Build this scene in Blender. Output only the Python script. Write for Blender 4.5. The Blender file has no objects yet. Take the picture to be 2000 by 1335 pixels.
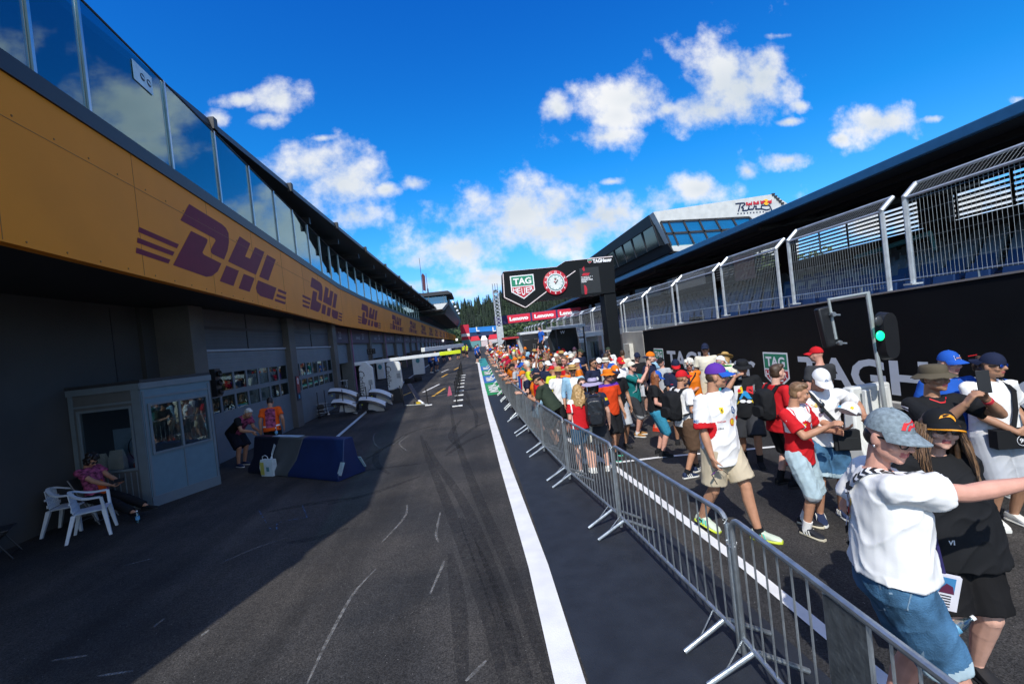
import bpy, bmesh, math, random
from mathutils import Vector as V, Matrix, noise
from mathutils.bvhtree import BVHTree
R=math.radians; pi=math.pi
rnd=random.Random(7)
C=bpy.context.scene.collection
# ---------------------------------------------------------------- camera geometry (pinhole recovered from the photo, 2000 px wide)
F=889.0; H=2.55; VP=(925.0,668.0); SL=-0.11
def _cam(px,py): return V(((px-1000)/F,-(py-667.5)/F,-1.0))
Fw=_cam(*VP).normalized(); Up=_cam(VP[0]+1000,VP[1]+1000*SL).cross(Fw).normalized()
if Up.y<0: Up=-Up
Rt=Fw.cross(Up).normalized()
def ray(px,py):
    c=_cam(px,py); return V((c.dot(Rt),c.dot(Fw),c.dot(Up)))
def zg(y): return 0.0 if y<22 else 0.02*(y-22)
def onz(px,py,z=0.0):
    d=ray(px,py); t=(z-H)/d.z; return V((d.x*t,d.y*t,z))
def ong(px,py):
    z=0.0
    for _ in range(12):
        p=onz(px,py,z); z=zg(min(p.y,70))
    return p
def ony(px,py,y):
    d=ray(px,py); t=y/d.y; return V((d.x*t,y,H+d.z*t))
def onx(px,py,x):
    d=ray(px,py); t=x/d.x; return V((x,d.y*t,H+d.z*t))
sc=bpy.context.scene
cd=bpy.data.cameras.new('camera'); cam=bpy.data.objects.new('camera',cd); C.objects.link(cam)
cd.sensor_width=36; cd.lens=F/2000*36; cd.clip_end=6000; cd.clip_start=0.05
Mr=Matrix((Rt,Fw,Up)).to_4x4(); cam.matrix_world=Matrix.Translation((0,0,H))@Mr
sc.camera=cam
sc.view_settings.view_transform='Standard'; sc.view_settings.look='None'; sc.view_settings.exposure=0.0; sc.view_settings.gamma=1.0
# ---------------------------------------------------------------- materials
MATS={}
def mat(name,rgb=(.5,.5,.5),rough=.6,metal=0,var=.12,scale=6,bump=0,bscale=60,emis=None,coat=0,spec=.5):
    if name in MATS: return MATS[name]
    m=bpy.data.materials.new(name); m.use_nodes=True; nt=m.node_tree; N=nt.nodes; L=nt.links
    b=N['Principled BSDF']; b.inputs['Roughness'].default_value=rough; b.inputs['Metallic'].default_value=metal
    b.inputs['Coat Weight'].default_value=coat; b.inputs['Specular IOR Level'].default_value=spec
    b.inputs['Base Color'].default_value=(*rgb,1)
    tc=N.new('ShaderNodeTexCoord')
    if var>0:
        nz=N.new('ShaderNodeTexNoise'); nz.inputs['Scale'].default_value=scale; nz.inputs['Detail'].default_value=5; L.new(tc.outputs['Object'],nz.inputs['Vector'])
        mr=N.new('ShaderNodeMapRange'); mr.inputs[1].default_value=.3; mr.inputs[2].default_value=.7; mr.inputs[3].default_value=1-var; mr.inputs[4].default_value=1+var
        L.new(nz.outputs['Fac'],mr.inputs[0])
        mx=N.new('ShaderNodeMix'); mx.data_type='RGBA'; mx.blend_type='MULTIPLY'; mx.inputs[0].default_value=1; mx.inputs[6].default_value=(*rgb,1)
        L.new(mr.outputs[0],mx.inputs[7]); L.new(mx.outputs[2],b.inputs['Base Color'])
    if bump>0:
        n2=N.new('ShaderNodeTexNoise'); n2.inputs['Scale'].default_value=bscale; n2.inputs['Detail'].default_value=4; L.new(tc.outputs['Object'],n2.inputs['Vector'])
        bp=N.new('ShaderNodeBump'); bp.inputs['Strength'].default_value=bump; bp.inputs['Distance'].default_value=.02
        L.new(n2.outputs['Fac'],bp.inputs['Height']); L.new(bp.outputs[0],b.inputs['Normal'])
    if emis:
        b.inputs['Emission Color'].default_value=(*emis[:3],1); b.inputs['Emission Strength'].default_value=emis[3]
    MATS[name]=m; return m
def glassmat(name,tint=(.6,.85,.9),mixf=.55,rough=.02):
    if name in MATS: return MATS[name]
    m=bpy.data.materials.new(name); m.use_nodes=True; nt=m.node_tree; N=nt.nodes; L=nt.links
    N.remove(N['Principled BSDF']); out=N['Material Output']
    tr=N.new('ShaderNodeBsdfTransparent'); tr.inputs[0].default_value=(*tint,1)
    gl=N.new('ShaderNodeBsdfGlossy'); gl.inputs['Roughness'].default_value=rough; gl.inputs['Color'].default_value=(.62,.84,.92,1)
    fr=N.new('ShaderNodeLayerWeight'); fr.inputs['Blend'].default_value=.5
    pw=N.new('ShaderNodeMath'); pw.operation='POWER'; pw.inputs[1].default_value=5; L.new(fr.outputs['Facing'],pw.inputs[0])
    ma=N.new('ShaderNodeMath'); ma.operation='MULTIPLY_ADD'; ma.inputs[1].default_value=.8; ma.inputs[2].default_value=mixf; ma.use_clamp=True; L.new(pw.outputs[0],ma.inputs[0])
    mx=N.new('ShaderNodeMixShader'); L.new(ma.outputs[0],mx.inputs[0]); L.new(tr.outputs[0],mx.inputs[1]); L.new(gl.outputs[0],mx.inputs[2]); L.new(mx.outputs[0],out.inputs[0])
    MATS[name]=m; return m
def seam_mat(name,rgb,rough,sz,width=.012,axis='Z',metal=0,dark=.75,bump=.4):
    """panels with repeated grooves along one object axis (corrugation, section lines)"""
    if name in MATS: return MATS[name]
    m=mat(name,rgb,rough,metal,var=.1,scale=2); N=m.node_tree.nodes; L=m.node_tree.links; b=N['Principled BSDF']
    tc=N.new('ShaderNodeTexCoord'); sp=N.new('ShaderNodeSeparateXYZ'); L.new(tc.outputs['Object'],sp.inputs[0])
    a=N.new('ShaderNodeMath'); a.operation='PINGPONG'; a.inputs[1].default_value=sz/2; L.new(sp.outputs[axis],a.inputs[0])
    c=N.new('ShaderNodeMapRange'); c.inputs[1].default_value=0; c.inputs[2].default_value=width; L.new(a.outputs[0],c.inputs[0])
    bp=N.new('ShaderNodeBump'); bp.inputs['Strength'].default_value=bump; bp.inputs['Distance'].default_value=.01; L.new(c.outputs[0],bp.inputs['Height']); L.new(bp.outputs[0],b.inputs['Normal'])
    return m
# ---------------------------------------------------------------- mesh builder
class MB:
    def __init__(s): s.v=[]; s.f=[]; s.mi=[]; s.mats=[]; s.cur=0
    def m(s,mt):
        if mt not in s.mats: s.mats.append(mt)
        s.cur=s.mats.index(mt); return s
    def add(s,vs,fs):
        o=len(s.v); s.v+= [tuple(v) for v in vs]
        for f in fs: s.f.append([i+o for i in f]); s.mi.append(s.cur)
        return s
    def poly(s,pts): return s.add(pts,[list(range(len(pts)))])
    def bb(s,x0,y0,z0,x1,y1,z1,M=None):
        vs=[V((x,y,z)) for z in (z0,z1) for y in (y0,y1) for x in (x0,x1)]
        if M: vs=[M@v for v in vs]
        return s.add(vs,[[0,2,3,1],[4,5,7,6],[0,1,5,4],[1,3,7,5],[3,2,6,7],[2,0,4,6]])
    def box(s,c,size,M=None):
        a=[d/2 for d in size]
        T=Matrix.Translation(c)@(M.to_4x4() if M else Matrix())
        return s.bb(-a[0],-a[1],-a[2],a[0],a[1],a[2],T)
    def beam(s,p0,p1,w,h,up=V((0,0,1))):
        p0=V(p0);p1=V(p1); d=(p1-p0); l=d.length; d.normalize(); x=d.cross(up)
        if x.length<1e-4: x=d.cross(V((1,0,0)))
        x.normalize(); u=x.cross(d)
        M=Matrix((x,d,u)).transposed().to_4x4(); M.translation=p0
        return s.bb(-w/2,0,-h/2,w/2,l,h/2,M)
    def ring(s,c,d,r,n,ref=None):
        d=d.normalized(); a=d.cross(ref if ref else (V((0,0,1)) if abs(d.z)<.9 else V((0,1,0)))).normalized(); b=d.cross(a)
        return [c+a*r*math.cos(2*pi*i/n)+b*r*math.sin(2*pi*i/n) for i in range(n)]
    def loft(s,rings,caps=True,close=False):
        n=len(rings[0]); vs=[p for r in rings for p in r]; fs=[]
        for k in range(len(rings)-1):
            for i in range(n): fs.append([k*n+i,k*n+(i+1)%n,(k+1)*n+(i+1)%n,(k+1)*n+i])
        if caps: fs.append(list(range(n))[::-1]); fs.append([(len(rings)-1)*n+i for i in range(n)])
        return s.add(vs,fs)
    def tube(s,p0,p1,r0,r1=None,n=8,caps=True):
        p0=V(p0);p1=V(p1); r1=r0 if r1 is None else r1; d=p1-p0
        return s.loft([s.ring(p0,d,r0,n),s.ring(p1,d,r1,n)],caps)
    def path(s,pts,r,n=8):
        pts=[V(p) for p in pts]; rs=[]
        rr=r if isinstance(r,(list,tuple)) else [r]*len(pts)
        for i,p in enumerate(pts):
            d=(pts[min(i+1,len(pts)-1)]-pts[max(i-1,0)])
            rs.append(s.ring(p,d,rr[i],n))
        return s.loft(rs)
    def cap(s,p0,p1,r0,r1=None,n=10):
        """tapered capsule"""
        p0=V(p0);p1=V(p1); r1=r0 if r1 is None else r1; d=(p1-p0)
        if d.length<1e-6: d=V((0,0,1e-3))
        u=d.normalized(); rs=[]
        for a in (-.98,-.7,-.35): rs.append(s.ring(p0+u*r0*a,d,r0*math.sqrt(1-a*a),n))
        rs.append(s.ring(p0,d,r0,n)); rs.append(s.ring(p1,d,r1,n))
        for a in (.35,.7,.98): rs.append(s.ring(p1+u*r1*a,d,r1*math.sqrt(1-a*a),n))
        return s.loft(rs)
    def ell(s,c,r,M=None,nu=14,nv=9,f=None):
        c=V(c); rs=[]
        for j in range(nv+1):
            t=-pi/2+pi*j/nv; t=max(-pi/2+.06,min(pi/2-.06,t)); ring=[]
            for i in range(nu):
                a=2*pi*i/nu; p=V((r[0]*math.cos(t)*math.cos(a),r[1]*math.cos(t)*math.sin(a),r[2]*math.sin(t)))
                if f: p=f(p)
                if M: p=M@p
                ring.append(c+p)
            rs.append(ring)
        return s.loft(rs)
    def lathe(s,prof,o=(0,0,0),n=20,M=None):
        o=V(o); rs=[]
        for r,z in prof:
            ring=[V((r*math.cos(2*pi*i/n),r*math.sin(2*pi*i/n),z)) for i in range(n)]
            if M: ring=[M@p for p in ring]
            rs.append([o+p for p in ring])
        return s.loft(rs)
    def prism(s,poly,o,u,w,d):
        """extrude a 2-D outline lying in the (u,w) plane at o by the vector d"""
        o=V(o);u=V(u);w=V(w);d=V(d); a=[o+u*p[0]+w*p[1] for p in poly]; b=[p+d for p in a]; n=len(a)
        area=sum(poly[i][0]*poly[(i+1)%n][1]-poly[(i+1)%n][0]*poly[i][1] for i in range(n))
        if (u.cross(w).dot(d)>0)!=(area>0): a=a[::-1]; b=b[::-1]
        fs=[list(range(n))[::-1],[n+i for i in range(n)]]+[[i,(i+1)%n,n+(i+1)%n,n+i] for i in range(n)]
        return s.add(a+b,fs)
    def mesh(s,name,smooth=35):
        me=bpy.data.meshes.new(name); me.from_pydata(s.v,[],s.f)
        for x in s.mats: me.materials.append(x)
        if len(s.mats)>1: me.polygons.foreach_set('material_index',s.mi)
        me.update()
        if smooth: me.shade_smooth(); me.set_sharp_from_angle(angle=R(smooth))
        return me
    def build(s,name,parent=None,smooth=35,bevel=0,matrix=None):
        o=bpy.data.objects.new(name,s.mesh(name,smooth)); C.objects.link(o)
        if parent: o.parent=parent
        if matrix is not None: o.matrix_local=matrix
        if bevel:
            b=o.modifiers.new('edge','BEVEL'); b.width=bevel; b.segments=2; b.limit_method='ANGLE'; b.angle_limit=R(40)
        return o
def tag(o,label=None,cat=None,group=None,kind=None):
    if label: o['label']=label
    if cat: o['category']=cat
    if group: o['group']=group
    if kind: o['kind']=kind
    return o
def empty(name,loc=(0,0,0),rz=0,label=None,cat=None,group=None,kind=None):
    o=bpy.data.objects.new(name,None); o.empty_display_size=.1; C.objects.link(o); o.location=loc; o.rotation_euler=(0,0,rz)
    return tag(o,label,cat,group,kind)
def copy_tree(o,parent=None):
    c=o.copy(); C.objects.link(c)
    if parent: c.parent=parent
    for ch in list(o.children): copy_tree(ch,c)
    return c
_tc={}
def text_geo(s,h=1.0,bold=0.0,ext=.004,spacing=1.0,res=3):
    """glyph outlines as mesh data: verts (x right, y up, z out), faces; height h = cap height"""
    k=(s,bold,spacing,res)
    if k not in _tc:
        cu=bpy.data.curves.new('lettering','FONT'); cu.body=s; cu.size=1; cu.offset=bold; cu.space_character=spacing; cu.resolution_u=res; cu.fill_mode='FRONT'; cu.align_x='CENTER'
        o=bpy.data.objects.new('lettering',cu); C.objects.link(o); dg=bpy.context.evaluated_depsgraph_get(); dg.update()
        me=bpy.data.meshes.new_from_object(o.evaluated_get(dg)); vs=[v.co.copy() for v in me.vertices]; fs=[list(p.vertices) for p in me.polygons]
        bpy.data.objects.remove(o); bpy.data.meshes.remove(me); _tc[k]=(vs,fs)
    vs,fs=_tc[k]; x0=min(v.x for v in vs);x1=max(v.x for v in vs);y0=min(v.y for v in vs);y1=max(v.y for v in vs)
    return [V(((v.x-(x0+x1)/2)/(y1-y0)*h,((v.y-y0)/(y1-y0)-.5)*h,0)) for v in vs],fs,(x1-x0)/(y1-y0)*h
def put_text(mb,s,o,u,w,h,width=None,bold=0.0,off=.004,spacing=1.0):
    """flat letters centred at o in the plane (u right, w up), standing off by `off`"""
    vs,fs,wd=text_geo(s,h,bold,spacing=spacing); k=width/wd if width else 1; o=V(o);u=V(u).normalized();w=V(w).normalized();n=u.cross(w)
    mb.add([o+u*v.x*k+w*v.y+n*off for v in vs],fs); return mb
def cylstrip(pts,w,z=.004,zf=None):
    """flat ribbon following ground points"""
    mb=MB(); pts=[V(p) for p in pts]
    for i in range(len(pts)-1):
        pass
    L=[];Rr=[]
    for i,p in enumerate(pts):
        d=(pts[min(i+1,len(pts)-1)]-pts[max(i-1,0)]); n=V((d.y,-d.x,0)).normalized()
        ww=w[i] if isinstance(w,(list,tuple)) else w
        L.append(p-n*ww/2); Rr.append(p+n*ww/2)
    vs=[]
    for a,b in zip(L,Rr): vs+= [V((a.x,a.y,zg(a.y)+z)),V((b.x,b.y,zg(b.y)+z))]
    mb.v=[tuple(v) for v in vs]
    for i in range(len(pts)-1): mb.f.append([2*i,2*i+1,2*i+3,2*i+2]); mb.mi.append(0)
    return mb
def struct(o,kind='structure'): o['kind']=kind; return o
# ---------------------------------------------------------------- sky, sun
SUN_AZ=R(18); SUN_EL=R(46)
sd=V((math.sin(SUN_AZ)*math.cos(SUN_EL),math.cos(SUN_AZ)*math.cos(SUN_EL),-math.sin(SUN_EL)))
ld=bpy.data.lights.new('sun','SUN'); ld.energy=4.6; ld.angle=R(.55); ld.color=(1,.95,.87); lo=bpy.data.objects.new('sun',ld); C.objects.link(lo)
lo.rotation_euler=sd.to_track_quat('-Z','Y').to_euler(); lo.location=(-20,-40,60)
w=bpy.data.worlds.new('World'); sc.world=w; w.use_nodes=True; nt=w.node_tree; N=nt.nodes; L=nt.links
bg=N['Background']; bg.inputs[1].default_value=1.0
sky=N.new('ShaderNodeTexSky'); sky.sky_type='NISHITA'; sky.sun_disc=False; sky.sun_elevation=SUN_EL; sky.sun_rotation=R(180)+SUN_AZ
sky.air_density=1.0; sky.dust_density=.6; sky.ozone_density=2.0
def math_(op,a=None,b=None,c=None,clamp=False):
    n=N.new('ShaderNodeMath'); n.operation=op; n.use_clamp=clamp
    for i,x in enumerate((a,b,c)):
        if x is None: continue
        if isinstance(x,(int,float)): n.inputs[i].default_value=x
        else: L.new(x,n.inputs[i])
    return n.outputs[0]
tc=N.new('ShaderNodeTexCoord'); sep=N.new('ShaderNodeSeparateXYZ'); L.new(tc.outputs['Generated'],sep.inputs[0])
ay=math_('MAXIMUM',math_('ABSOLUTE',sep.outputs[1]),.02)
u_=math_('DIVIDE',sep.outputs[0],ay); w_=math_('DIVIDE',sep.outputs[2],ay)
cmb=N.new('ShaderNodeCombineXYZ'); L.new(u_,cmb.inputs[0]); L.new(w_,cmb.inputs[1])
nz=N.new('ShaderNodeTexNoise'); nz.inputs['Scale'].default_value=9; nz.inputs['Detail'].default_value=11; nz.inputs['Roughness'].default_value=.60; L.new(cmb.outputs[0],nz.inputs['Vector'])
nb=N.new('ShaderNodeTexNoise'); nb.inputs['Scale'].default_value=3.2; nb.inputs['Detail'].default_value=3; L.new(cmb.outputs[0],nb.inputs['Vector'])
CL=[(1445,165,112,95),(1385,215,95,45),(1490,150,70,70),(1225,195,105,50),(1205,225,70,40),(1090,212,30,32),(1178,268,85,28),(1300,215,30,20),
 (545,192,62,34),(470,195,45,14),(525,236,42,18),(630,270,28,9),(420,232,26,16),(600,320,115,55),(665,360,80,60),(690,420,60,35),
 (1010,415,150,62),(1085,405,110,52),(900,485,150,50),(1060,455,200,52),(1150,440,120,50),(1180,420,95,45),(1290,395,70,35),(1365,370,75,32),(820,510,65,22),
 (960,542,85,26),(905,570,70,16),(1712,238,74,34),(1640,272,22,12),(1545,310,60,17),(1460,335,28,16),(1820,232,22,8),(815,358,32,16),(1562,208,22,14),(1540,238,34,9),(1990,194,26,10),(1195,355,24,8),(800,560,60,20),(1520,70,30,8),(1880,392,190,62),(1690,430,60,30),(755,370,30,14)]
fld=None
for (cx,cy,rx,ry) in CL:
    d=ray(cx,cy); u0=d.x/d.y; w0=d.z/d.y; d2=ray(cx+rx,cy+rx*SL); ru=abs(d2.x/d2.y-u0)*1.22; d3=ray(cx,cy-ry); rw=abs(d3.z/d3.y-w0)*1.25
    a=math_('POWER',math_('DIVIDE',math_('SUBTRACT',u_,u0),ru),2.0) if False else math_('MULTIPLY',math_('SUBTRACT',u_,u0),1/ru)
    b=math_('MULTIPLY',math_('SUBTRACT',w_,w0),1/rw)
    q=math_('MULTIPLY_ADD',b,b,math_('MULTIPLY',a,a)); s_=math_('SUBTRACT',1.0,math_('SQRT',q))
    fld=s_ if fld is None else math_('MAXIMUM',fld,s_)
fld=math_('MAXIMUM',fld,-1.0)
nzc=math_('MULTIPLY',math_('SUBTRACT',nz.outputs['Fac'],.53),3.6)
den=math_('ADD',fld,nzc)
mr=N.new('ShaderNodeMapRange'); mr.interpolation_type='SMOOTHSTEP'; mr.inputs[1].default_value=-.12; mr.inputs[2].default_value=.95; L.new(den,mr.inputs[0])
up_ok=math_('GREATER_THAN',sep.outputs[2],0.0)
# a broken cloud deck over and behind the camera (outside the picture, seen only in reflections and as fill light)
hi=N.new('ShaderNodeMapRange'); hi.inputs[1].default_value=.72; hi.inputs[2].default_value=.82; L.new(sep.outputs[2],hi.inputs[0])
bk=N.new('ShaderNodeMapRange'); bk.inputs[1].default_value=.05; bk.inputs[2].default_value=-.25; L.new(sep.outputs[1],bk.inputs[0])
n3=N.new('ShaderNodeTexNoise'); n3.inputs['Scale'].default_value=2.6; n3.inputs['Detail'].default_value=8; L.new(tc.outputs['Generated'],n3.inputs['Vector'])
d3_=N.new('ShaderNodeMapRange'); d3_.interpolation_type='SMOOTHSTEP'; d3_.inputs[1].default_value=.46; d3_.inputs[2].default_value=.6; L.new(n3.outputs['Fac'],d3_.inputs[0])
deck=math_('MULTIPLY',d3_.outputs[0],math_('MAXIMUM',hi.outputs[0],bk.outputs[0]))
msk=math_('MULTIPLY',math_('MULTIPLY',math_('MAXIMUM',mr.outputs[0],deck),.97),up_ok)
hs=N.new('ShaderNodeHueSaturation'); hs.inputs['Saturation'].default_value=1.27; hs.inputs['Value'].default_value=.22; hs.inputs['Hue'].default_value=.497; L.new(sky.outputs[0],hs.inputs['Color'])
shade=N.new('ShaderNodeMapRange'); shade.inputs[1].default_value=.55; shade.inputs[2].default_value=1.25; shade.inputs[3].default_value=0; shade.inputs[4].default_value=1; L.new(math_('MULTIPLY_ADD',nb.outputs['Fac'],1.1,math_('MULTIPLY',fld,.5)),shade.inputs[0])
cc=N.new('ShaderNodeMix'); cc.data_type='RGBA'; cc.inputs[6].default_value=(1.0,1.0,1.0,1); cc.inputs[7].default_value=(.62,.70,.78,1); L.new(shade.outputs[0],cc.inputs[0])
mx=N.new('ShaderNodeMix'); mx.data_type='RGBA'; L.new(msk,mx.inputs[0]); L.new(hs.outputs[0],mx.inputs[6]); L.new(cc.outputs[2],mx.inputs[7])
ra=N.new('ShaderNodeValToRGB'); L.new(sep.outputs[2],ra.inputs[0]); cr_=ra.color_ramp
cr_.elements[0].position=0.0; cr_.elements[0].color=(.42,.62,.98,1); cr_.elements[1].position=.62; cr_.elements[1].color=(.06,.50,1.02,1)
for p_,c_ in ((.1,(.40,.62,.98,1)),(.2,(.24,.68,.98,1)),(.34,(.09,.63,.96,1))):
    e_=cr_.elements.new(p_); e_.color=c_
tint=N.new('ShaderNodeMix'); tint.data_type='RGBA'; tint.blend_type='MULTIPLY'; tint.inputs[0].default_value=1; L.new(hs.outputs[0],tint.inputs[6]); L.new(ra.outputs[0],tint.inputs[7])
L.new(tint.outputs[2],mx.inputs[6])
L.new(mx.outputs[2],bg.inputs[0])
# ================================================================ ground, track, markings
def asphalt():
    m=bpy.data.materials.new('asphalt'); m.use_nodes=True; nt=m.node_tree; N=nt.nodes; L=nt.links; b=N['Principled BSDF']
    g=N.new('ShaderNodeNewGeometry'); sp=N.new('ShaderNodeSeparateXYZ'); L.new(g.outputs['Position'],sp.inputs[0])
    def noise_(scale,det=4,vec=None,rough=.55):
        n=N.new('ShaderNodeTexNoise'); n.inputs['Scale'].default_value=scale; n.inputs['Detail'].default_value=det; n.inputs['Roughness'].default_value=rough
        L.new(vec if vec else g.outputs['Position'],n.inputs['Vector']); return n.outputs['Fac']
    def mp(x,a,b_,c,d):
        r=N.new('ShaderNodeMapRange'); r.inputs[1].default_value=a; r.inputs[2].default_value=b_; r.inputs[3].default_value=c; r.inputs[4].default_value=d; L.new(x,r.inputs[0]); return r.outputs[0]
    def mul(a,b_,op='MULTIPLY'):
        n=N.new('ShaderNodeMath'); n.operation=op
        for i,x in enumerate((a,b_)):
            if isinstance(x,(int,float)): n.inputs[i].default_value=x
            else: L.new(x,n.inputs[i])
        return n.outputs[0]
    st=N.new('ShaderNodeMapping'); st.inputs['Scale'].default_value=(1.6,.07,1); L.new(g.outputs['Position'],st.inputs['Vector'])
    streak=mp(noise_(1.0,6,st.outputs[0]),.38,.66,.72,1.2)
    big=mp(noise_(.28,4),.3,.7,.82,1.2); va=N.new('ShaderNodeTexVoronoi'); va.inputs['Scale'].default_value=105; L.new(g.outputs['Position'],va.inputs['Vector']); vs_=N.new('ShaderNodeSeparateColor'); L.new(va.outputs['Color'],vs_.inputs[0]); grain=mul(mp(vs_.outputs[0],0,1,.45,1.6),mp(noise_(60,3),.3,.7,.7,1.3)); mid=mp(noise_(9,6,None,.7),.3,.7,.85,1.15)
    val=mul(mul(streak,big),mul(grain,mid))
    base=N.new('ShaderNodeMix'); base.data_type='RGBA'; base.inputs[6].default_value=(.029,.029,.030,1); base.inputs[7].default_value=(.060,.055,.050,1); L.new(mp(noise_(.45,3),.4,.62,0,1),base.inputs[0])
    mx=N.new('ShaderNodeMix'); mx.data_type='RGBA'; mx.blend_type='MULTIPLY'; mx.inputs[0].default_value=1; L.new(base.outputs[2],mx.inputs[6]); L.new(val,mx.inputs[7])
    # pale stone chips showing in the surface
    vo=N.new('ShaderNodeTexVoronoi'); vo.inputs['Scale'].default_value=34; L.new(g.outputs['Position'],vo.inputs['Vector'])
    sepc=N.new('ShaderNodeSeparateColor'); L.new(vo.outputs['Color'],sepc.inputs[0])
    chip=mul(mul(mp(vo.outputs['Distance'],.1,.16,1,0),mp(sepc.outputs[0],.93,.935,0,1)),.75)
    m2=N.new('ShaderNodeMix'); m2.data_type='RGBA'; L.new(chip,m2.inputs[0]); L.new(mx.outputs[2],m2.inputs[6]); m2.inputs[7].default_value=(.34,.33,.31,1)
    L.new(m2.outputs[2],b.inputs['Base Color']); b.inputs['Roughness'].default_value=.82; b.inputs['Specular IOR Level'].default_value=.28
    bp=N.new('ShaderNodeBump'); bp.inputs['Strength'].default_value=.8; bp.inputs['Distance'].default_value=.012; L.new(noise_(140,3),bp.inputs['Height']); L.new(bp.outputs[0],b.inputs['Normal'])
    return m
ASPH=asphalt()
def wornpaint(name,rgb,wear=.5,rough=.6,soft=.04,top=1.0):
    """road paint with chips worn through to nothing (transparent)"""
    m=mat(name,rgb,rough,var=.1,scale=3,bump=.2,bscale=90); nt=m.node_tree; N=nt.nodes; L=nt.links; b=N['Principled BSDF']
    g=N.new('ShaderNodeNewGeometry'); n=N.new('ShaderNodeTexNoise'); n.inputs['Scale'].default_value=13; n.inputs['Detail'].default_value=8; n.inputs['Roughness'].default_value=.72; L.new(g.outputs['Position'],n.inputs['Vector'])
    r=N.new('ShaderNodeMapRange'); r.inputs[1].default_value=wear-soft; r.inputs[2].default_value=wear+soft; r.inputs[4].default_value=top; L.new(n.outputs['Fac'],r.inputs[0]); L.new(r.outputs[0],b.inputs['Alpha']); return m
# ground sheet: flat up to y=22, then 2 % uphill
ys=[-60,-20,0,6,12,18,22,30,40,55,70,100,160,260]
mb=MB().m(ASPH)
for i,y in enumerate(ys):
    z=zg(min(y,70)); mb.v+=[(-400,y,z),(400,y,z)]
for i in range(len(ys)-1): mb.f.append([2*i,2*i+1,2*i+3,2*i+2]); mb.mi.append(0)
struct(mb.build('pit_lane_asphalt',smooth=0))
mb=MB().m(mat('far_grass',(.05,.09,.025),.9,var=.3,scale=.05)); z=zg(70)-.02
mb.poly([(-3000,259,z),(3000,259,z),(3000,5000,z),(-3000,5000,z)]); struct(mb.build('far_ground',smooth=0))
M_navy=mat('dark_navy_track_paint',(.017,.021,.029),.62,var=.22,scale=4,bump=.3,bscale=120,spec=.35)
W_line=wornpaint('white_road_paint',(.72,.72,.71),.24)
struct(cylstrip([(1.30,-3,0),(1.36,3,0),(1.28,8,0),(1.02,14,0),(.80,21,0)],[1.55,1.6,1.46,1.1,.8],.004).build('painted_run_off_strip',smooth=0)).data.materials.append(M_navy)
# white pit lane line, measured edge to edge
lw=[(.43,-3),(.425,3.2),(.44,5),(.36,9),(.28,17),(.26,24),(.25,34),(.25,46)]
struct(cylstrip([(x,y,0) for x,y in lw],[.22,.22,.22,.21,.2,.2,.2,.2],.009).build('white_pit_lane_line',smooth=0)).data.materials.append(W_line)
gl=[onz(1700,1313),onz(1500,1140),onz(1330,1003),onz(1200,922),onz(1144,880)]
gl=[V((2.47,-2,0)),V((2.47,3,0)),V((2.47,4.3,0)),V((2.38,6.5,0)),V((2.29,8.2,0)),V((2.05,9.9,0)),V((1.9,12,0))]
struct(cylstrip(gl,.12,.009).build('white_track_edge_line',smooth=0)).data.materials.append(W_line)
struct(cylstrip([onz(1204,904),onz(1300,892),onz(1400,884),onz(1512,873),(6.3,7.9,0)],.1,.013).build('white_grid_line',smooth=0)).data.materials.append(W_line)
# left white line by the garages, its bluish shade painted in, and yellow bay dashes
struct(cylstrip([onz(560,905),onz(650,860),onz(720,800),onz(800,745),(-5.1,60,0),(-5.1,90,0)],.13,.006).build('garage_apron_line',smooth=0)).data.materials.append(wornpaint('shaded_white_paint',(.5,.58,.62),.3))
M_yel=wornpaint('yellow_road_paint',(.62,.33,.02),.33)
for a,b_ in (((775,777),(805,765)),((845,774),(869,758)),((887,722),(898,716)),((863,736),(874,730))):
    struct(cylstrip([ong(*a),ong(*b_)],.16,.006).build('yellow_bay_line',smooth=0)).data.materials.append(M_yel)
for a,b_ in (((826,766),(858,750)),((862,727),(876,721))):
    struct(cylstrip([ong(*a),ong(*b_)],.13,.006).build('white_bay_line',smooth=0)).data.materials.append(W_line)
# painted sponsor strip beyond the line: green / blue panels with white letters lying across
cols=[('green',(.01,.27,.07),21.3,26.6,'MXN'),('blue',(.02,.13,.42),26.6,31.0,'VMX'),('green',(.02,.3,.1),31.0,35.4,'NWX'),('blue',(.03,.17,.46),35.4,39.6,'VMX'),('teal',(.03,.27,.25),39.6,52,'')]
for cn,rgb,y0,y1,s in cols:
    o=cylstrip([(.74,y0,0),(.74,(y0+y1)/2,0),(.73,y1,0)],.74,.012).build('painted_sponsor_panel',smooth=0); o.data.materials.append(wornpaint('track_paint_'+cn,rgb,.27)); struct(o)
    if s:
        t=MB().m(W_line); put_text(t,s,(.74,(y0+y1)/2-.3,zg((y0+y1)/2)+.02),(0,1,.02 if y0>22 else .01),(-1,0,0),.46,width=(y1-y0)*.62,bold=.05,off=.004)
        struct(t.build('painted_sponsor_letters',smooth=0))
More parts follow.
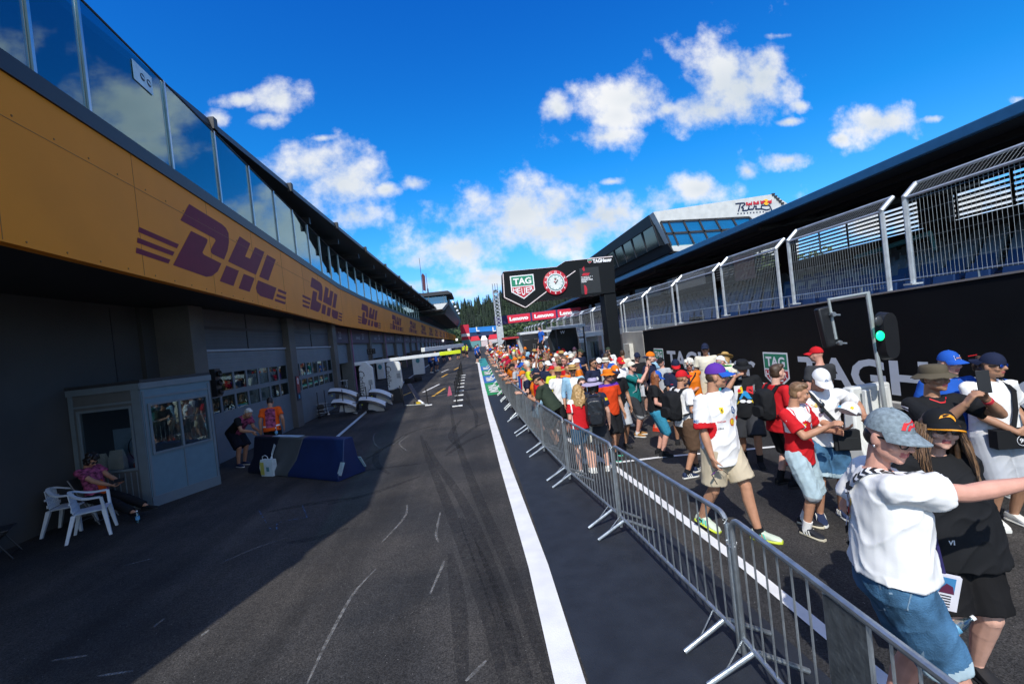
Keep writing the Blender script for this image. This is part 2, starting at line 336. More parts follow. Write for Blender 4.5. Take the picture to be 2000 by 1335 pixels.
# tyre marks and pale scuffs
M_rub=wornpaint('rubber_mark',(.016,.016,.018),.5,.85,.22,.5); M_scuff=wornpaint('scuff_mark',(.30,.30,.29),.5,.85,.12,.6); M_blue=wornpaint('blue_chalk',(.05,.13,.26),.5)
def marks(name,pxs,w,mt,z=.003,parity=0):
    pts=[ong(*p) for p in pxs]
    # smooth through the points
    out=[]
    for i in range(len(pts)-1):
        p0=pts[max(i-1,0)];p1=pts[i];p2=pts[i+1];p3=pts[min(i+2,len(pts)-1)]
        for k in range(6):
            t=k/6; out.append(.5*((2*p1)+(-p0+p2)*t+(2*p0-5*p1+4*p2-p3)*t*t+(-p0+3*p1-3*p2+p3)*t**3))
    out.append(pts[-1])
    o=cylstrip(out,[w*(.35+.65*math.sin(pi*min(1,max(0,(i+.5)/len(out)))))for i in range(len(out))],z).build(name,smooth=0); o.data.materials.append(mt); struct(o)
rub=[[(985,1335),(945,1180),(880,1000),(835,890),(822,850)],[(1035,1335),(975,1150),(905,980),(850,900),(830,860)],[(1010,1300),(960,1150),(900,1010)],[(1075,1335),(1000,1120),(930,960),(890,850),(880,790)],
[(905,1335),(895,1180),(880,1080)],[(870,880),(905,850),(935,830),(960,822)],[(870,890),(915,860),(950,846)],[(700,905),(760,870),(800,845),(850,830)],[(640,985),(720,965),(820,930)],[(900,820),(880,850),(905,880)],
[(840,760),(890,770),(925,800),(930,835)],[(520,1000),(600,985),(700,970)],[(870,745),(905,760),(918,790)],[(560,1060),(620,1050),(680,1030)],[(780,860),(740,880),(735,905),(760,925)],[(660,925),(740,915),(820,905)]]
for r_ in rub: marks('tyre_mark',r_,.16,M_rub)
sc_=[[(600,1335),(640,1250),(690,1160),(735,1110)],[(840,1160),(862,1110),(868,1095)],[(745,1060),(790,1010),(795,985)],[(860,1000),(852,1040),(856,1058)],[(910,1330),(950,1290)],[(430,1100),(500,1070),(560,1050)],[(240,1105),(300,1090)],[(300,1225),(320,1208)],[(392,1243),(408,1230)],[(100,1290),(170,1280)],
[(745,840),(730,850),(735,870),(760,872),(790,850)],[(800,850),(780,865),(795,880)],[(770,700),(765,712)],[(190,1320),(260,1310)]]
for r_ in sc_: marks('pale_scuff',r_,.035,M_scuff,.005)
for r_ in [[(505,995),(520,1020)],[(590,985),(600,1010)],[(525,1030),(540,1035),(545,1020),(600,1010)]]: marks('blue_chalk_mark',r_,.02,M_blue,.005)
# ================================================================ pit building on the left
M_yel_f=mat('golden_yellow_fascia',(.80,.26,.012),.5,var=.07,scale=.7,spec=.12); M_mar=mat('dark_red_print',(.17,.008,.025),.5,var=.08,spec=.1)
M_dark=mat('dark_grey_metal',(.028,.03,.034),.5,var=.12); M_black=mat('black_trim',(.012,.013,.015),.45,var=.1)
M_steel=mat('brushed_steel',(.55,.57,.58),.28,1.0,var=.08); M_galv=mat('galvanised_steel',(.42,.46,.48),.42,.85,var=.25,scale=9,bump=.12,bscale=40)
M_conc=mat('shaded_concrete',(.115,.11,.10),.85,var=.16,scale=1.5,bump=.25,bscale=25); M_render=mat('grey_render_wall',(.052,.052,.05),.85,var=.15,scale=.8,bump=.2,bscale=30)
M_door=seam_mat('grey_sectional_door',(.125,.155,.175),.5,.16,.012); M_frame=mat('pale_grey_frame',(.36,.39,.42),.5,var=.06)
M_white=mat('white_paint',(.78,.79,.79),.4,var=.05); M_pane=glassmat('dark_window_glass',(.45,.5,.53),.08); M_bal=glassmat('tinted_balustrade_glass',(.22,.44,.50),.22)
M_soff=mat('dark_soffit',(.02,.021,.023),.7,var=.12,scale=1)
def fplY(px,py):
    d=ray(px,py); t=(-4.9+.0966*4.85)/(d.x+.0966*d.y); return d.y*t
def fx(y): return -4.9-.0966*(y-4.85) if y<25 else (-6.846-.045*(y-25) if y<31 else -7.116-.012*(min(y,38)-31))
PB=empty('pit_building',(-9,10,0),0,'long pit building with golden yellow fascia band, glass balcony and overhanging dark roof','building')
def pb(mb,name,smooth=35,par=None,**k):
    o=mb.build(name,par or PB,smooth,**k)
    if par is None: o.location=(9,-10,0)
    return o
YS=[.2,2.5,4.85,10,15,20,23,25,27,29,31,34,38,60,100,150,196]
def band(mt,z0,z1,off,th,ys=YS):
    mb=MB().m(mt)
    rings=[]
    for y in ys:
        x=fx(y)+off; rings.append([V((x,y,z0)),V((x,y,z1)),V((x-th,y,z1)),V((x-th,y,z0))])
    mb.loft([r[::-1] for r in rings]); return mb
pb(band(M_yel_f,4.2,6.2,0,.14),'fascia_board',smooth=30)
t=band(M_black,6.203,6.45,.03,.3); pb(t,'fascia_trim')
# seams and fixing screws of the fascia sheets
M_seam=mat('fascia_seam',(.26,.10,.01),.6); y=.4
while y<26:
    mb=MB().m(M_seam); mb.bb(fx(y)-.01,y-.004,4.22,fx(y)+.003,y+.004,6.19); pb(mb,'fascia_seam')
    if y<20: mb=MB().m(M_seam); mb.beam((fx(y)+.001,y,5.66),(fx(y+2.5)+.001,y+2.5,5.66),.006,.006); pb(mb,'fascia_seam')
    if y<15:
        for k in range(4):
            yy=y+.3+.6*k
            mb=MB().m(M_seam); mb.ell((fx(yy)+.002,yy,5.72),(.008,.014,.014),nu=6,nv=4); pb(mb,'fixing_screw'); mb=MB().m(M_seam); mb.ell((fx(yy)+.002,yy,4.26),(.008,.014,.014),nu=6,nv=4); pb(mb,'fixing_screw')
    y+=2.5
# terrace slab / soffit and roof
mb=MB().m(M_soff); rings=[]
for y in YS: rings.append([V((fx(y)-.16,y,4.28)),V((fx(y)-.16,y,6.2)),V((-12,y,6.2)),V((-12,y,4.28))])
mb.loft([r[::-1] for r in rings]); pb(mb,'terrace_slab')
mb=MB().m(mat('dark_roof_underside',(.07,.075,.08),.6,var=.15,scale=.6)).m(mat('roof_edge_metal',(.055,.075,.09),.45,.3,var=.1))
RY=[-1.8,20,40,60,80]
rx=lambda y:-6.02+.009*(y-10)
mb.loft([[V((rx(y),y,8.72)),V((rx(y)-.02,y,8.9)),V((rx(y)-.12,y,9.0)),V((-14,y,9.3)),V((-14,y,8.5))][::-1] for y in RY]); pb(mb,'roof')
for y in (7.8,12.2,17,22.4,28,34,40,47,54,62,70):
    q=MB().m(M_dark); q.bb(rx(y)-.05,y-.09,8.64,rx(y)+.1,y+.09,8.95); pb(q,'gutter_bracket',bevel=.01)
for y in range(0,78,4):
    q=MB().m(M_dark); q.bb(-13.9,y-.09,8.3,rx(y)-.4,y+.09,8.56); pb(q,'roof_beam')
# upper floor wall with windows, pale columns
mb=MB().m(mat('upper_floor_wall',(.13,.14,.15),.6,var=.1)); mb.bb(-10.4,.3,6.2,-10.2,80,8.5); pb(mb,'upper_wall')
for i in range(19):
    y=.5+4.2*i; q=MB().m(M_pane); q.bb(-10.19,y+.4,6.5,-10.17,y+3.8,8.4); pb(q,'upper_window')
for i in range(20):
    y=20+3.0*i; q=MB().m(mat('pale_column',(.46,.47,.46),.7,var=.1)); q.bb(-9.0,y-.13,6.2,-8.74,y+.13,8.6); pb(q,'column')
# glass balustrade
PY=[.3,2.55]+[fplY(*p) for p in ((70,118),(180,215),(343,337),(437,405),(502,457))]; d_=PY[-1]-PY[-2]
PY+=[PY[-1]+d_*(k+1) for k in range(int((28-PY[-1])/d_))]
PY+=[PY[-1]+2.3*(i+1) for i in range(16)]
mb=MB().m(M_dark); pts=[V((fx(y)-.05,y,8.2)) for y in PY]
mb.path(pts,.022,6); pb(mb,'balcony_rail')
for i,y in enumerate(PY):
    q=MB().m(M_steel); x=fx(y)-.05; q.bb(x-.03,y-.022,6.45,x+.035,y+.022,8.19); pb(q,'balcony_post')
    if i<len(PY)-1:
        y1=PY[i+1]; g=MB().m(M_bal); x1=fx(y1)-.05; g.loft([[V((x+a,y+.035,6.47)),V((x+a,y+.035,8.16))] for a in ()] or [[V((x,y+.035,6.47)),V((x,y+.035,8.16)),V((x-.012,y+.035,8.16)),V((x-.012,y+.035,6.47))],[V((x1,y1-.035,6.47)),V((x1,y1-.035,8.16)),V((x1-.012,y1-.035,8.16)),V((x1-.012,y1-.035,6.47))]]); pb(g,'glass_panel')
g=MB().m(M_bal); g.bb(-7.27,65.6,6.47,-7.25,196,7.7); pb(g,'far_glass_panel')
# small pictogram sheet stuck on the second pane
s0=V((fx(8.6)-.04,8.6,7.85)); e1=V((.0966,-1,0)).normalized()*-1
q=MB().m(mat('pictogram_sheet',(.55,.72,.78),.5)); q.prism([(-.28,-.17),(.28,-.17),(.28,.17),(-.28,.17)],s0,e1,(0,0,1),V((.006,0,0)))
q.m(M_black)
for dx_ in (-.02,.17): 
    q.prism([(.065*math.cos(a*pi/10)+dx_,.065*math.sin(a*pi/10)) for a in range(20)],s0+V((.007,0,0)),e1,(0,0,1),V((.003,0,0)))
q.m(mat('pictogram_sheet'))
for dx_ in (-.02,.17): q.prism([(-.045+dx_,-.008),(.045+dx_,-.03),(.045+dx_,.008),(-.045+dx_,.03)],s0+V((.011,0,0)),e1,(0,0,1),V((.003,0,0)))
pb(q,'pictogram')
# the printed sponsor logo, traced once on the fascia plane and repeated along it
def fpl(px,py):
    d=ray(px,py); t=(-4.9+.0966*4.85)/(d.x+.0966*d.y); return V((d.x*t,d.y*t,H+d.z*t))
def L2(p): q_=fpl(230+p[0]/5.714,380+p[1]/5.714); return (q_.y-4.85)*math.sqrt(1+.0966**2),q_.z
LOGO=[[(795,105),(1160,330),(1205,372),(1235,430),(1240,530),(1225,620),(1185,725),(1055,662),(1037,640),(1040,605),(1090,515),(1082,492),(697,285)],
[(815,405),(985,488),(1000,505),(995,535),(943,645),(960,670),(1155,768),(1115,855),(1050,908),(985,917),(615,785)],
[(1358,465),(1478,545),(1420,690),(1475,715),(1530,585),(1635,640),(1540,895),(1230,745)],[(1210,790),(1350,850),(1290,1020),(1137,965)],[(1405,882),(1525,932),(1470,1085),(1347,1045)],
[(1665,670),(1762,725),(1680,960),(1578,915)],[(1565,955),(1770,1040),(1730,1175),(1590,1130),(1552,1090),(1540,1040)],
[(235,360),(680,555),(658,600),(225,415)],[(218,478),(632,640),(610,682),(213,535)],[(205,590),(585,725),(565,770),(200,650)],
[(1790,1050),(1883,1090),(1875,1115),(1785,1078)],[(1775,1105),(1880,1145),(1870,1170),(1768,1135)],[(1755,1160),(1875,1200),(1865,1225),(1750,1185)]]
LG=[[L2(p) for p in poly] for poly in LOGO]
s_min=min(p[0] for q_ in LG for p in q_); s_max=max(p[0] for q_ in LG for p in q_)
def logo(s_off,name='sponsor_logo'):
    q=MB().m(M_mar)
    for poly in LG:
        pts=[]
        for s_,z in poly:
            y=4.85+(s_+s_off)/math.sqrt(1+.0966**2); pts.append((y,z))
        a=[V((fx(y)+.004,y,z)) for y,z in pts]; q.poly(a)
    pb(q,name,smooth=0)
wl=s_max-s_min
print('logo',s_min,s_max)
LOGO2=[0]; y2=fpl(592,600).y
for i in range(1,20): LOGO2.append((y2-4.85)-s_min+ (i-1)*(wl+4.0))
for so in LOGO2:
    if 4.85+s_max+so<190: logo(so)
# ground-floor wall, pillars, garage doors
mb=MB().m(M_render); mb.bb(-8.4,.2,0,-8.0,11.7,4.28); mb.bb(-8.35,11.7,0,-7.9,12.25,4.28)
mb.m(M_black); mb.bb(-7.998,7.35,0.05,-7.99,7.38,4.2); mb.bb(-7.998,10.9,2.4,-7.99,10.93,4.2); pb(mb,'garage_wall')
PIL=[12.45,18.55,24.1]+[29.7+5.6*i for i in range(28)]
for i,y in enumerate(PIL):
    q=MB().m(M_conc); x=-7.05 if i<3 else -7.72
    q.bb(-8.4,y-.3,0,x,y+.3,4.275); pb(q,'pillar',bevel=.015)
M_item=[mat('pale_bodywork',(.6,.62,.62),.35),mat('yellow_bodywork',(.6,.62,.03),.4),mat('dark_item',(.03,.03,.035),.5),mat('grey_item',(.28,.3,.32),.5)]
M_slat=seam_mat('dark_slatted_panel',(.07,.075,.08),.6,.1,.02)
for i in range(2):
    y0=PIL[i]+.3; y1=PIL[i+1]-.3; wdt=y1-y0
    d=MB().m(M_door); X=-7.25
    # door leaf built round its two rows of openings
    nw=7; cw=wdt/nw; rows=((1.36,1.80),(1.95,2.46))
    zs=[0,1.36,1.80,1.95,2.46,3.08]
    for k in (0,2,4): d.bb(X-.05,y0,zs[k],X,y1,zs[k+1])
    for (z0,z1) in rows:
        for k in range(nw+1):
            c=y0+k*cw; d.bb(X-.05,max(y0,c-.05),z0,X,min(y1,c+.05),z1)
    door=pb(d,'garage_door',smooth=0)
    for (z0,z1) in rows:
        for k in range(nw):
            g=MB().m(M_pane); g.bb(X-.03,y0+k*cw+.052,z0+.002,X-.022,y0+(k+1)*cw-.052,z1-.002); o=g.build('window_pane',door)
    q=MB().m(M_frame); q.bb(X-.06,y0,3.083,X+.05,y1,3.14); pb(q,'door_lintel')
    q=MB().m(M_slat); q.bb(X-.2,y0,3.143,X-.04,y1,4.275); q.m(M_dark).bb(X-.05,y0,3.72,X-.02,y1,3.8); q.bb(X-.05,(y0+y1)/2-.03,3.143,X-.018,(y0+y1)/2+.03,4.27); pb(q,'slatted_panel')
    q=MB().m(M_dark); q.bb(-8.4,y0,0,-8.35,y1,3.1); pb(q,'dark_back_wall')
    # racing car panels leaning behind the upper panes
    for k in range(nw-1 if i==0 else nw):
        if i==0 and k==0: continue
        c=y0+(k+.5)*cw; s_=rnd.random(); b_=empty('car_body_panel',(X-.12,c,1.97),0,None)
        pr=[(-.2,0),(.2,0),(.24,.12),(.16,.24),(.2,.4),(.08,.47),(-.1,.47),(-.21,.34),(-.15,.2),(-.25,.1)]
        q=MB().m(M_item[0 if (k>1 or i) else 1]); q.prism(pr,(0,0,0),(0,1,0),(0,0,1),(-.05,0,0)); q.m(M_item[2 if k%2 else 1] if i==0 else M_item[2])
        q.ell((.004,0,.3),(.012,.07,.07)); q.m(M_item[1 if k in(1,3) and i==0 else 3]).ell((.004,.02,.1),(.012,.12,.06))
        bpy.data.objects.remove(b_)
        o=q.build('car_body_panel',None,bevel=.01); o.location=(X-.12,c,1.97)
        ordn=['first','second','third','fourth','fifth','sixth','seventh']
        tag(o,f'pale racing car body panel shown in the {ordn[k]} upper pane of the {"near" if i==0 else "second"} garage door','car part','car panels behind the garage panes')
        if i==1 and k in (2,4):
            q=MB().m(M_item[0]); q.bb(-.02,-.22,0,0,.22,.38); q.m(M_item[2]); 
            for a in range(10): q.beam((.006,.14*math.cos(a*.63),.19+.13*math.sin(a*.63)),(.006,.14*math.cos(a*.63+.63),.19+.13*math.sin(a*.63+.63)),.008,.022)
            q.beam((.006,-.1,.28),(.006,.08,.1),.008,.02)
            o=q.build('car_panel_board',None); o.location=(X-.12,c,1.39); tag(o,f'white board with dark ring drawing in lower pane {ordn[k]} of second garage door','board')
M_purple=mat('purple_header',(.05,.025,.06),.5,var=.2); M_shut=seam_mat('grey_roller_shutter',(.15,.19,.22),.5,.12,.015)
for i in range(2,29):
    y0=PIL[i]+.3; y1=PIL[i+1]-.3; X=-7.9
    q=MB().m(M_purple); q.bb(X-.1,y0,3.35,X+.12,y1,4.27)
    q.m(mat('header_graphic',(.42,.40,.46),.5)); 
    if i<12:
        put_text(q,str(24-i),(X+.121,(y0+y1)/2+.7,3.82),(0,1,0),(0,0,1),.42); put_text(q,'GARAGE',(X+.121,(y0+y1)/2-.7,3.7),(0,1,0),(0,0,1),.2)
    pb(q,'garage_header',smooth=0)
    q=MB().m(M_shut); lo_=2.15 if i%3 else 1.9; q.bb(X-.12,y0,lo_,X-.05,y1,3.348); pb(q,'roller_shutter',smooth=0)
    if i%2==1:
        q=MB().m(mat('pink_edge_strip',(.32,.1,.22),.5)); q.bb(-7.715,PIL[i]+.1,.3,-7.69,PIL[i]+.24,4.2); pb(q,'edge_strip')
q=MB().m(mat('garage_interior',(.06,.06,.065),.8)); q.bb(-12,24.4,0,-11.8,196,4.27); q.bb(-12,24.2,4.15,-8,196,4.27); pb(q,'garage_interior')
# signs and pit light on the pillars
for (yy,xx,lab) in ((12.45,-7.04,'red fire point sign with white ring on the near garage pillar behind the bending marshal'),(18.55,-7.04,'red fire point sign with white ring on the second garage pillar')):
    q=MB().m(mat('dark_blue_board',(.01,.015,.04),.5)); q.bb(0,-.17,0,.02,.17,.95); q.m(mat('red_sign',(.22,.01,.015),.5)); q.bb(.021,-.15,.28,.023,.15,.92)
    q.m(M_white); 
    for a in range(14): 
        t0=a*2*pi/14; t1=(a+1)*2*pi/14; q.beam((.025,.06*math.cos(t0),.74+.11*math.sin(t0)),(.025,.06*math.cos(t1),.74+.11*math.sin(t1)),.004,.035)
    q.m(mat('sign_blue_drop',(.05,.3,.5),.5)).bb(.021,-.06,.06,.023,.06,.2)
    o=q.build('fire_point_sign'); o.location=(xx,yy,1.05); tag(o,lab,'sign')
q=MB().m(M_black); q.bb(-.1,-.13,0,.12,.13,.75); 
for k in range(3): q.lathe([(.07,0),(.09,.06),(.085,.07),(.06,.03)],(.12,0,.13+.24*k),12,Matrix.Rotation(pi/2,3,'Y'))
q.m(mat('dark_lamp_lens',(.06,.03,.02),.2))
for k in range(3): q.ell((.13,0,.13+.24*k),(.02,.055,.055))
o=q.build('garage_signal'); o.location=(-7.05,12.9,1.85); tag(o,'dark three lamp signal fixed beside the near garage door','traffic signal')
# control tower on the far end of the roof, with a long dark wing behind it
T=empty('control_tower',(-7,75,8.3),0,'race control tower with white slanted front and glazed top above the far pit roof','building')
def tp(mb,n,**k): o=mb.build(n,T,**k); o.location=(7,-75,-8.3); return o
q=MB().m(mat('tower_white_cladding',(.62,.64,.64),.5,var=.06)); prof=[(-12,8.3),(-4.5,8.5),(-3.5,9.5),(-12,9.5)]
q.loft([[V((x,y,z)) for x,z in prof][::-1] for y in (75,79)]); tp(q,'white_front',smooth=0)
q=MB().m(mat('tower_green_grey',(.055,.075,.075),.5,var=.2,scale=.5)); q.loft([[V((x,y,z)) for x,z in [(-12,7.6),(-4.4,7.9),(-3.45,9.4),(-3.45,10.7),(-12,10.7)]][::-1] for y in (79.02,150)]); tp(q,'wing',smooth=0)
q=MB().m(M_bal).bb(-12,75.2,9.503,-3.6,78.9,10.68); tp(q,'glazing')
q=MB().m(M_white); 
for x in (-9,-6.5,-4): q.bb(x-.05,75.1,9.5,x+.05,75.18,10.68)
tp(q,'mullion')
q=MB().m(M_dark); q.loft([[V((x,y,z)) for x,z in [(-12.5,10.7),(-3.0,10.7),(-2.6,10.8),(-3.2,11.25),(-12.5,11.25)]][::-1] for y in (73.8,84)]); tp(q,'tower_roof',smooth=0)
for k,y in enumerate((92,104,116,128)):
    q=MB().m(M_white); q.ell((-3.2,y,10.95),(.3,.3,.3),nu=8,nv=6); tp(q,'roof_lamp')
q=MB().m(mat('dark_support',(.03,.03,.034),.6)); q.bb(-12,79,4.3,-7.35,150,7.6); tp(q,'dark_base')
q=MB().m(mat('pale_blind',(.5,.52,.54),.6))
for k in range(6): q.bb(-7.34,118+5*k,6.3,-7.3,120.6+5*k,7.5)
tp(q,'window_blind')
for (px,top,bot,lab) in ((821,515,575,'thin antenna mast with folded dark red flag on the control tower roof'),(834,545,572,'short antenna mast without flag on the control tower roof')):
    a=ony(px-1,top,78); b_=V((a.x,78,11.2)); q=MB().m(M_dark); q.tube((0,0,0),(0,0,a.z-11.2+1),.06,.03,6); 
    if top<530: q.m(mat('dark_red_flag',(.07,.012,.025),.7)); q.prism([(.08,1.0),(.5,.8),(.62,3.4),(.3,3.9),(.08,3.6)],(0,0,0),(1,0,0),(0,0,1),(0,.08,0))
    else: q.bb(-.1,-.1,0,.14,.1,1.2)
    o=q.build('antenna_mast'); o.location=b_; tag(o,lab,'antenna')
# planted strip on the far terrace
def leafblob(mb,c,r,n,ls,rn,mts):
    for _ in range(n):
        d=V((rn.gauss(0,1),rn.gauss(0,1),rn.gauss(0,1))).normalized()*(rn.random()**.4); p=V(c)+V((d.x*r[0],d.y*r[1],d.z*r[2]))
        a=V((rn.uniform(-1,1),rn.uniform(-1,1),rn.uniform(-1,1))).normalized(); b=a.orthogonal().normalized(); mb.m(mts[rn.randrange(len(mts))])
        mb.poly([p-a*ls,p+b*ls*.6,p+a*ls,p-b*ls*.6])
M_leaf=[mat('leaf_mid',(.05,.085,.02),.7),mat('leaf_dark',(.025,.05,.015),.7),mat('leaf_light',(.09,.12,.03),.7)]
q=MB(); rn=random.Random(3)
for k in range(45): leafblob(q,(-7.9+rn.uniform(-.2,.2),58+k*1.0,7.25+.25*rn.random()),(.5,.8,.45),34,.16,rn,M_leaf)
tag(q.build('terrace_hedge',smooth=0),'long clipped green hedge planted behind the far balcony glass','hedge')
# ================================================================ right hand wall, fence, grandstand
M_blackwall=mat('black_printed_wall',(.0055,.006,.007),.5,var=.2,scale=1.5,spec=.15); M_let=mat('grey_white_lettering',(.52,.56,.62),.5,var=.04)
M_green=mat('shield_green',(.01,.22,.12),.5,var=.05); M_red=mat('shield_red',(.45,.012,.03),.5,var=.05); M_wht=mat('print_white',(.80,.82,.84),.5,var=.03); M_concL=mat('pale_concrete',(.36,.35,.32),.85,var=.18,scale=1.2,bump=.25,bscale=22)
WX=6.5
def wz(y): return 2.69-(y-4.82)*.0331 if y<19.6 else 2.20
W=empty('printed_track_wall',(WX,9,0),0,'tall black track wall printed with large grey letters and green and red shields','wall')
def wp(mb,n,**k): o=mb.build(n,W,**k); o.location=(-WX,-9,0); return o
mb=MB().m(M_blackwall); ys=[0,5,10,17.05]
mb.loft([[V((WX,y,.9)),V((WX,y,wz(y)-.03)),V((WX+.25,y,wz(y)-.03)),V((WX+.25,y,.9))] for y in ys]); wp(mb,'upper_board',smooth=0)
mb=MB().m(mat('ledge_concrete',(.42,.41,.37),.8,var=.12)); mb.bb(WX-.1,0,.80,WX+.3,17.05,.897); wp(mb,'ledge',bevel=.01)
mb=MB().m(M_blackwall); mb.bb(WX-.02,0,0,WX+.25,17.05,.797); wp(mb,'lower_board',smooth=0)
mb=MB().m(mat('wall_cap_metal',(.3,.27,.25),.5,.4)); mb.loft([[V((WX-.02,y,wz(y)-.027)),V((WX-.02,y,wz(y))),V((WX+.3,y,wz(y))),V((WX+.3,y,wz(y)-.027))] for y in (0,17.05)]); wp(mb,'wall_cap')
def shield(mb,o,u,w,s,letters=True,off=.004):
    """two-part pentagonal shield, s = total height"""
    o=V(o);u=V(u).normalized();w=V(w).normalized();n=u.cross(w)
    def pl(pts,mt,k): mb.m(mt); mb.poly([o+u*x*s+w*y*s+n*off*k for x,y in pts])
    pl([(-.5,.5),(.5,.5),(.5,-.17),(0,-.5),(-.5,-.17)],M_wht,1)
    pl([(-.455,.455),(.455,.455),(.455,.06),(-.455,.06)],M_green,2); pl([(-.455,.015),(.455,.015),(.455,-.14),(0,-.445),(-.455,-.14)],M_red,2)
    if letters:
        mb.m(M_wht); put_text(mb,'TAG',o+w*.25*s+n*off*3,u,w,.27*s,width=.76*s,bold=.035,off=0)
        for i,(ch,x,y,h) in enumerate((('H',-.35,-.1,.17),('E',-.185,-.145,.24),('U',0,-.19,.31),('E',.185,-.145,.24),('R',.35,-.1,.17))): put_text(mb,ch,o+u*x*s+w*y*s+n*off*3,u,w,h*s,width=.145*s,bold=.02,off=0)
uW=V((0,-1,0)); wW=V((0,0,1))
def onw(px,py): return onx(px,py,WX)
a0=onw(1304,702); a1=onw(1478,735); T1=(a0.y+a1.y)/2; LW=abs(a0.y-a1.y); zt=1.27
s1=onw(1289,712); s2=onw(1517,728); b0=onw(1562,735)
mb=MB().m(M_let); put_text(mb,'TAGHeuer',(WX,T1,zt),uW,wW,.56,width=LW,bold=.03,off=.004); wp(mb,'lettering',smooth=0)
mb=MB().m(M_let); put_text(mb,'TAGHeuer',(WX,b0.y-LW*.47,zt),uW,wW,.56,width=LW*.94,bold=.03,off=.004); wp(mb,'lettering',smooth=0)
for s_ in (s1,s2): mb=MB(); shield(mb,(WX,s_.y,1.2),uW,wW,.82); wp(mb,'sponsor_shield',smooth=0)
for k,yy in enumerate((3.1,6.2,9.3,12.4)):
    mb=MB().m(M_let); put_text(mb,'TAGHeuer',(WX-.02,yy,.42),uW,wW,.36,width=2.2,bold=.03,off=.004); wp(mb,'lettering',smooth=0)
# bare concrete wall end with an electrical cabinet
q=MB().m(M_concL); q.bb(0,17.1,0,.25,19.55,wz(17.1)-.02); o=q.build('concrete_wall',bevel=.02); o.location=(WX,0,0); tag(o,'bare grey concrete wall section between the black printed wall and the dark gantry post','wall')
q=MB().m(mat('cabinet_cream',(.62,.60,.53),.45)); q.bb(-.16,-.36,0,0,.36,.66); q.m(mat('cabinet_blue_side',(.25,.38,.48),.5)).bb(-.165,.33,.0,-.0,.362,.662); q.m(M_black).ell((-.165,-.24,.33),(.01,.025,.04))
o=q.build('electrical_cabinet',bevel=.01); o.location=(WX,18.65,1.12); tag(o,'cream electrical cabinet on the bare concrete wall beside the gantry post','cabinet')
q=MB().m(mat('far_wall_grey',(.10,.10,.105),.7,var=.15)); q.bb(WX,19.6,0,WX+.25,85,2.2); o=q.build('far_track_wall'); tag(o,'dark grey track wall running on beyond the gantry post under the far fence','wall')
# ---- catch fence bays
M_wire=mat('fence_wire',(.34,.37,.38),.5,.6,var=.05); M_post=mat('fence_post_steel',(.50,.54,.56),.45,.5,var=.2,scale=8)
def fence_bay(y0,y1,z0,wires=True,n=6):
    """y0 nearer the camera than y1"""
    root=empty('fence_panel',(WX+.1,y0,z0))
    L_=y1-y0; rng=(0,L_)
    for yy in rng:
        q=MB().m(M_post); q.path([(0,yy,-.06),(0,yy,1.18),(-.01,yy,1.25),(.21,yy,1.45)],.036,n); q.bb(-.09,yy-.07,-.055,.09,yy+.07,-.03); q.build('post',root)
    q=MB().m(M_post); q.tube((.21,0,1.45),(.21,L_,1.45),.024,n=6); q.build('top_rail',root)
    q=MB().m(M_post); q.tube((0,0,1.24),(0,L_,1.24),.022,n=6); q.build('rail',root)
    if wires:
        q=MB().m(M_wire); k=int(L_/.055)
        for i in range(1,k):
            yy=L_*i/k; q.tube((0,yy,.02),(0,yy,1.23),.0018,n=3,caps=False); q.tube((0,yy,1.25),(.205,yy,1.45),.0018,n=3,caps=False)
        for i in range(7):
            z=.04+.19*i; q.tube((0,0,z),(0,L_,z),.0026,n=3,caps=False)
        q.build('wire_mesh',root,smooth=0)
    return root
bays=[(3.75,5.95),(6.27,8.50),(8.81,11.05),(11.37,13.68),(14.0,16.25),(16.55,18.85),(19.15,21.4)]
bays=[(3.9,6.27),(6.66,8.81),(9.2,11.37),(11.77,14.0),(14.36,16.55),(16.99,19.2),(19.6,21.8)]+[(22.2+2.6*i,24.4+2.6*i) for i in range(14)]
ords=['nearest','second nearest','third nearest','fourth nearest','fifth nearest','sixth nearest','seventh nearest']
for i,(y0,y1) in enumerate(bays):
    z0=wz((y0+y1)/2)+.06; r_=fence_bay(y0,y1,z0,i<12,6 if i<8 else 4)
    tag(r_,f'{ords[i]} grey mesh catch fence panel with bent posts on the track wall' if i<7 else 'grey catch fence panel on the wall beyond the gantry post','fence panel','catch fence panels on the track wall')
# ---- covered grandstand
GS=empty('covered_grandstand',(8,10,0),0,'long covered grandstand with empty blue and grey seats and dark flat roof with blue edge','grandstand')
def gp(mb,n,par=None,**k):
    o=mb.build(n,par or GS,**k)
    if par is None: o.location=(-8,-10,0)
    return o
gy0,gy1=2,75; RX=8.6; RZ=5.25
steps=MB().m(mat('tier_concrete',(.20,.21,.22),.85,var=.15,scale=1)); prof=[(7.4,0),(7.4,1.85)]; x=7.9; z=1.85; NR=9
for i in range(NR): prof+= [(x,z),(x,z+.17)]; x+=.78; z+=.17
prof+=[(x+.6,z),(x+.6,0)]
steps.loft([[V((a,y,b)) for a,b in prof] for y in (gy0,gy1)]); gp(steps,'tiers',smooth=0)
M_seatb=mat('blue_plastic_seat',(.012,.035,.11),.4,var=.15); M_seatg=mat('grey_plastic_seat',(.15,.18,.20),.45,var=.15)
def seatmb(mt): 
    q=MB().m(mt); q.loft([[V((-.19,-.2,.40)),V((.2,-.2,.38)),V((.2,.2,.38)),V((-.19,.2,.40))],[V((-.2,-.2,.44)),V((.2,-.2,.42)),V((.2,.2,.42)),V((-.2,.2,.44))]]); q.loft([[V((.17,-.2,.42)),V((.21,-.2,.42)),V((.21,.2,.42)),V((.17,.2,.42))],[V((.24,-.17,.80)),V((.28,-.17,.80)),V((.28,.17,.80)),V((.24,.17,.80))]]); q.m(M_dark).bb(-.03,-.03,0,.03,.03,.4); return q
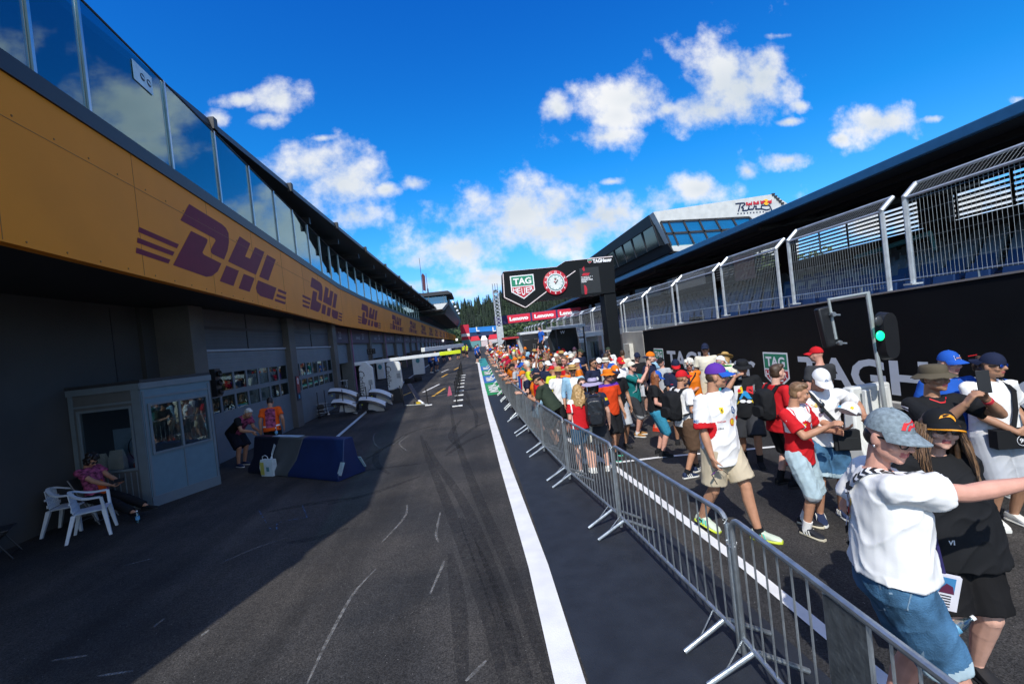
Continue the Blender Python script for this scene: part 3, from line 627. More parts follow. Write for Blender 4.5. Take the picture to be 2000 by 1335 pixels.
mesh_b=seatmb(M_seatb).mesh('seat',30); mesh_g=seatmb(M_seatg).mesh('seat',30)
allseats=[]
for r_ in range(NR):
    xx=8.25+.78*r_; zz=2.47+.27*r_ if r_>0 else 2.47
    zz=1.85+.17*(r_+1)
    for k in range(110):
        yy=4.2+.55*k
        if int(k%22) in (0,1): continue
        blue=(r_<3 and k<60) or (r_<6 and k>16 and (k//22+r_)%3!=0) or r_==1
        d=ray(1,1); allseats.append((math.hypot(xx,yy),xx,yy,zz,blue))
inview=[s_ for s_ in allseats if s_[2]>s_[1]*.70]
inview.sort(); ind=inview[:98]; indset=set(ind)
for (_,xx,yy,zz,bl) in ind:
    o=bpy.data.objects.new('seat',mesh_b if bl else mesh_g); C.objects.link(o); o.parent=GS; o.location=(xx-8,yy-10,zz)
rest=MB()
protos={}
for bl in (True,False): protos[bl]=seatmb(M_seatb if bl else M_seatg)
for s_ in allseats:
    if s_ in indset: continue
    _,xx,yy,zz,bl=s_; p=protos[bl]
    if yy<xx*.6: continue
    for mi in range(2):
        rest.m(p.mats[mi]); ff=[f for f,m_ in zip(p.f,p.mi) if m_==mi]; ids=sorted({i for f in ff for i in f}); mp={i:j for j,i in enumerate(ids)}
        rest.add([(p.v[i][0]+xx,p.v[i][1]+yy,p.v[i][2]+zz) for i in ids],[[mp[i] for i in f] for f in ff])
o=gp(rest,'remaining_seats'); o['kind']='stuff'
# stair flights up through the rows
for k in (0,22,44,66):
    yy=4.2+.55*k+.28; q=MB().m(mat('stair_concrete',(.34,.32,.27),.85,var=.15))
    for r_ in range(NR*2): q.bb(7.95+.39*r_,yy-.45,1.85+.085*r_,8.34+.39*r_,yy+.45,1.94+.085*r_)
    gp(q,'stair_flight',smooth=0)
q=MB().m(mat('front_parapet',(.30,.34,.37),.6,var=.15)); q.bb(7.32,gy0,1.2,7.39,gy1,2.45); gp(q,'front_parapet')
q=MB().m(M_galv); q.tube((7.36,gy0,2.8),(7.36,gy1,2.8),.02,n=6); 
for k in range(36): q.tube((7.36,gy0+2*k,2.45),(7.36,gy0+2*k,2.8),.015,n=5)
gp(q,'front_handrail')
q=MB().m(mat('dark_stand_roof',(.018,.02,.023),.6,var=.2,scale=.5)); q.loft([[V((a,y,b)) for a,b in [(RX+.01,RZ-.2),(RX+.01,RZ-.03),(16.4,RZ+1.0),(16.4,RZ+.7)]] for y in (gy0,gy1)]); gp(q,'roof',smooth=0)
q=MB().m(mat('blue_roof_edge',(.03,.12,.24),.4,.2,var=.08)); q.bb(RX-.12,gy0,RZ-.2,RX+.005,gy1,RZ); gp(q,'roof_edge',bevel=.02)
for k in range(9):
    q=MB().m(M_black); y=5+8*k; q.loft([[V((a,yy,b)) for a,b in [(RX+.3,RZ-.32),(RX+.3,RZ-.2),(16.2,RZ+.66),(16.2,RZ+.4)]] for yy in (y-.1,y+.1)]); gp(q,'roof_girder',smooth=0)
for k in range(6):
    q=MB().m(M_black); xx=RX+1+1.1*k; q.bb(xx-.04,gy0,RZ-.2+.115*(1+1.1*k)-.14,xx+.04,gy1,RZ-.2+.115*(1+1.1*k)-.02); gp(q,'purlin')
# back wall: dark with louvred openings
q=MB().m(mat('dark_back_cladding',(.022,.024,.027),.7,var=.2)); q.bb(15.6,gy0,1.5,15.75,gy1,4.72); 
for k in range(10):
    y=6.6+7.2*k; q.bb(15.5,y-.45,4.723,15.75,y+.45,6.3)
q.bb(15.6,gy0,6.15,15.75,gy1,6.45); gp(q,'back_wall',smooth=0)
for k in range(3):
    y0=7.1+7.2*k; q=MB().m(M_black)
    for j in range(9): q.bb(15.6,y0,4.76+.155*j,15.68,y0+6.2,4.83+.155*j)
    for j in range(5): q.bb(15.58,y0+1.5*j,4.73,15.6,y0+1.5*j+.09,6.15)
    gp(q,'louvre',smooth=0)
q=MB().m(mat('screen_frame_teal',(.10,.30,.30),.4)); c=onx(1740,470,12); q.tube((12,c.y-1.1,c.z-.05),(12,c.y+1.2,c.z-.25),.07,n=8); q.tube((12,c.y-1.1,c.z-.05),(12.1,c.y-1.1,c.z-.5),.05,n=6); gp(q,'teal_duct')
o=MB().m(M_dark).bb(-.05,-.5,-.55,.05,.5,.55); o.m(mat('pink_screen',(.42,.22,.27),.4,var=.1)).bb(-.056,-.47,-.52,-.05,.47,.52); o.m(mat('screen_pale',(.55,.38,.42),.4))
o.prism([(-.3,.1),(-.05,.2),(.2,.02),(.42,.1),(.42,.16),(.2,.1),(-.05,.28),(-.3,.18)],(-.058,0,0),uW,wW,V((-.002,0,0))); o.prism([(-.2,-.4),(.1,-.2),(.0,0),(.35,-.05),(.35,.0),(-.06,.07),(.02,-.18),(-.24,-.34)],(-.058,0,-.05),uW,wW,V((-.002,0,0)))
c=onx(1455,522,12); o=o.build('video_screen'); o.location=c; o.rotation_euler=(0,0,R(25)); tag(o,'pinkish video screen hanging under the grandstand roof behind the fence','screen')
# ---- big white building behind the stand with track logo
B=empty('white_track_building',(22,45,0),0,'angular white and charcoal building with blue glass front rising behind the grandstand roof','building')
def bp_(mb,n,**k): o=mb.build(n,B,**k); o.location=(-22,-45,0); return o
yB=40; J=lambda px,py,d=0: ony(px,py,yB-d)
M_clad=seam_mat('white_aluminium_cladding',(.55,.57,.56),.45,1.3,.03,'X'); M_char=mat('charcoal_cladding',(.02,.022,.026),.55,var=.15,scale=.4)
P=[J(1276,414),J(1510,379),J(1560,412),J(1560,500),J(1316,490)]
q=MB().m(M_clad); q.prism([(p.x,p.z) for p in P],(0,yB,0),(1,0,0),(0,0,1),V((0,1.0,0))); bp_(q,'front_cladding',smooth=0)
gl_=[J(1290,433),J(1463,424),J(1478,440),J(1440,470),J(1311,479)]
q=MB().m(glassmat('blue_facade_glass',(.10,.72,.86),.03)); q.prism([(p.x,p.z) for p in gl_],(0,yB-.06,0),(1,0,0),(0,0,1),V((0,.05,0))); bp_(q,'front_glass',smooth=0)
q=MB().m(mat('glass_backing',(.0,.42,.55),.5,var=.3,scale=.25)); q.prism([(p.x,p.z) for p in gl_],(0,yB-.008,0),(1,0,0),(0,0,1),V((0,.006,0))); bp_(q,'glass_backing',smooth=0)
q=MB().m(M_dark)
for (a,b) in (((1290,433),(1311,479)),((1305,432),(1325,478)),((1334,430),(1356,476)),((1365,429),(1386,474)),((1397,428),(1420,470)),((1430,426),(1452,462)),((1463,424),(1480,441)),((1290,433),(1463,424)),((1300,456),(1456,446))):
    q.beam(J(*a,.08),J(*b,.08),.16,.06,V((0,1,0)))
bp_(q,'glazing_bar')
x1=J(1316,490); x0=J(1276,414); zt_,zb=x0.z,x1.z
q=MB().m(M_char); q.loft([[V((17.35,y,zt_)),V((17.6,y,zt_-.95)),V((19,y,zt_-.95)),V((30,y,zt_+.5))] for y in (41.02,80)]); bp_(q,'upper_fascia',smooth=0)
q=MB().m(M_char); q.loft([[V((18.4,y,zb+.75)),V((18.85,y,zb)),V((30,y,zb)),V((30,y,zb+.75))] for y in (40.02,80)]); bp_(q,'lower_fascia',smooth=0)
q=MB().m(mat('dark_glazing',(.012,.016,.02),.08,spec=.8)); q.loft([[V((18.1,y,zb+.75)),V((17.75,y,zt_-.95)),V((19,y,zt_-.95)),V((19,y,zb+.75))][::-1] for y in (40.9,80)]); bp_(q,'side_glazing',smooth=0)
for k in range(13):
    q=MB().m(M_dark); y=41+3*k; q.beam((18.12,y,zb+.75),(17.68,y,zt_-.95),.1,.14,V((0,1,0))); bp_(q,'side_mullion')
q=MB().m(M_char); q.bb(19,41.1,0,30,80,zb-.05); bp_(q,'lower_storey')
# track logo on the white front
q=MB().m(mat('logo_navy',(.008,.02,.07),.5)); K=lambda x,y: J(1410+x/15.385,370+y/15.385,.03)
for pts in ([(405,430),(560,410),(680,405),(690,450),(600,520),(590,545),(650,560),(620,635),(760,625)],[(560,410),(495,655)],[(820,500),(790,600),(760,625)],[(790,600),(940,590),(975,500),(1040,505),(1010,590),(1180,580)],[(1180,580),(1190,480),(1430,470),(1520,680),(1310,700)],[(1180,575),(1330,615),(1440,590)]):
    for a,b in zip(pts,pts[1:]): q.beam(K(*a),K(*b),.11,.03,V((0,1,0)))
for k in range(9):
    a=K(485+k*95,725-k*7); q.bb(a.x-.055,a.y,a.z-.055,a.x+.055,a.y+.02,a.z+.055)
bp_(q,'track_logo',smooth=0)
q=MB().m(mat('logo_red',(.50,.01,.03),.5)); a=K(915,415); b=K(1000,405); put_text(q,'Red Bull',a,(b-a),(0,0,1),(.32),width=1.26,bold=.05,off=.03)
q.m(mat('logo_red')); 
for sx in (-1,1):
    cc_=K(1325+sx*85,382); q.prism([(x_*.32*sx,z_*.32) for x_,z_ in ((-.75,0),(-.2,.45),(.5,.35),(.85,.6),(.8,-.35),(.3,-.5),(-.1,-.15))][::sx],cc_,(1,0,.1),(0,0,1),V((0,-.05,0)))
q.m(mat('logo_sun',(.9,.45,.02),.5)); cc_=K(1325,382); q.prism([(.25*math.cos(a_*pi/12),.28*math.sin(a_*pi/12)) for a_ in range(24)],cc_,(1,0,0),(0,0,1),V((0,-.03,0))); bp_(q,'track_logo',smooth=0)
q=MB().m(M_dark)
for k in range(5): a=K(1530+k*68,145+k*68); q.bb(a.x-.1,a.y-.1,a.z-.08,a.x+.16,a.y+.4,a.z+.08)
bp_(q,'cornice_bracket')
# ================================================================ gantry with clock
YG=18.0
G=empty('clock_gantry',(5.5,YG+.4,0),0,'black overhead gantry with red ringed clock, green and red shield and square black post','gantry')
def gg(mb,n,**k): o=mb.build(n,G,**k); o.location=(-5.5,-YG-.4,0); return o
gc=lambda x,y,d=0: ony(980+x/8.696,500+y/8.696,YG-d)
M_gb=mat('gantry_black',(.007,.009,.011),.55,var=.15,scale=1,spec=.15); M_gp=mat('gantry_panel_dark',(.013,.017,.020),.55,var=.1); M_out=mat('outline_pink_white',(.75,.66,.66),.5)
pts=[gc(*p) for p in [(12,285),(30,262),(930,183),(1078,88),(1890,5),(1905,20),(1930,612),(1690,640),(600,752),(425,862),(400,872),(375,862),(38,700),(25,670)]]
pl=[(p.x,p.z) for p in pts]; gx=(1,0,0); gz=(0,0,1)
q=MB().m(M_gb); q.prism(pl,(0,YG,0),gx,gz,V((0,.8,0))); gg(q,'beam',smooth=25)
q=MB().m(M_gb); a=gc(1700,640); b=gc(1960,640); q.bb(a.x+.1,YG+.05,0,b.x-.03,YG+.75,a.z+.1); gg(q,'post',bevel=.03)
q=MB().m(M_out)
for pp in ([(20,300),(45,700),(375,858),(400,868),(425,858),(760,602)],[(1095,360),(1250,250)],[(1480,42),(1880,6)],[(30,262),(930,181),(1076,86),(1480,44)]):
    for a,b in zip(pp,pp[1:]): q.beam(gc(*a,.006),gc(*b,.006),.035 if pp[0][0]!=30 else .012,.012,V((0,1,0)))
gg(q,'outline_strip')
o_=gc(357,525); q=MB(); s_=(gc(375,332).z-gc(375,720).z); shield(q,(o_.x,YG,o_.z),gx,gz,s_*1.05,off=.008); gg(q,'sponsor_shield',smooth=0)
c=gc(910,450); rr=(gc(1115,450)-gc(705,450)).length/2
def disc(mb,mt,r,k,n=40,r0=0):
    mb.m(mt)
    if r0: 
        for i in range(n):
            a0=2*pi*i/n;a1=2*pi*(i+1)/n; mb.poly([(c.x+r0*math.cos(a0),YG-.012*k,c.z+r0*math.sin(a0)),(c.x+r*math.cos(a0),YG-.012*k,c.z+r*math.sin(a0)),(c.x+r*math.cos(a1),YG-.012*k,c.z+r*math.sin(a1)),(c.x+r0*math.cos(a1),YG-.012*k,c.z+r0*math.sin(a1))])
    else: mb.poly([(c.x+r*math.cos(2*pi*i/n),YG-.012*k,c.z+r*math.sin(2*pi*i/n)) for i in range(n)])
q=MB().m(M_red); q.lathe([(rr,0),(rr,.05),(rr*.95,.06),(.01,.06)],(c.x,YG,c.z),40,Matrix.Rotation(pi/2,3,'X'))
disc(q,M_wht,rr*.74,5.3); disc(q,mat('clock_green_ring',(.02,.16,.15),.5),rr*.67,5.6); disc(q,mat('clock_face',(.66,.72,.70),.5,var=.12,scale=6),rr*.60,5.9)
q.m(M_wht)
for h in range(12):
    a=pi/2-h*pi/6-.1; put_text(q,str(12 if h==0 else h) if h else '12',(c.x+rr*.85*math.cos(a),YG-.062,c.z+rr*.85*math.sin(a)),gx,gz,rr*.17,bold=.03,off=.004)
q.m(mat('clock_tick',(.05,.25,.25),.5))
for h in range(12):
    a=h*pi/6; q.beam((c.x+rr*.5*math.cos(a),YG-.075,c.z+rr*.5*math.sin(a)),(c.x+rr*.57*math.cos(a),YG-.075,c.z+rr*.57*math.sin(a)),.012,.02)
q.m(M_black); q.beam((c.x-.02,YG-.08,c.z-.06),(c.x+rr*.2,YG-.08,c.z+rr*.2),.03,.01,V((0,1,0))); q.m(M_red); q.beam((c.x,YG-.085,c.z),(c.x-rr*.14,YG-.085,c.z+rr*.1),.03,.01,V((0,1,0)))
shield(q,(c.x,YG-.075,c.z+rr*.28),gx,gz,rr*.2,False); gg(q,'clock')
q=MB().m(M_gp); pp=[gc(*p) for p in [(1315,212),(1640,175),(1690,610),(1355,645)]]; q.prism([(p.x,p.z) for p in pp],(0,YG,0),gx,gz,V((0,-.006,0)))
q.m(M_red)
for poly in ([(1355,335),(1385,290),(1495,285),(1470,330)],[(1395,175),(1412,245),(1390,262),(1360,215)],[(1395,490),(1430,505),(1450,560),(1445,645),(1410,650)]):
    pp=[gc(*p) for p in poly]; q.prism([(p.x,p.z) for p in pp],(0,YG-.007,0),gx,gz,V((0,-.008,0)))
q.m(M_wht)
for (s_,x,y,w_,h) in (('FORMULA 1',1445,350,195,14),('AUSTRIAN',1425,377,150,22),('GRAND PRIX',1448,402,200,24),('2026',1395,435,85,24)):
    o_=gc(x,y,.008); put_text(q,s_,o_,gx,gz,(gc(x,y).z-gc(x,y+h).z),width=gc(x+w_,y).x-gc(x,y).x,bold=.03,off=.006)
gg(q,'event_panel',smooth=0)
q=MB().m(M_wht); o_=gc(1705,72); put_text(q,'TAGHeuer',(o_.x,YG,o_.z),gx,gz,.16,width=gc(1870,72).x-gc(1545,72).x,bold=.05,off=.008); o_=gc(1492,88); shield(q,(o_.x,YG,o_.z),gx,gz,.16,False); gg(q,'lettering',smooth=0)
# ================================================================ sponsor footbridge
p0=ony(988,624.5,40); p1=ony(1152,605,38.7); u=(p1-p0); u.z=0; ul=u.length; u.normalize(); zc=(p0.z+p1.z)/2; n_=V((0,0,1)); hh=.74
FB=empty('sponsor_footbridge',(p0.x,p0.y,0),0,'red and navy sponsor board bridge across the track behind the gantry','bridge')
def fb(mb,n,**k): o=mb.build(n,FB,**k); o.location=(-p0.x,-p0.y,0); return o
back=u.cross(V((0,0,-1))).normalized(); back=back if back.y>0 else -back
base=V((p0.x,p0.y,zc-hh/2)); M_navyb=mat('navy_board',(.025,.02,.10),.5); M_redb=mat('bright_red_board',(.62,.015,.045),.5,var=.04)
q=MB().m(M_navyb); q.prism([(-1.0,0),(ul*.90,0),(ul*.90,hh),(-1.0,hh)],base,u,n_,back*1.2); fb(q,'deck_board',smooth=0)
for i,(x0,x1) in enumerate(((.02,.295),(.318,.60),(.622,.895))):
    q=MB().m(M_redb); q.prism([(ul*x0,.03),(ul*x1,.03),(ul*x1,hh-.03),(ul*x0,hh-.03)],base,u,n_,-back*.02)
    q.m(M_wht); put_text(q,'Lenovo',base+u*ul*(x0+x1)/2+n_*(hh*.5)-back*.02,u,n_,hh*.46,width=ul*(x1-x0)*.82,bold=.06,off=.01); fb(q,'red_panel',smooth=0)
q=MB().m(mat('dark_red_board',(.12,.012,.03),.5)); q.prism([(ul*.905,.05),(ul*.99,.05),(ul*.99,hh-.05),(ul*.905,hh-.05)],base,u,n_,back*.3); fb(q,'end_panel')
q=MB().m(M_dark); e_=base+u*ul*.97+back*.5; q.bb(e_.x-.25,e_.y-.25,0,e_.x+.25,e_.y+.25,e_.z+.2); e_=base-u*.6+back*.6; q.bb(e_.x-.2,e_.y-.2,zg(40),e_.x+.2,e_.y+.2,e_.z+.2); fb(q,'support_leg')
# ================================================================ lattice mast
pm=ony(981,690,38); MT=empty('lattice_mast',(pm.x,38,zg(38)),0,'pale steel lattice mast with solid lower column left of the gantry','mast')
top=ony(972,553,38).z-zg(38); q=MB().m(mat('mast_column',(.55,.60,.62),.4,.3)); q.bb(-.27,-.27,0,.27,.27,ony(984,636,38).z-zg(38)); q.bb(-.36,-.36,0,.36,.36,.15); q.build('column',MT)
z0=ony(984,636,38).z-zg(38); q=MB().m(mat('mast_steel',(.55,.60,.64),.4,.3)); cs=[(-.22,-.22),(.22,-.22),(.22,.22),(-.22,.22)]
for (x,y) in cs: q.tube((x,y,z0),(x,y,top-.6),.035,n=5)
nseg=10
for k in range(nseg):
    za=z0+(top-.6-z0)*k/nseg; zb2=z0+(top-.6-z0)*(k+1)/nseg
    for i in range(4):
        a=cs[i];b=cs[(i+1)%4]; q.tube((a[0],a[1],za),(b[0],b[1],zb2),.022,n=4); q.tube((b[0],b[1],za),(a[0],a[1],zb2),.022,n=4)
q.build('lattice',MT)
q=MB().m(M_dark)
for x in (-.2,0,.2): q.tube((x,0,top-.6),(x,0,top),.02,n=4)
q.bb(-.2,-.15,top-.75,.2,.15,top-.55); q.build('antenna_head',MT)
# ================================================================ team stands along the wall (screens, canopies)
def wall_stand(px0,px1,ptop,pbot,Y,lab,col,n='pit_wall_stand',white=None):
    a=ony(px0,ptop,Y); b=ony(px1,ptop-(px1-px0)*.1,Y); zb=zg(Y)
    root=empty(n,((a.x+b.x)/2,Y,zb),0,lab,'stand'); w=b.x-a.x; h=a.z-zb; zz=ony((px0+px1)/2,pbot,Y).z-zb
    mt=mat('stand_'+str(len(MATS)),col,.45,var=.12)
    q=MB().m(mt); q.loft([[V((-w/2,y,zz)),V((w/2,y,zz)),V((w/2,y,0.0)),V((-w/2,y,0.0))] for y in (0,1.6)]); q.build('counter',root,smooth=0)
    q=MB().m(mt); q.prism([(-w/2,zz),(-w/2-.12,h*.82),(-w/2+.2,h),(w/2-.05,h),(w/2,h*.8),(w/2,zz)],(0,1.5,0),(1,0,0),(0,0,1),V((0,.12,0))); q.build('back_panel',root,smooth=0)
    q=MB().m(mt if white is None else white); q.loft([[V((-w/2-.1,-.1,h-.08)),V((w/2+.05,-.1,h-.08)),V((w/2+.05,-.1,h+.04)),V((-w/2-.1,-.1,h+.04))],[V((-w/2-.1,1.7,h-.05)),V((w/2+.05,1.7,h-.05)),V((w/2+.05,1.7,h+.08)),V((-w/2-.1,1.7,h+.08))]]); q.build('canopy',root,smooth=0)
    q=MB().m(M_dark); 
    for x in (-w/2+.05,w/2-.05): q.tube((x,-.05,0),(x,-.05,h),.04,n=6)
    q.build('canopy_post',root); return root,w,h,zz
r_,w_,h_,z_=wall_stand(1082,1140,640,690,21,'large black pit wall stand with white score sheets beside the gantry post',(.010,.012,.015),white=mat('canopy_edge_white',(.6,.64,.66),.4))
q=MB().m(M_wht)
for k,(dz,hh_) in enumerate(((.93,.07),(.8,.07),(.62,.2),(.47,.1),(.4,.06))): q.bb(w_*.28,-.06,h_*.0+z_+(h_-z_)*dz-.06,w_*.47,-.05,z_+(h_-z_)*dz+hh_-.06)
q.m(mat('screen_slate',(.03,.04,.05),.2)); q.bb(-w_*.44,1.44,z_+.15,-w_*.2,1.49,z_+.75); q.build('score_sheet',r_,smooth=0)
for k,(x,ww,cn,cc_) in enumerate(((-.42,.07,'dim_red',(.22,.01,.035)),(-.27,.07,'dim_red',(.22,.01,.035)),(-.08,.15,'dim_red',(.22,.01,.035)),(.14,.16,'sticker_blue',(.03,.26,.55)),(.36,.15,'dim_red2',(.35,.01,.04)))):
    q=MB().m(mat(cn,cc_,.5)); q.bb(w_*(x-ww/2),-.012,z_*.52,w_*(x+ww/2),-.002,z_*.52+.26); q.build('sponsor_sticker',r_)
q=MB().m(M_wht); put_text(q,'W',(-w_*.25,-.11,h_-.25),(1,0,0),(0,0,1),.14,off=.0); q.build('lettering',r_)
r_,w_,h_,z_=wall_stand(1018,1076,651,692,27,'silver grey pit wall stand with dark screens left of the black stand',(.42,.44,.45),white=mat('canopy_silver',(.6,.63,.65),.35))
for x in (-.3,.05):
    q=MB().m(M_black); q.bb(w_*x-.28,-.05,z_+.1,w_*x+.35,0,z_+.95); q.build('screen',r_,bevel=.02)
q=MB().m(M_wht); 
for a in range(12): q.beam((w_*.3+.2*math.cos(a*.524),-.06,z_+.55+.42*math.sin(a*.524)),(w_*.3+.2*math.cos(a*.524+.524),-.06,z_+.55+.42*math.sin(a*.524+.524)),.03,.14)
q.build('white_ring_emblem',r_)
r_,w_,h_,z_=wall_stand(985,1012,661,692,34,'dark pit wall stand with red trim further along the row of stands',(.02,.03,.04),white=mat('red_trim',(.4,.02,.02),.5))
r_,w_,h_,z_=wall_stand(962,982,668,690,42,'white low pit wall stand beside the foot of the lattice mast',(.45,.48,.5))
# white open booth frame
a=ony(1141,648,21.5); Bt=empty('white_booth',(5.75,21.5,0),0,'white framed booth with glazed door beside the gantry post','booth')
q=MB().m(M_white)
for x in (-.42,.42): q.bb(x-.04,-.04,0,x+.04,.04,2.35); q.bb(x-.04,.9,0,x+.04,.98,2.35)
q.bb(-.46,-.05,2.2,.46,1.0,2.42); q.bb(-.38,.94,0,.38,.96,2.2); q.build('booth_frame',Bt,bevel=.01)
q=MB().m(M_pane).bb(-.2,-.02,1.2,.2,0,1.95); q.build('pane',Bt); q=MB().m(mat('booth_panel',(.5,.55,.57),.5)); q.bb(-.3,-.01,.2,.3,.02,1.1); q.m(M_black).bb(-.06,-.03,.3,.0,-.012,1.9); q.build('booth_panel',Bt)
# ================================================================ far end: stand with blue roof, tents, banner wall, hill
FS=empty('far_blue_grandstand',(0,150,zg(70)),0,'distant grandstand with bright blue roof and white L signs at the lane end','grandstand')
def fs(mb,n,**k): o=mb.build(n,FS,**k); o.location=(0,-150,-zg(70)); return o
a,b,c_,d_=ony(916,639,150),ony(974,634,150),ony(973,645,150),ony(911,650,150)
q=MB().m(mat('bright_blue_roof',(.02,.16,.42),.5,var=.15,scale=.3)); q.poly([d_,c_,b+V((0,6,0)),a+V((0,6,0))]); q.poly([a+V((0,6,-.3)),b+V((0,6,-.3)),c_+V((0,0,-.3)),d_+V((0,0,-.3))]); fs(q,'roof',smooth=0)
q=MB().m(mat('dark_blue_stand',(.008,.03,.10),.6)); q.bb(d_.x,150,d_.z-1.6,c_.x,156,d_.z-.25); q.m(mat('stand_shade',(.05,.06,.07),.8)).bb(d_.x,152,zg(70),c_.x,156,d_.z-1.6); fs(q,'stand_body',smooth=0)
for px in (932,964):
    p=ony(px,643,149.5); q=MB().m(M_wht); q.bb(p.x-.35,149.2,p.z-.7,p.x,149.6,p.z+.8); q.bb(p.x,149.2,p.z-.7,p.x+.7,149.6,p.z-.35); fs(q,'white_L_sign')
for k,(px0,px1,py,cn,cc_,lab) in enumerate(((912,938,661,'tent_red',(.50,.012,.03),'distant red tent roof on the left below the blue stand'),(938,952,659,'tent_white',(.7,.68,.68),'distant white tent roof between the two red tents'),(953,976,657,'tent_red',(.5,.012,.03),'distant red tent roof on the right beside the lattice mast'))):
    p=ony(px0,py,140); p2=ony(px1,py-2,140); T_=empty('hospitality_tent',((p.x+p2.x)/2,140,zg(70)),0,lab,'tent','tents below the far stand'); w_=p2.x-p.x; z_=p.z-zg(70)
    q=MB().m(mat(cn,cc_,.6)); q.loft([[V((-w_/2,0,z_-.9)),V((w_/2,0,z_-.9)),V((w_/2,4,z_-.9)),V((-w_/2,4,z_-.9))],[V((-w_/2+.6,1.5,z_+.5)),V((w_/2-.6,1.5,z_+.5)),V((w_/2-.6,2.5,z_+.5)),V((-w_/2+.6,2.5,z_+.5))]]); q.build('roof',T_,smooth=0)
    q=MB().m(mat('tent_wall_teal' if k==0 else 'tent_wall_pale',(.12,.30,.33) if k==0 else (.6,.5,.52),.6)); q.bb(-w_/2+.1,.1,0,w_/2-.1,3.9,z_-.88); q.build('wall',T_,smooth=0)
p=ony(908,660,140); q=MB(); zb=zg(70)
for (z0,z1,cn,cc_) in ((0,.35,'bw_teal',(.06,.22,.25)),(.35,.5,'bw_red',(.4,.015,.04)),(.5,.62,'bw_white',(.7,.7,.7)),(.62,1,'bw_red2',(.5,.012,.045))): q.m(mat(cn,cc_,.6)).bb(-1.2,0,7.2*z0,1.4,3,7.2*z1-.003)
o=q.build('banner_tower'); o.location=(ony(908,650,140).x,140,zb); tag(o,'distant red and white striped hospitality tower at the end of the pit building','tower')
hill=MB().m(mat('forest_floor',(.015,.03,.012),.9,var=.4,scale=.05)); ncol=40; rows_=[]
def ridge(x): # crest height in metres over the ground at y=330
    return 24+ .105*(x+30) if x<60 else 33.5-.02*(x-60)
for j in range(9):
    y=200+130*j/8; t_=j/8; rows_.append([V((-160+12*i,y,1+ridge(-160+12*i)*(t_**1.1)*1.0)) for i in range(ncol)])
for j in range(8):
    for i in range(ncol-1):
        hill.add([rows_[j][i],rows_[j][i+1],rows_[j+1][i+1],rows_[j+1][i]],[[0,1,2,3]])
struct(hill.build('wooded_hill',smooth=60))
fm=[mat('conifer_dark',(.012,.026,.012),.8,var=.3,scale=.2),mat('conifer_mid',(.022,.042,.016),.8,var=.3,scale=.2),mat('conifer_deep',(.008,.018,.010),.8),mat('broadleaf_far',(.05,.085,.025),.8,var=.3,scale=.3)]
fq=MB(); rn=random.Random(11)
def conifer(x,y,z,h,rn):
    fq.m(fm[rn.choice((0,0,1,2))]); k=rn.randint(7,9); r0=h*rn.uniform(.13,.19)
    for L_ in range(k):
        f=L_/k; zc=z+h*(.12+.86*f); r=r0*(1-f)**.8+.15; nb=8; ph=rn.random()*6
        for b_ in range(nb):
            a=ph+2*pi*b_/nb; a2=a+.55; rr_=r*rn.uniform(.7,1.15)
            fq.add([(x,y,zc+h*.13),(x+rr_*math.cos(a),y+rr_*math.sin(a),zc-h*.03*rn.random()),(x+rr_*.9*math.cos(a2),y+rr_*.9*math.sin(a2),zc-h*.02)],[[0,1,2]])
for k in range(2100):
    x=rn.uniform(-75,130); t_=rn.random()**.8; y=200+130*t_; conifer(x,y,1+ridge(x)*(t_**1.1)-.5,rn.uniform(5,9.5),rn)
for k in range(90):
    x=rn.uniform(-60,110); y=200+rn.uniform(-12,12); 
    leafblob(fq,(x,y,5),(3.2,3,4.5),60,.8,rn,[fm[3],fm[1],fm[3]])
o=fq.build('conifer_forest',smooth=0); o['kind']='stuff'; o['label']='dense dark conifer forest covering the hill behind the track'; 
# trees seen through the open back of the grandstand
def crown_tree(x,y,h,r,lab,seed):
    rn=random.Random(seed); root=empty('broadleaf_tree',(x,y,0),0,lab,'tree','trees behind the grandstand'); q=MB().m(mat('bark',(.06,.045,.03),.9)); q.path([(0,0,0),(.1,0,h*.3),(-.05,.1,h*.6),(0,0,h*.85)],[.3,.24,.15,.05],7)
    for a in range(4): q.path([(0,0,h*.4),(math.cos(a*1.6)*r*.5,math.sin(a*1.6)*r*.5,h*.65)],[.12,.04],5)
    q.build('trunk',root); q=MB()
    for _ in range(26):
        d=V((rn.gauss(0,1),rn.gauss(0,1),rn.gauss(0,.8))).normalized()*rn.random()**.5; leafblob(q,(d.x*r*.8,d.y*r*.8,h*.62+d.z*h*.33),(r*.36,r*.36,h*.13),75,.26,rn,M_leaf)
    q.build('crown',root,smooth=0)
for i,(x,y,h,r,lab) in enumerate(((27,33,7.2,3.2,'leafy green tree seen through the grandstand back left of the screen'),(30,27,7.0,3,'dark green tree showing through the open grandstand back right of the screen'),(28,39,7.8,3.4,'tall green tree behind the far bay of the grandstand'))): crown_tree(x,y,h,r,lab,50+i)
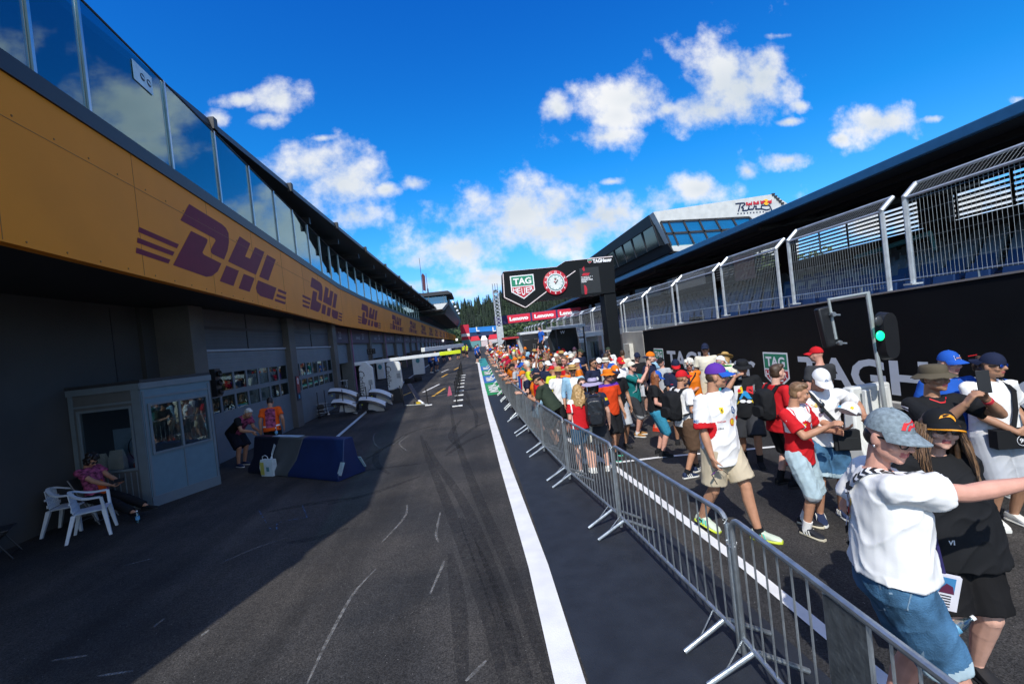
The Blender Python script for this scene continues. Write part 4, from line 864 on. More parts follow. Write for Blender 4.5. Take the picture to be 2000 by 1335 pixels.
# ================================================================ crowd control barriers
JY=[.86,3.2,5.6,7.69,9.76,11.95,14.15,16.4,18.65,20.9,23.15,25.4,27.65,29.9,32.15,34.4,36.65,38.9]
BXp=[(.86,1.60),(1.6,1.64),(3.2,1.715),(5.6,1.58),(7.7,1.37),(9.8,1.25),(13.5,1.13),(16.5,1.08),(21,1.06),(30,1.08),(40,1.10)]
def bx(y):
    for (a,xa),(b,xb) in zip(BXp,BXp[1:]):
        if y<=b: return xa+(xb-xa)*(y-a)/(b-a)
    return BXp[-1][1]
def barrier(L_,nb,detail=True,plate=None):
    root=empty('crowd_barrier'); n=10 if detail else 6; H_=1.1; r=.021; zb=.19
    q=MB().m(M_galv); a=.10
    def arc(cx,cz,t0,t1,k=5): return [(0,cx+a*math.cos(t0+(t1-t0)*i/k),cz+a*math.sin(t0+(t1-t0)*i/k)) for i in range(k+1)]
    q.path([(0,0,.05)]+arc(a,H_-a-r,pi,pi/2)+arc(L_-a,H_-a-r,pi/2,0)+[(0,L_,.05)],r,n); q.build('frame',root)
    q=MB().m(M_galv); q.tube((0,0,zb),(0,L_,zb),.018,n=n); q.build('bottom_rail',root)
    q=MB().m(M_galv)
    for i in range(1,nb):
        yy=L_*i/nb; 
        if plate and plate[0]<yy<plate[1]: continue
        q.tube((0,yy,zb+.01),(0,yy,H_-r-.012),.0075,n=6 if detail else 4)
    q.build('bars',root)
    if plate:
        q=MB().m(mat('scratched_plate',(.13,.145,.15),.5,.6,var=.3,scale=14,bump=.3,bscale=30)); q.bb(-.012,plate[0],.3,.012,plate[1],H_-.05); q.build('sign_plate',root)
        q=MB().m(M_galv); q.tube((0,plate[0],zb),(0,plate[0],H_-.04),.012,n=6); q.tube((0,plate[1],zb),(0,plate[1],H_-.04),.012,n=6); q.build('plate_bar',root)
    for yy in (.16,L_-.16):
        q=MB().m(M_galv); fl=.36 if detail else .24; q.tube((-fl,yy,.015),(-.02,yy,zb),.019,n=n); q.tube((.02,yy,zb),(.36,yy,.015),.019,n=n); q.tube((-.22,yy+.01,.09),(0,yy+.16,zb),.006,n=4); q.build('foot',root)
    return root
bl=['galvanised crowd barrier with flat scratched plate at the front corner by the selfie women','galvanised crowd barrier just behind the plated one, tied to it with wire','third crowd barrier from the plated one, in front of the skirted woman','fourth crowd barrier from the plated one, beside the leaning man in dark green']
protoF=None
for i in range(len(JY)-1):
    y0,y1=JY[i]+.03,JY[i+1]-.03; x0,x1=bx(y0),bx(y1); L_=math.hypot(x1-x0,y1-y0)
    if i==0: o=barrier(L_,17,True,(y_a:=1.06,1.34))
    elif i<6: o=barrier(L_,18 if i>1 else 17,True)
    else:
        if protoF is None: protoF=barrier(2.19,18,False); o=protoF
        else: o=copy_tree(protoF)
    zz=zg(y0); o.location=(x0,y0,zz); o.rotation_euler=(math.atan2(zg(y1)-zz,L_),0,-math.atan2(x1-x0,y1-y0)) 
    tag(o,bl[i] if i<4 else 'galvanised crowd barrier in the row further down the pit lane, pressed against by the crowd','crowd barrier','row of crowd barriers along the pit lane')
q=MB().m(mat('tie_wire',(.6,.62,.65),.3,.8)); 
for k in range(14): a=k*.9; q.tube((.03*math.cos(a),.05*math.sin(a),.02*math.sin(a*1.7)),(.03*math.cos(a+.9),.05*math.sin(a+.9),.02*math.sin((a+.9)*1.7)),.004,n=4)
o=q.build('wire_tie'); o.location=(1.715,3.2,.88); tag(o,'twisted wire tie joining the two nearest crowd barriers','wire tie')
# ================================================================ marshal cabin
M_cabS=mat('cabin_grey_panel',(.10,.105,.105),.55,var=.08); M_cabB=mat('cabin_blue_grey_panel',(.11,.19,.24),.5,var=.06); M_cabF=mat('cabin_frame',(.14,.18,.205),.45,var=.06)
A_=V((-8.0,9.6,0)); B_=V((-6.63,9.57,0)); C_=V((-6.0,10.8,0)); D_=V((-7.9,11.4,0)); HC=2.47
CB=empty('marshal_cabin',B_,0,'small grey and blue marshal cabin with two windows against the pit building wall','cabin')
def cb(mb,n,par=None,**k):
    o=mb.build(n,par or CB,**k)
    if par is None: o.location=-B_
    return o
def face(P0,P1,mt,win,panels,name):
    u=(P1-P0); l=u.length; u.normalize(); nn=V((u.y,-u.x,0)); z=V((0,0,1)); q=MB().m(mt)
    s0,z0,s1,z1=win
    def slab(m_,a,b,c,d,off=0,th=.05): q.m(m_); q.prism([(a,b),(c,b),(c,d),(a,d)],P0+nn*off,u,z,-nn*th)
    slab(mt,0,.0,l,z0); slab(mt,0,z1,l,HC-.1); slab(mt,0,z0,s0,z1); slab(mt,s1,z0,l,z1)
    cb(q,name,smooth=0)
    q=MB().m(M_cabF)
    for (a,b,c,d) in panels: q.prism([(a,b),(c,b),(c,d),(a,d)],P0+nn*.015,u,z,-nn*.0145)
    q.prism([(-.03,HC-.12),(l+.03,HC-.12),(l+.03,HC),(-.03,HC)],P0+nn*.03,u,z,-nn*.08)
    cb(q,'trim',smooth=0)
    wf=MB().m(M_cabF); t=.045
    for (a,b,c,d) in ((s0-t,z0-t,s1+t,z0),(s0-t,z1,s1+t,z1+t),(s0-t,z0,s0,z1),(s1,z0,s1+t,z1)): wf.prism([(a,b),(c,b),(c,d),(a,d)],P0+nn*.03,u,z,-nn*.075)
    if name.startswith('front'): wf.prism([((s0+s1)/2-.02,z0),((s0+s1)/2+.02,z0),((s0+s1)/2+.02,z1),((s0+s1)/2-.02,z1)],P0+nn*.02,u,z,-nn*.05)
    fo=cb(wf,'window',smooth=0)
    g=MB().m(glassmat('cabin_glass',(.85,.88,.9),.10)); g.prism([(s0,z0),(s1,z0),(s1,z1),(s0,z1)],P0-nn*.01,u,z,-nn*.006); o=g.build('pane',fo); return u,nn
u2,n2=face(B_,C_,M_cabB,(.14,1.06,1.25,2.0),[(0,.0,1.38,.2),(.02,.2,.06,2.3),(1.32,.2,1.36,2.3),(.06,2.15,1.32,2.19),(.68,.2,.70,1.0)],'front_wall')
u1,n1=face(A_,B_,M_cabS,(.2,.82,1.14,2.0),[(1.2,.0,1.36,2.35),(.02,.0,.1,2.35),(.1,2.1,1.2,2.14)]+[(.14+.11*k,.05,.155+.11*k,.74) for k in range(10)],'side_wall')
q=MB().m(M_dark); q.prism([(A_.x-.02,A_.y-.03),(B_.x+.03,B_.y-.03),(C_.x+.03,C_.y),(D_.x,D_.y)],(0,0,HC+.003),(1,0,0),(0,1,0),V((0,0,.06))); cb(q,'roof')
q=MB().m(mat('cabin_inside',(.10,.11,.12),.8)); q.prism([(A_.x+.06,A_.y+.1),(B_.x-.06,B_.y+.1),(C_.x-.1,C_.y-.02),(D_.x,D_.y)],(0,0,.02),(1,0,0),(0,1,0),V((0,0,.7))); q.bb(-7.95,11.2,.7,-6.3,11.25,2.4); cb(q,'interior',smooth=0)
# things on the cabin window shelf
for k,(s_,w_,h_,lab) in enumerate(((.34,.24,.42,'left cream folded paper bag behind the cabin side window'),(.66,.27,.46,'right cream folded paper bag behind the cabin side window'))):
    q=MB().m(mat('cream_paper',(.50,.48,.40),.8,var=.1)); q.loft([[V((-w_/2,-.07,0)),V((w_/2,-.07,0)),V((w_/2,.07,0)),V((-w_/2,.07,0))],[V((-w_/2-.02,-.06,h_*.55)),V((w_/2,-.06,h_*.55)),V((w_/2,.06,h_*.55)),V((-w_/2-.02,.06,h_*.55))],[V((-w_/2+.02,-.03,h_)),V((w_/2-.02,-.03,h_)),V((w_/2-.02,.0,h_)),V((-w_/2+.02,.0,h_))]])
    o=q.build('paper_bag',smooth=0); p=A_+u1*s_-n1*.2; o.location=(p.x,p.y,.725); tag(o,lab,'bag')
q=MB().m(mat('pale_blue_board',(.20,.29,.36),.6)); q.bb(-.42,0,0,.3,.02,.85); q.m(M_black)
for a in range(16): q.beam((.05+.2*math.cos(a*pi/8),-.005,.42+.26*math.sin(a*pi/8)),(.05+.2*math.cos((a+1)*pi/8),-.005,.42+.26*math.sin((a+1)*pi/8)),.02,.012)
q.beam((-.02,-.006,.3),(.12,-.006,.62),.05,.01); o=q.build('notice_board'); p=A_+u1*.85-n1*.45; o.location=(p.x,p.y,.725); tag(o,'pale blue board with black ring and slash inside the cabin','board')
q=MB().m(mat('red_plastic',(.35,.02,.015),.4)); q.lathe([(.07,0),(.075,.01),(.075,.16),(.05,.19)],(0,0,0),14); q.m(M_black).lathe([(.03,.19),(.035,.2),(.035,.27),(.01,.28)],(0,0,0),12); o=q.build('red_canister'); p=A_+u1*1.06-n1*.16; o.location=(p.x,p.y,.725); tag(o,'small red canister with black cap in the cabin window','canister')
# ================================================================ seating by the cabin
M_plas=mat('white_garden_plastic',(.60,.66,.70),.35,var=.06)
def plastic_chair(loc,rz,lab):
    r=empty('plastic_chair',loc,rz,lab,'chair','white plastic chairs by the cabin')   # faces local +y
    q=MB().m(M_plas); q.loft([[V((-.22,.22,.42)),V((.22,.22,.42)),V((.19,-.2,.41)),V((-.19,-.2,.41))],[V((-.23,.23,.445)),V((.23,.23,.445)),V((.2,-.2,.435)),V((-.2,-.2,.435))]]); q.build('seat',r,bevel=.01)
    q=MB().m(M_plas)
    def rim(t): return V((.27*math.cos(t),-.02-.27*max(0,math.sin(t))*.9 if True else 0,.0))
    arcp=[]
    for i in range(15):
        t=pi*i/14; x=.28*math.cos(t); y=.18-.42*math.sin(t)**.7; z=.66+.13*math.sin(t)**2; arcp.append(V((x,y,z)))
    for a,b in zip(arcp,arcp[1:]): q.beam(a,b,.055,.028)
    q.build('arm_rail',r)
    q=MB().m(M_plas)
    for k in range(-3,4):
        x=.05*k; q.beam((x*.9,-.2,.44),(x,-.235,.775),.028,.012,V((0,1,0)))
    q.beam((-.19,-.205,.5),(.19,-.205,.5),.02,.05); q.beam((-.2,-.222,.62),(.2,-.222,.62),.02,.03); q.build('backrest',r)
    for sx in (-1,1):
        q=MB().m(M_plas); q.loft([[V((sx*.215-.025,.19,.42)),V((sx*.215+.025,.19,.42)),V((sx*.215+.025,.23,.42)),V((sx*.215-.025,.23,.42))][::1],[V((sx*.28-.02,.17,.66)),V((sx*.28+.02,.17,.66)),V((sx*.28+.02,.21,.66)),V((sx*.28-.02,.21,.66))]]); q.build('arm_support',r)
        for (y0,y1) in ((.2,.26),(-.18,-.29)):
            q=MB().m(M_plas); q.loft([[V((sx*.27-.02,y1-.02,0)),V((sx*.27+.02,y1-.02,0)),V((sx*.27+.02,y1+.02,0)),V((sx*.27-.02,y1+.02,0))],[V((sx*.205-.035,y0-.03,.43)),V((sx*.205+.035,y0-.03,.43)),V((sx*.205+.035,y0+.03,.43)),V((sx*.205-.035,y0+.03,.43))]]); q.build('leg',r)
    return r
plastic_chair((-6.78,8.35,0),R(-62),'front white plastic garden chair nearest the camera beside the seated marshal')
plastic_chair((-7.55,8.85,0),R(-75),'rear white plastic garden chair standing against the dark wall')
def folding_chair(loc,rz,lab,col,seatz=.44):
    r=empty('folding_chair',loc,rz,lab,'chair'); q=MB().m(col)
    for sx in (-.22,.22):
        q.tube((sx,.24,0),(sx,-.22,.86),.012,n=6); q.tube((sx*.92,-.24,0),(sx*.92,.2,seatz),.012,n=6)
    q.tube((-.22,.2,.05),(.22,.2,.05),.01,n=5); q.tube((-.2,-.2,.05),(.2,-.2,.05),.01,n=5); q.build('frame',r)
    q=MB().m(M_dark); q.bb(-.21,-.2,seatz-.015,.21,.22,seatz+.015); q.build('seat',r,bevel=.008); q=MB().m(M_dark); q.beam((0,-.13,.62),(0,-.22,.86),.44,.02,V((0,1,0))); q.build('backrest',r,bevel=.008); return r
folding_chair((-7.75,7.75,0),R(-60),'dark folding chair at the wall, cut by the picture edge',M_black)
folding_chair((-7.35,9.12,0),R(-90),'dark chair with pale metal frame the marshal sits on',mat('dull_tube',(.16,.17,.18),.5,.5))
def bottle(loc,lab,h=.22,tint=(.25,.5,.65),label=(.12,.35,.55)):
    q=MB().m(glassmat('bottle_plastic',(.7,.85,.9),.12)); q.lathe([(.028,0),(.032,.01),(.032,h*.62),(.026,h*.72),(.012,h*.86),(.012,h*.92)],(0,0,0),12); q.m(mat('bottle_label',label,.5)).lathe([(.0325,h*.25),(.0328,h*.26),(.0328,h*.52),(.0325,h*.53)],(0,0,0),12); q.m(M_white).lathe([(.014,h*.92),(.014,h),(.002,h)],(0,0,0),10)
    o=q.build('water_bottle'); o.location=loc; tag(o,lab,'bottle'); return o
bottle((-6.3,8.68,0),'blue labelled water bottle standing on the asphalt by the seated marshal')
# ================================================================ blue and grey concrete barrier
e0=V((-2.86,9.93,0)); du=V((-.817,.576,0)); pn=V((-du.y,du.x,0)); LB=3.3
JB=empty('concrete_block_barrier',e0,0,'low concrete safety barrier painted blue and grey with sloping foot','barrier'); prof=[(-.36,0),(-.36,.1),(-.2,.34),(-.12,.80),(-.09,.83),(.09,.83),(.12,.80),(.2,.34),(.36,.1),(.36,0)]
cuts=[(0,1.55,'barrier_blue',(.006,.018,.085)),(1.55,2.45,'barrier_grey',(.075,.085,.09)),(2.45,3.3,'barrier_navy',(.006,.010,.024))]
for a,b,cn,cc_ in cuts:
    q=MB().m(mat(cn,cc_,.55,var=.14,scale=3,bump=.15,bscale=40)); sh=lambda s_,z: s_+((.42-z)*.45 if 0<s_<LB else 0)
    def ringp(s_,endtaper=0): return [du*(sh(s_,z)+endtaper)+pn*p+V((0,0,z)) for p,z in prof]
    r0=ringp(a+(.003 if a>0 else 0)); r1=ringp(b); q.loft([r0,r1] if pn.cross(V((0,0,1))).dot(du)>0 else [r1,r0]); q.build('painted_segment',JB,bevel=.015)
for s_ in (-1,1): q=MB().m(mat('barrier_stripe_pale',(.30,.38,.42),.5)); q.beam(-du*.004+pn*s_*.33+V((0,0,.12)),-du*.004+pn*s_*.21+V((0,0,.36)),.02,.12,du); q.build('end_stripe',JB)
q=MB().m(mat('pale_blue_top',(.36,.48,.55),.5)); q.loft([[du*s_+pn*p+V((0,0,z)) for p,z in ((-.085,.832),(.085,.832),(.085,.838),(-.085,.838))] for s_ in (1.6,2.6)]); q.build('pale_top_strip',JB)  # paler blue-grey strip along part of the barrier top
p=e0+du*2.55; bottle((p.x,p.y,.838),'small water bottle standing on top of the concrete barrier',.2)
q=MB().m(mat('tote_white',(.52,.62,.66),.7)); q.loft([[V((-.17,-.06,0)),V((.17,-.06,0)),V((.17,.06,0)),V((-.17,.06,0))],[V((-.19,-.08,.2)),V((.18,-.07,.2)),V((.18,.07,.2)),V((-.19,.08,.2))],[V((-.18,-.05,.38)),V((.19,-.05,.38)),V((.19,.06,.38)),V((-.18,.06,.38))]]); q.m(mat('tote_yellow_print',(.45,.42,.08),.7)).bb(-.165,-.083,.04,-.05,-.079,.33); q.m(mat('tote_green_print',(.08,.22,.25),.7)).bb(.02,-.083,.12,.1,-.077,.22)
TB=q.build('tote_bag'); TB.location=(-5.02,10.98,0); TB.rotation_euler=(0,0,R(-25)); tag(TB,'white tote bag with printed sides standing against the concrete barrier','bag')
q=MB().m(mat('tote_handle',(.6,.68,.72),.7)); 
q.path([(-.1,-.05,.37),(-.09,-.06,.46),(0,-.06,.49),(.06,-.05,.45),(.07,-.05,.37)],.008,5); q.path([(.05,.03,.37),(.12,.05,.5),(.22,.05,.68),(.2,.05,.72),(.1,.04,.5),(.09,.04,.37)],.012,5); q.build('handle',TB)
# ================================================================ pit stop equipment
M_pw=mat('equipment_white',(.66,.70,.71),.4,var=.06); M_ink=mat('black_script',(.012,.013,.015),.5)
def board(px,Y,lab,script,d=.25):
    pts=[ony(590+x/8.345,670+y/8.345,Y) for x,y in px]; c=V((sum(p.x for p in pts)/len(pts),Y,zg(Y))); r=empty('equipment_board',c,0,lab,'equipment board','white script boards by the garages')
    q=MB().m(M_pw); q.prism([(p.x-c.x,p.z-c.z) for p in pts],(0,0,0),(1,0,0),(0,0,1),V((0,d,0))); q.build('board',r,bevel=.02)
    a=ony(590+script[0]/8.345,670+script[1]/8.345,Y); b=ony(590+script[2]/8.345,670+script[3]/8.345,Y); q=MB().m(M_ink)
    up=(a-b); ln=up.length; up.normalize(); rt=up.cross(V((0,1,0))); mid=(a+b)/2-c
    # slanted script running down the board
    vs,fs,wd=text_geo('Cadillac',.26,.0); k=ln/wd; uu=-up; ww=V((1,0,0))
    q.add([mid+uu*(v.x*k+v.y*.35)+ww*v.y+V((0,-.006,0)) for v in vs],fs); q.build('lettering',r,smooth=0)
    q=MB().m(mat('recess_grey',(.34,.37,.38),.5)); q.bb(.12,-.004,(a.z+b.z)/2-c.z-.12,.3,.0,(a.z+b.z)/2-c.z+.12); q.build('recess',r)
    low=min(p.z for p in pts)-c.z; q=MB().m(M_dark); q.bb(-.3,.03,0,.3,.2,low+.02); q.build('base',r); return r
board([(935,375),(975,350),(1000,300),(1030,300),(1080,345),(1140,400),(1185,790),(1090,860),(980,860),(955,820),(920,420)],21.4,'front white equipment board with black script lettering under the boom',(965,455,1000,850))
board([(1372,330),(1415,297),(1560,297),(1592,330),(1640,660),(1612,742),(1545,720),(1495,757),(1408,765),(1385,560)],22.6,'second white equipment board with black script lettering, in front of the garage',(1405,375,1420,715))
def boom(p0,p1,w,h,lab,tip=None,n='overhead_boom'):
    r=empty(n,p0,0,lab,'boom','pit stop booms over the lane'); p0=V(p0);p1=V(p1); m=p0+(p1-p0)*.79; q=MB().m(M_pw); q.beam((0,0,0),m-p0 if tip else p1-p0,w,h); q.build('beam',r,bevel=.02)
    if tip: q=MB().m(tip); q.beam(m-p0,p1-p0,w+.01,h+.02); q.build('tip',r,bevel=.02)
    return r
M_hiv=mat('fluorescent_yellow',(.62,.75,.02),.5)
ba=ony(692,711,21.5); bz=ba.z; bb_=onz(899,687,bz)
boom((ba.x,ba.y,bz),(bb_.x,bb_.y,bz+.02),.24,.16,'long white overhead boom with fluorescent yellow tip from the front script board',M_hiv)
ba=ony(826,683,33); bb_=onz(904,675,2.3) if False else ony(903,676,40)
boom((ba.x,33,ba.z),(bb_.x,40,ba.z),.3,.3,'short white overhead boom further down the lane behind the yellow tipped one')
M_cf=mat('carbon_black',(.012,.012,.014),.3,coat=.4)
def wing(pa,pb,Y,lab,noseside=1):
    a=ony(*pa,Y); b=ony(*pb,Y); c=(a+b)/2; r=empty('front_wing',c,0,lab,'front wing','spare front wings on the trolley'); u=(b-a); l=u.length; N_=9
    q=MB().m(M_pw); rings=[]
    for i in range(N_):
        t=i/(N_-1)-.5; p=u*t+V((0,0,.10*(1-4*t*t))); rings.append([p+V((0,-.16,.0)),p+V((0,-.12,.045)),p+V((0,.2,.11)),p+V((0,.22,.08))])
    q.loft(rings); q.build('main_plane',r)
    q=MB().m(M_cf); rings=[]
    for i in range(N_):
        t=i/(N_-1)-.5; p=u*t+V((0,0,.10*(1-4*t*t)-.06)); rings.append([p+V((0,-.15,-.02)),p+V((0,-.13,.03)),p+V((0,.24,.09)),p+V((0,.26,.04))])
    q.loft(rings); q.m(M_hiv).bb(-l*.38,-.165,-.03,-l*.34,-.15,.0); q.build('lower_plane',r)
    for s_ in (-1,1):
        q=MB().m(M_cf); q.prism([(-.2,-.16),(.28,-.18),(.3,.1),(-.05,.12)],u*.5*s_,(0,1,0),(0,0,1),V((.015*s_,0,0))); q.build('end_plate',r)
    q=MB().m(M_pw); q.prism([(-.36,-.42),(-.28,-.1),(.1,-.08),(.36,-.2),(.42,-.40),(.2,-.36),(.05,-.40),(-.15,-.37)],u*.05+V((0,.12,.02)),(u.normalized()),(0,0,1),V((0,.14,0))); q.build('nose',r,bevel=.02)
    return r
wing((643,764),(698,773),20.9,'rear left spare front wing with white upper edge on the trolley'); wing((649,786),(697,793),20.2,'front left spare front wing with white upper edge, lowest on the trolley')
wing((702,781),(754,791),20.2,'front right spare front wing nearest the lane on the trolley'); wing((722,765),(765,775),21.0,'rear right spare front wing below the white script board')
tr=empty('wing_trolley',(-6.2,20.6,0),0,'black tube trolley carrying the four spare front wings','trolley')
q=MB().m(M_dark); 
for x in (-.7,.35,1.35):
    for y in (-.45,.5): q.tube((x,y,.08),(x,y,1.15),.018,n=6)
for y in (-.45,.5):
    q.tube((-.75,y,.12),(1.4,y,.12),.02,n=6); q.tube((-.75,y,.5),(1.4,y,.5),.015,n=6)
for x in (-.7,1.35): q.tube((x,-.45,.12),(x,.5,.12),.02,n=6)
q.build('frame',tr)
for x in (-.7,1.35):
    for y in (-.45,.5): q=MB().m(M_black); q.lathe([(.06,-.02),(.07,0),(.06,.02)],(x,y,.07),12,Matrix.Rotation(pi/2,3,'X')); q.build('wheel',tr)
# garage tool trolleys and wheel racks beside the second pillar
for (px,py,lab) in ((628,812,'small metal hose trolley on castors beside the second garage pillar'),(672,790,'tall tool rack with grey tubes at the open garage mouth')):
    p=ong(px,py); r=empty('tool_trolley',p,R(20),lab,'trolley'); q=MB().m(M_galv); hh=.55 if px<640 else 1.25
    for x in (-.3,.3):
        for y in (-.2,.2): q.tube((x,y,.06),(x*.8,y*.6,hh),.014,n=5)
    for z in (.15,hh*.55,hh): q.tube((-.3,-.2,z),(.3,-.2,z),.012,n=5); q.tube((-.3,.2,z),(.3,.2,z),.012,n=5); q.tube((-.3,-.2,z),(-.3,.2,z),.012,n=5); q.tube((.3,-.2,z),(.3,.2,z),.012,n=5)
    q.tube((-.3,-.2,.15),(.3,.2,hh*.9),.012,n=5); q.build('frame',r)
    q=MB().m(M_black); 
    for z in (hh*.3,hh*.72): q.lathe([(.10,-.05),(.15,-.04),(.15,.04),(.10,.05)],(0,-.1,z),12,Matrix.Rotation(pi/2,3,'X'))
    q.build('hose_reel',r); q=MB().m(M_white)
    for x in (-.3,.3): q.lathe([(.04,-.015),(.05,0),(.04,.015)],(x,-.2,.05),10,Matrix.Rotation(pi/2,3,'X'))
    q.build('wheel',r)
# stanchion row with white feet
stx=[(893,793),(895,782),(896.5,772),(898,763.5),(899,756),(900,749),(901,743),(902.5,737.5),(903.5,733)]
proto=None
for i,p in enumerate(stx):
    if proto is None:
        proto=empty('lane_stanchion'); q=MB().m(M_black); q.tube((0,0,.03),(0,0,1.02),.024,n=8); q.build('post',proto); q=MB().m(M_white); q.bb(-.2,-.05,0,.2,.05,.035); q.bb(.1,-.11,0,.22,.11,.03); q.build('foot',proto); q=MB().m(M_black); q.ell((0,0,1.03),(.04,.04,.03),nu=8,nv=5); q.build('head',proto); o=proto
    else: o=copy_tree(proto)
    g=ong(*p); o.location=g; tag(o,'nearest black stanchion with white foot at the end of the row in the lane' if i==0 else ('farthest black stanchion of the row in the lane' if i==len(stx)-1 else 'black stanchion with white foot standing in the middle of the lane row'),'stanchion','row of stanchions in the pit lane')
q=MB().m(mat('pink_flag',(.42,.09,.15),.6)); q.prism([(0,0),(.2,.03),(.15,.4),(.1,.4)],(0,0,0),(1,0,0),(0,0,1),V((0,.02,0))); o=q.build('pink_pennant'); g=ong(*stx[0]); o.location=(g.x-.36,g.y+.1,g.z+.45); tag(o,'small pink red pennant hanging at the nearest lane stanchion','pennant')
# jack, hoop stand and other gear in the box
r=empty('car_jack',ong(812,790),R(15),'long black car jack with yellow foot lying in the pit box','jack'); q=MB().m(M_cf); q.beam((-.15,.5,.95),(.14,-.15,.2),.2,.06); q.build('lever',r,bevel=.01); q=MB().m(mat('jack_yellow',(.55,.38,.01),.5)); q.bb(.0,-.35,.03,.18,-.15,.14); q.build('foot',r,bevel=.01); q=MB().m(M_white); q.beam((.14,-.15,.2),(.3,-.4,.05),.1,.04); q.build('handle',r); q=MB().m(M_black)
for x in (-.05,.3): q.lathe([(.05,-.02),(.09,0),(.05,.02)],(x,0,.09),12,Matrix.Rotation(pi/2,3,'Y'))
q.build('wheel',r)
r=empty('hoop_stand',ong(790,793),0,'low black hoop stand with pale floor bar in the pit box','stand'); a=ong(790,793); b=ong(836,790); d_=b-a; q=MB().m(M_black); q.tube((0,0,0),(-.12,0,.95),.025,n=6); q.tube(d_,d_+V((-.02,0,.75)),.025,n=6); q.build('post',r); q=MB().m(M_galv); q.tube((0,0,.03),d_+V((0,0,.03)),.03,n=6); q.build('floor_bar',r); q=MB().m(M_white); q.bb(d_.x-.1,d_.y-.3,0,d_.x+.2,d_.y-.15,.03); q.build('foot',r)
def tyre(p,lab,n=3):
    r=empty('tyre_stack' if n>1 else 'tyre',p,0,lab,'tyres')
    for k in range(n):
        q=MB().m(mat('tyre_rubber',(.012,.012,.013),.8)); q.lathe([(.2,-.15),(.33,-.17),(.35,-.1),(.35,.1),(.33,.17),(.2,.15),(.2,-.15)],(0,0,.17+.34*k),18); q.build('tyre',r); q=MB().m(M_dark); q.lathe([(.02,-.1),(.2,-.1),(.2,.1),(.02,.1)],(0,0,.17+.34*k),14); q.build('rim',r)
    return r
tyre(ong(800,748),'short stack of black racing tyres beside the garage line',1); tyre(ong(815,744),'black racing tyre lying right of the tyre stack',1)
for (px,py,ptop,w_,lab) in ((819,733,692,.9,'tall white equipment cabinet with dark top beside the garages'),(745,742,706,.55,'narrow white cabinet behind the second script board')):
    p=ong(px,py); t_=ony(px,ptop,p.y).z-p.z; r=empty('equipment_cabinet',p,0,lab,'cabinet'); q=MB().m(M_pw); q.bb(-w_/2,0,.1,w_/2,.6,t_); q.build('body',r,bevel=.015); q=MB().m(M_dark); q.bb(-w_/2+.02,.02,t_+.003,w_/2-.02,.58,t_+.35); q.build('dark_top',r,bevel=.01); q=MB().m(mat('cabinet_emblem',(.05,.25,.30),.5)); q.ell((0,-.004,t_*.72),(.16,.01,.2)); q.build('emblem',r); q=MB().m(M_black)
    for x in (-w_/2+.1,w_/2-.1): q.lathe([(.02,-.02),(.05,0),(.02,.02)],(x,.1,.05),10,Matrix.Rotation(pi/2,3,'Y'))
    q.build('wheel',r)
p=ong(734,765); r=empty('lamp_board',(p.x,p.y,p.z),0,'black board of six lamps on a thin stand before the second garage row','lamp board'); zt=ony(736,684,p.y).z; q=MB().m(M_black); q.bb(-.25,-.03,zt-.33,.25,.03,zt); q.tube((0,0,0),(0,0,zt-.33),.02,n=6); q.bb(-.2,-.15,0,.2,.15,.03); q.build('board',r); 
for i in range(6): q=MB().m(mat('dull_lamp',(.10,.10,.10),.3)); q.ell((-.16+.16*(i%3),-.035,zt-.09-.15*(i//3)),(.05,.02,.05),nu=10,nv=6); q.build('lamp',r)
# hung light panels far down the lane
for (px,py,lab) in ((865,665,'small square white light hanging below the far fascia'),(892,663,'second small white light hanging at the end of the far fascia')):
    p=ony(px,py,60); q=MB().m(mat('lit_panel',(.8,.8,.8),.5,emis=(1,1,1,.6))); q.bb(-.13,-.03,-.14,.13,.03,.14); q.m(M_dark).tube((0,0,.14),(0,0,1.2),.015,n=4); o=q.build('hanging_light'); o.location=p; tag(o,lab,'light')
# ================================================================ traffic light and white plastic barrier
TLp=ony(1735,790,5.8); TL=empty('traffic_light',(TLp.x,5.8,0),0,'pole mounted traffic light with lit green lamp in front of the black wall','traffic light')
zt=ony(1694,569,5.8).z; xt=ony(1694,569,5.8).x-TLp.x; q=MB().m(mat('pale_pole',(.38,.42,.42),.4,.3)); q.tube((0,0,.0),(xt,0,zt),.029,n=10); q.build('pole',TL)
ha=ony(1706,612,5.8); hb=ony(1727,700,5.8); hc=(ha+hb)/2; cx=hc.x-TLp.x+.035; q=MB().m(M_black); q.loft([[V((cx+.105*math.cos(a),-.16,hc.z+.31*math.copysign(abs(math.sin(a))**.45,math.sin(a)))) for a in [i*pi/10 for i in range(20)]],[V((cx+.115*math.cos(a),-.02,hc.z+.33*math.copysign(abs(math.sin(a))**.45,math.sin(a)))) for a in [i*pi/10 for i in range(20)]]]); q.build('housing',TL)
for k,(py,mt,nm) in enumerate(((627,mat('dark_lens',(.035,.037,.04),.25),'unlit_lamp'),(655.5,mat('green_lamp',(.02,.5,.2),.3,emis=(.0,1,.36,1.6),var=0),'green_lamp'))):
    p=ony(1715+k*3,py,5.64); q=MB().m(mt); q.ell((p.x-TLp.x,-.17,p.z),(.062,.02,.066),nu=16,nv=8); q.build(nm,TL)
a=ony(1693,572,5.8); b=ony(1618,585,5.8); q=MB().m(mat('pale_pole')); q.tube((a.x-TLp.x,0,a.z),(b.x-TLp.x,0,b.z),.018,n=8); c_=ony(1633,662,5.8); q.tube((b.x-TLp.x,0,b.z+.02),(c_.x-TLp.x,0,c_.z),.018,n=8); q.build('arm',TL)
a=ony(1606,600,5.85); b=ony(1624,676,5.85); q=MB().m(M_black); q.beam((a.x-TLp.x,.05,a.z),(b.x-TLp.x,.05,b.z),.1,.2,V((1,0,0))); q.build('side_light_housing',TL,bevel=.02)
q=MB().m(M_galv)
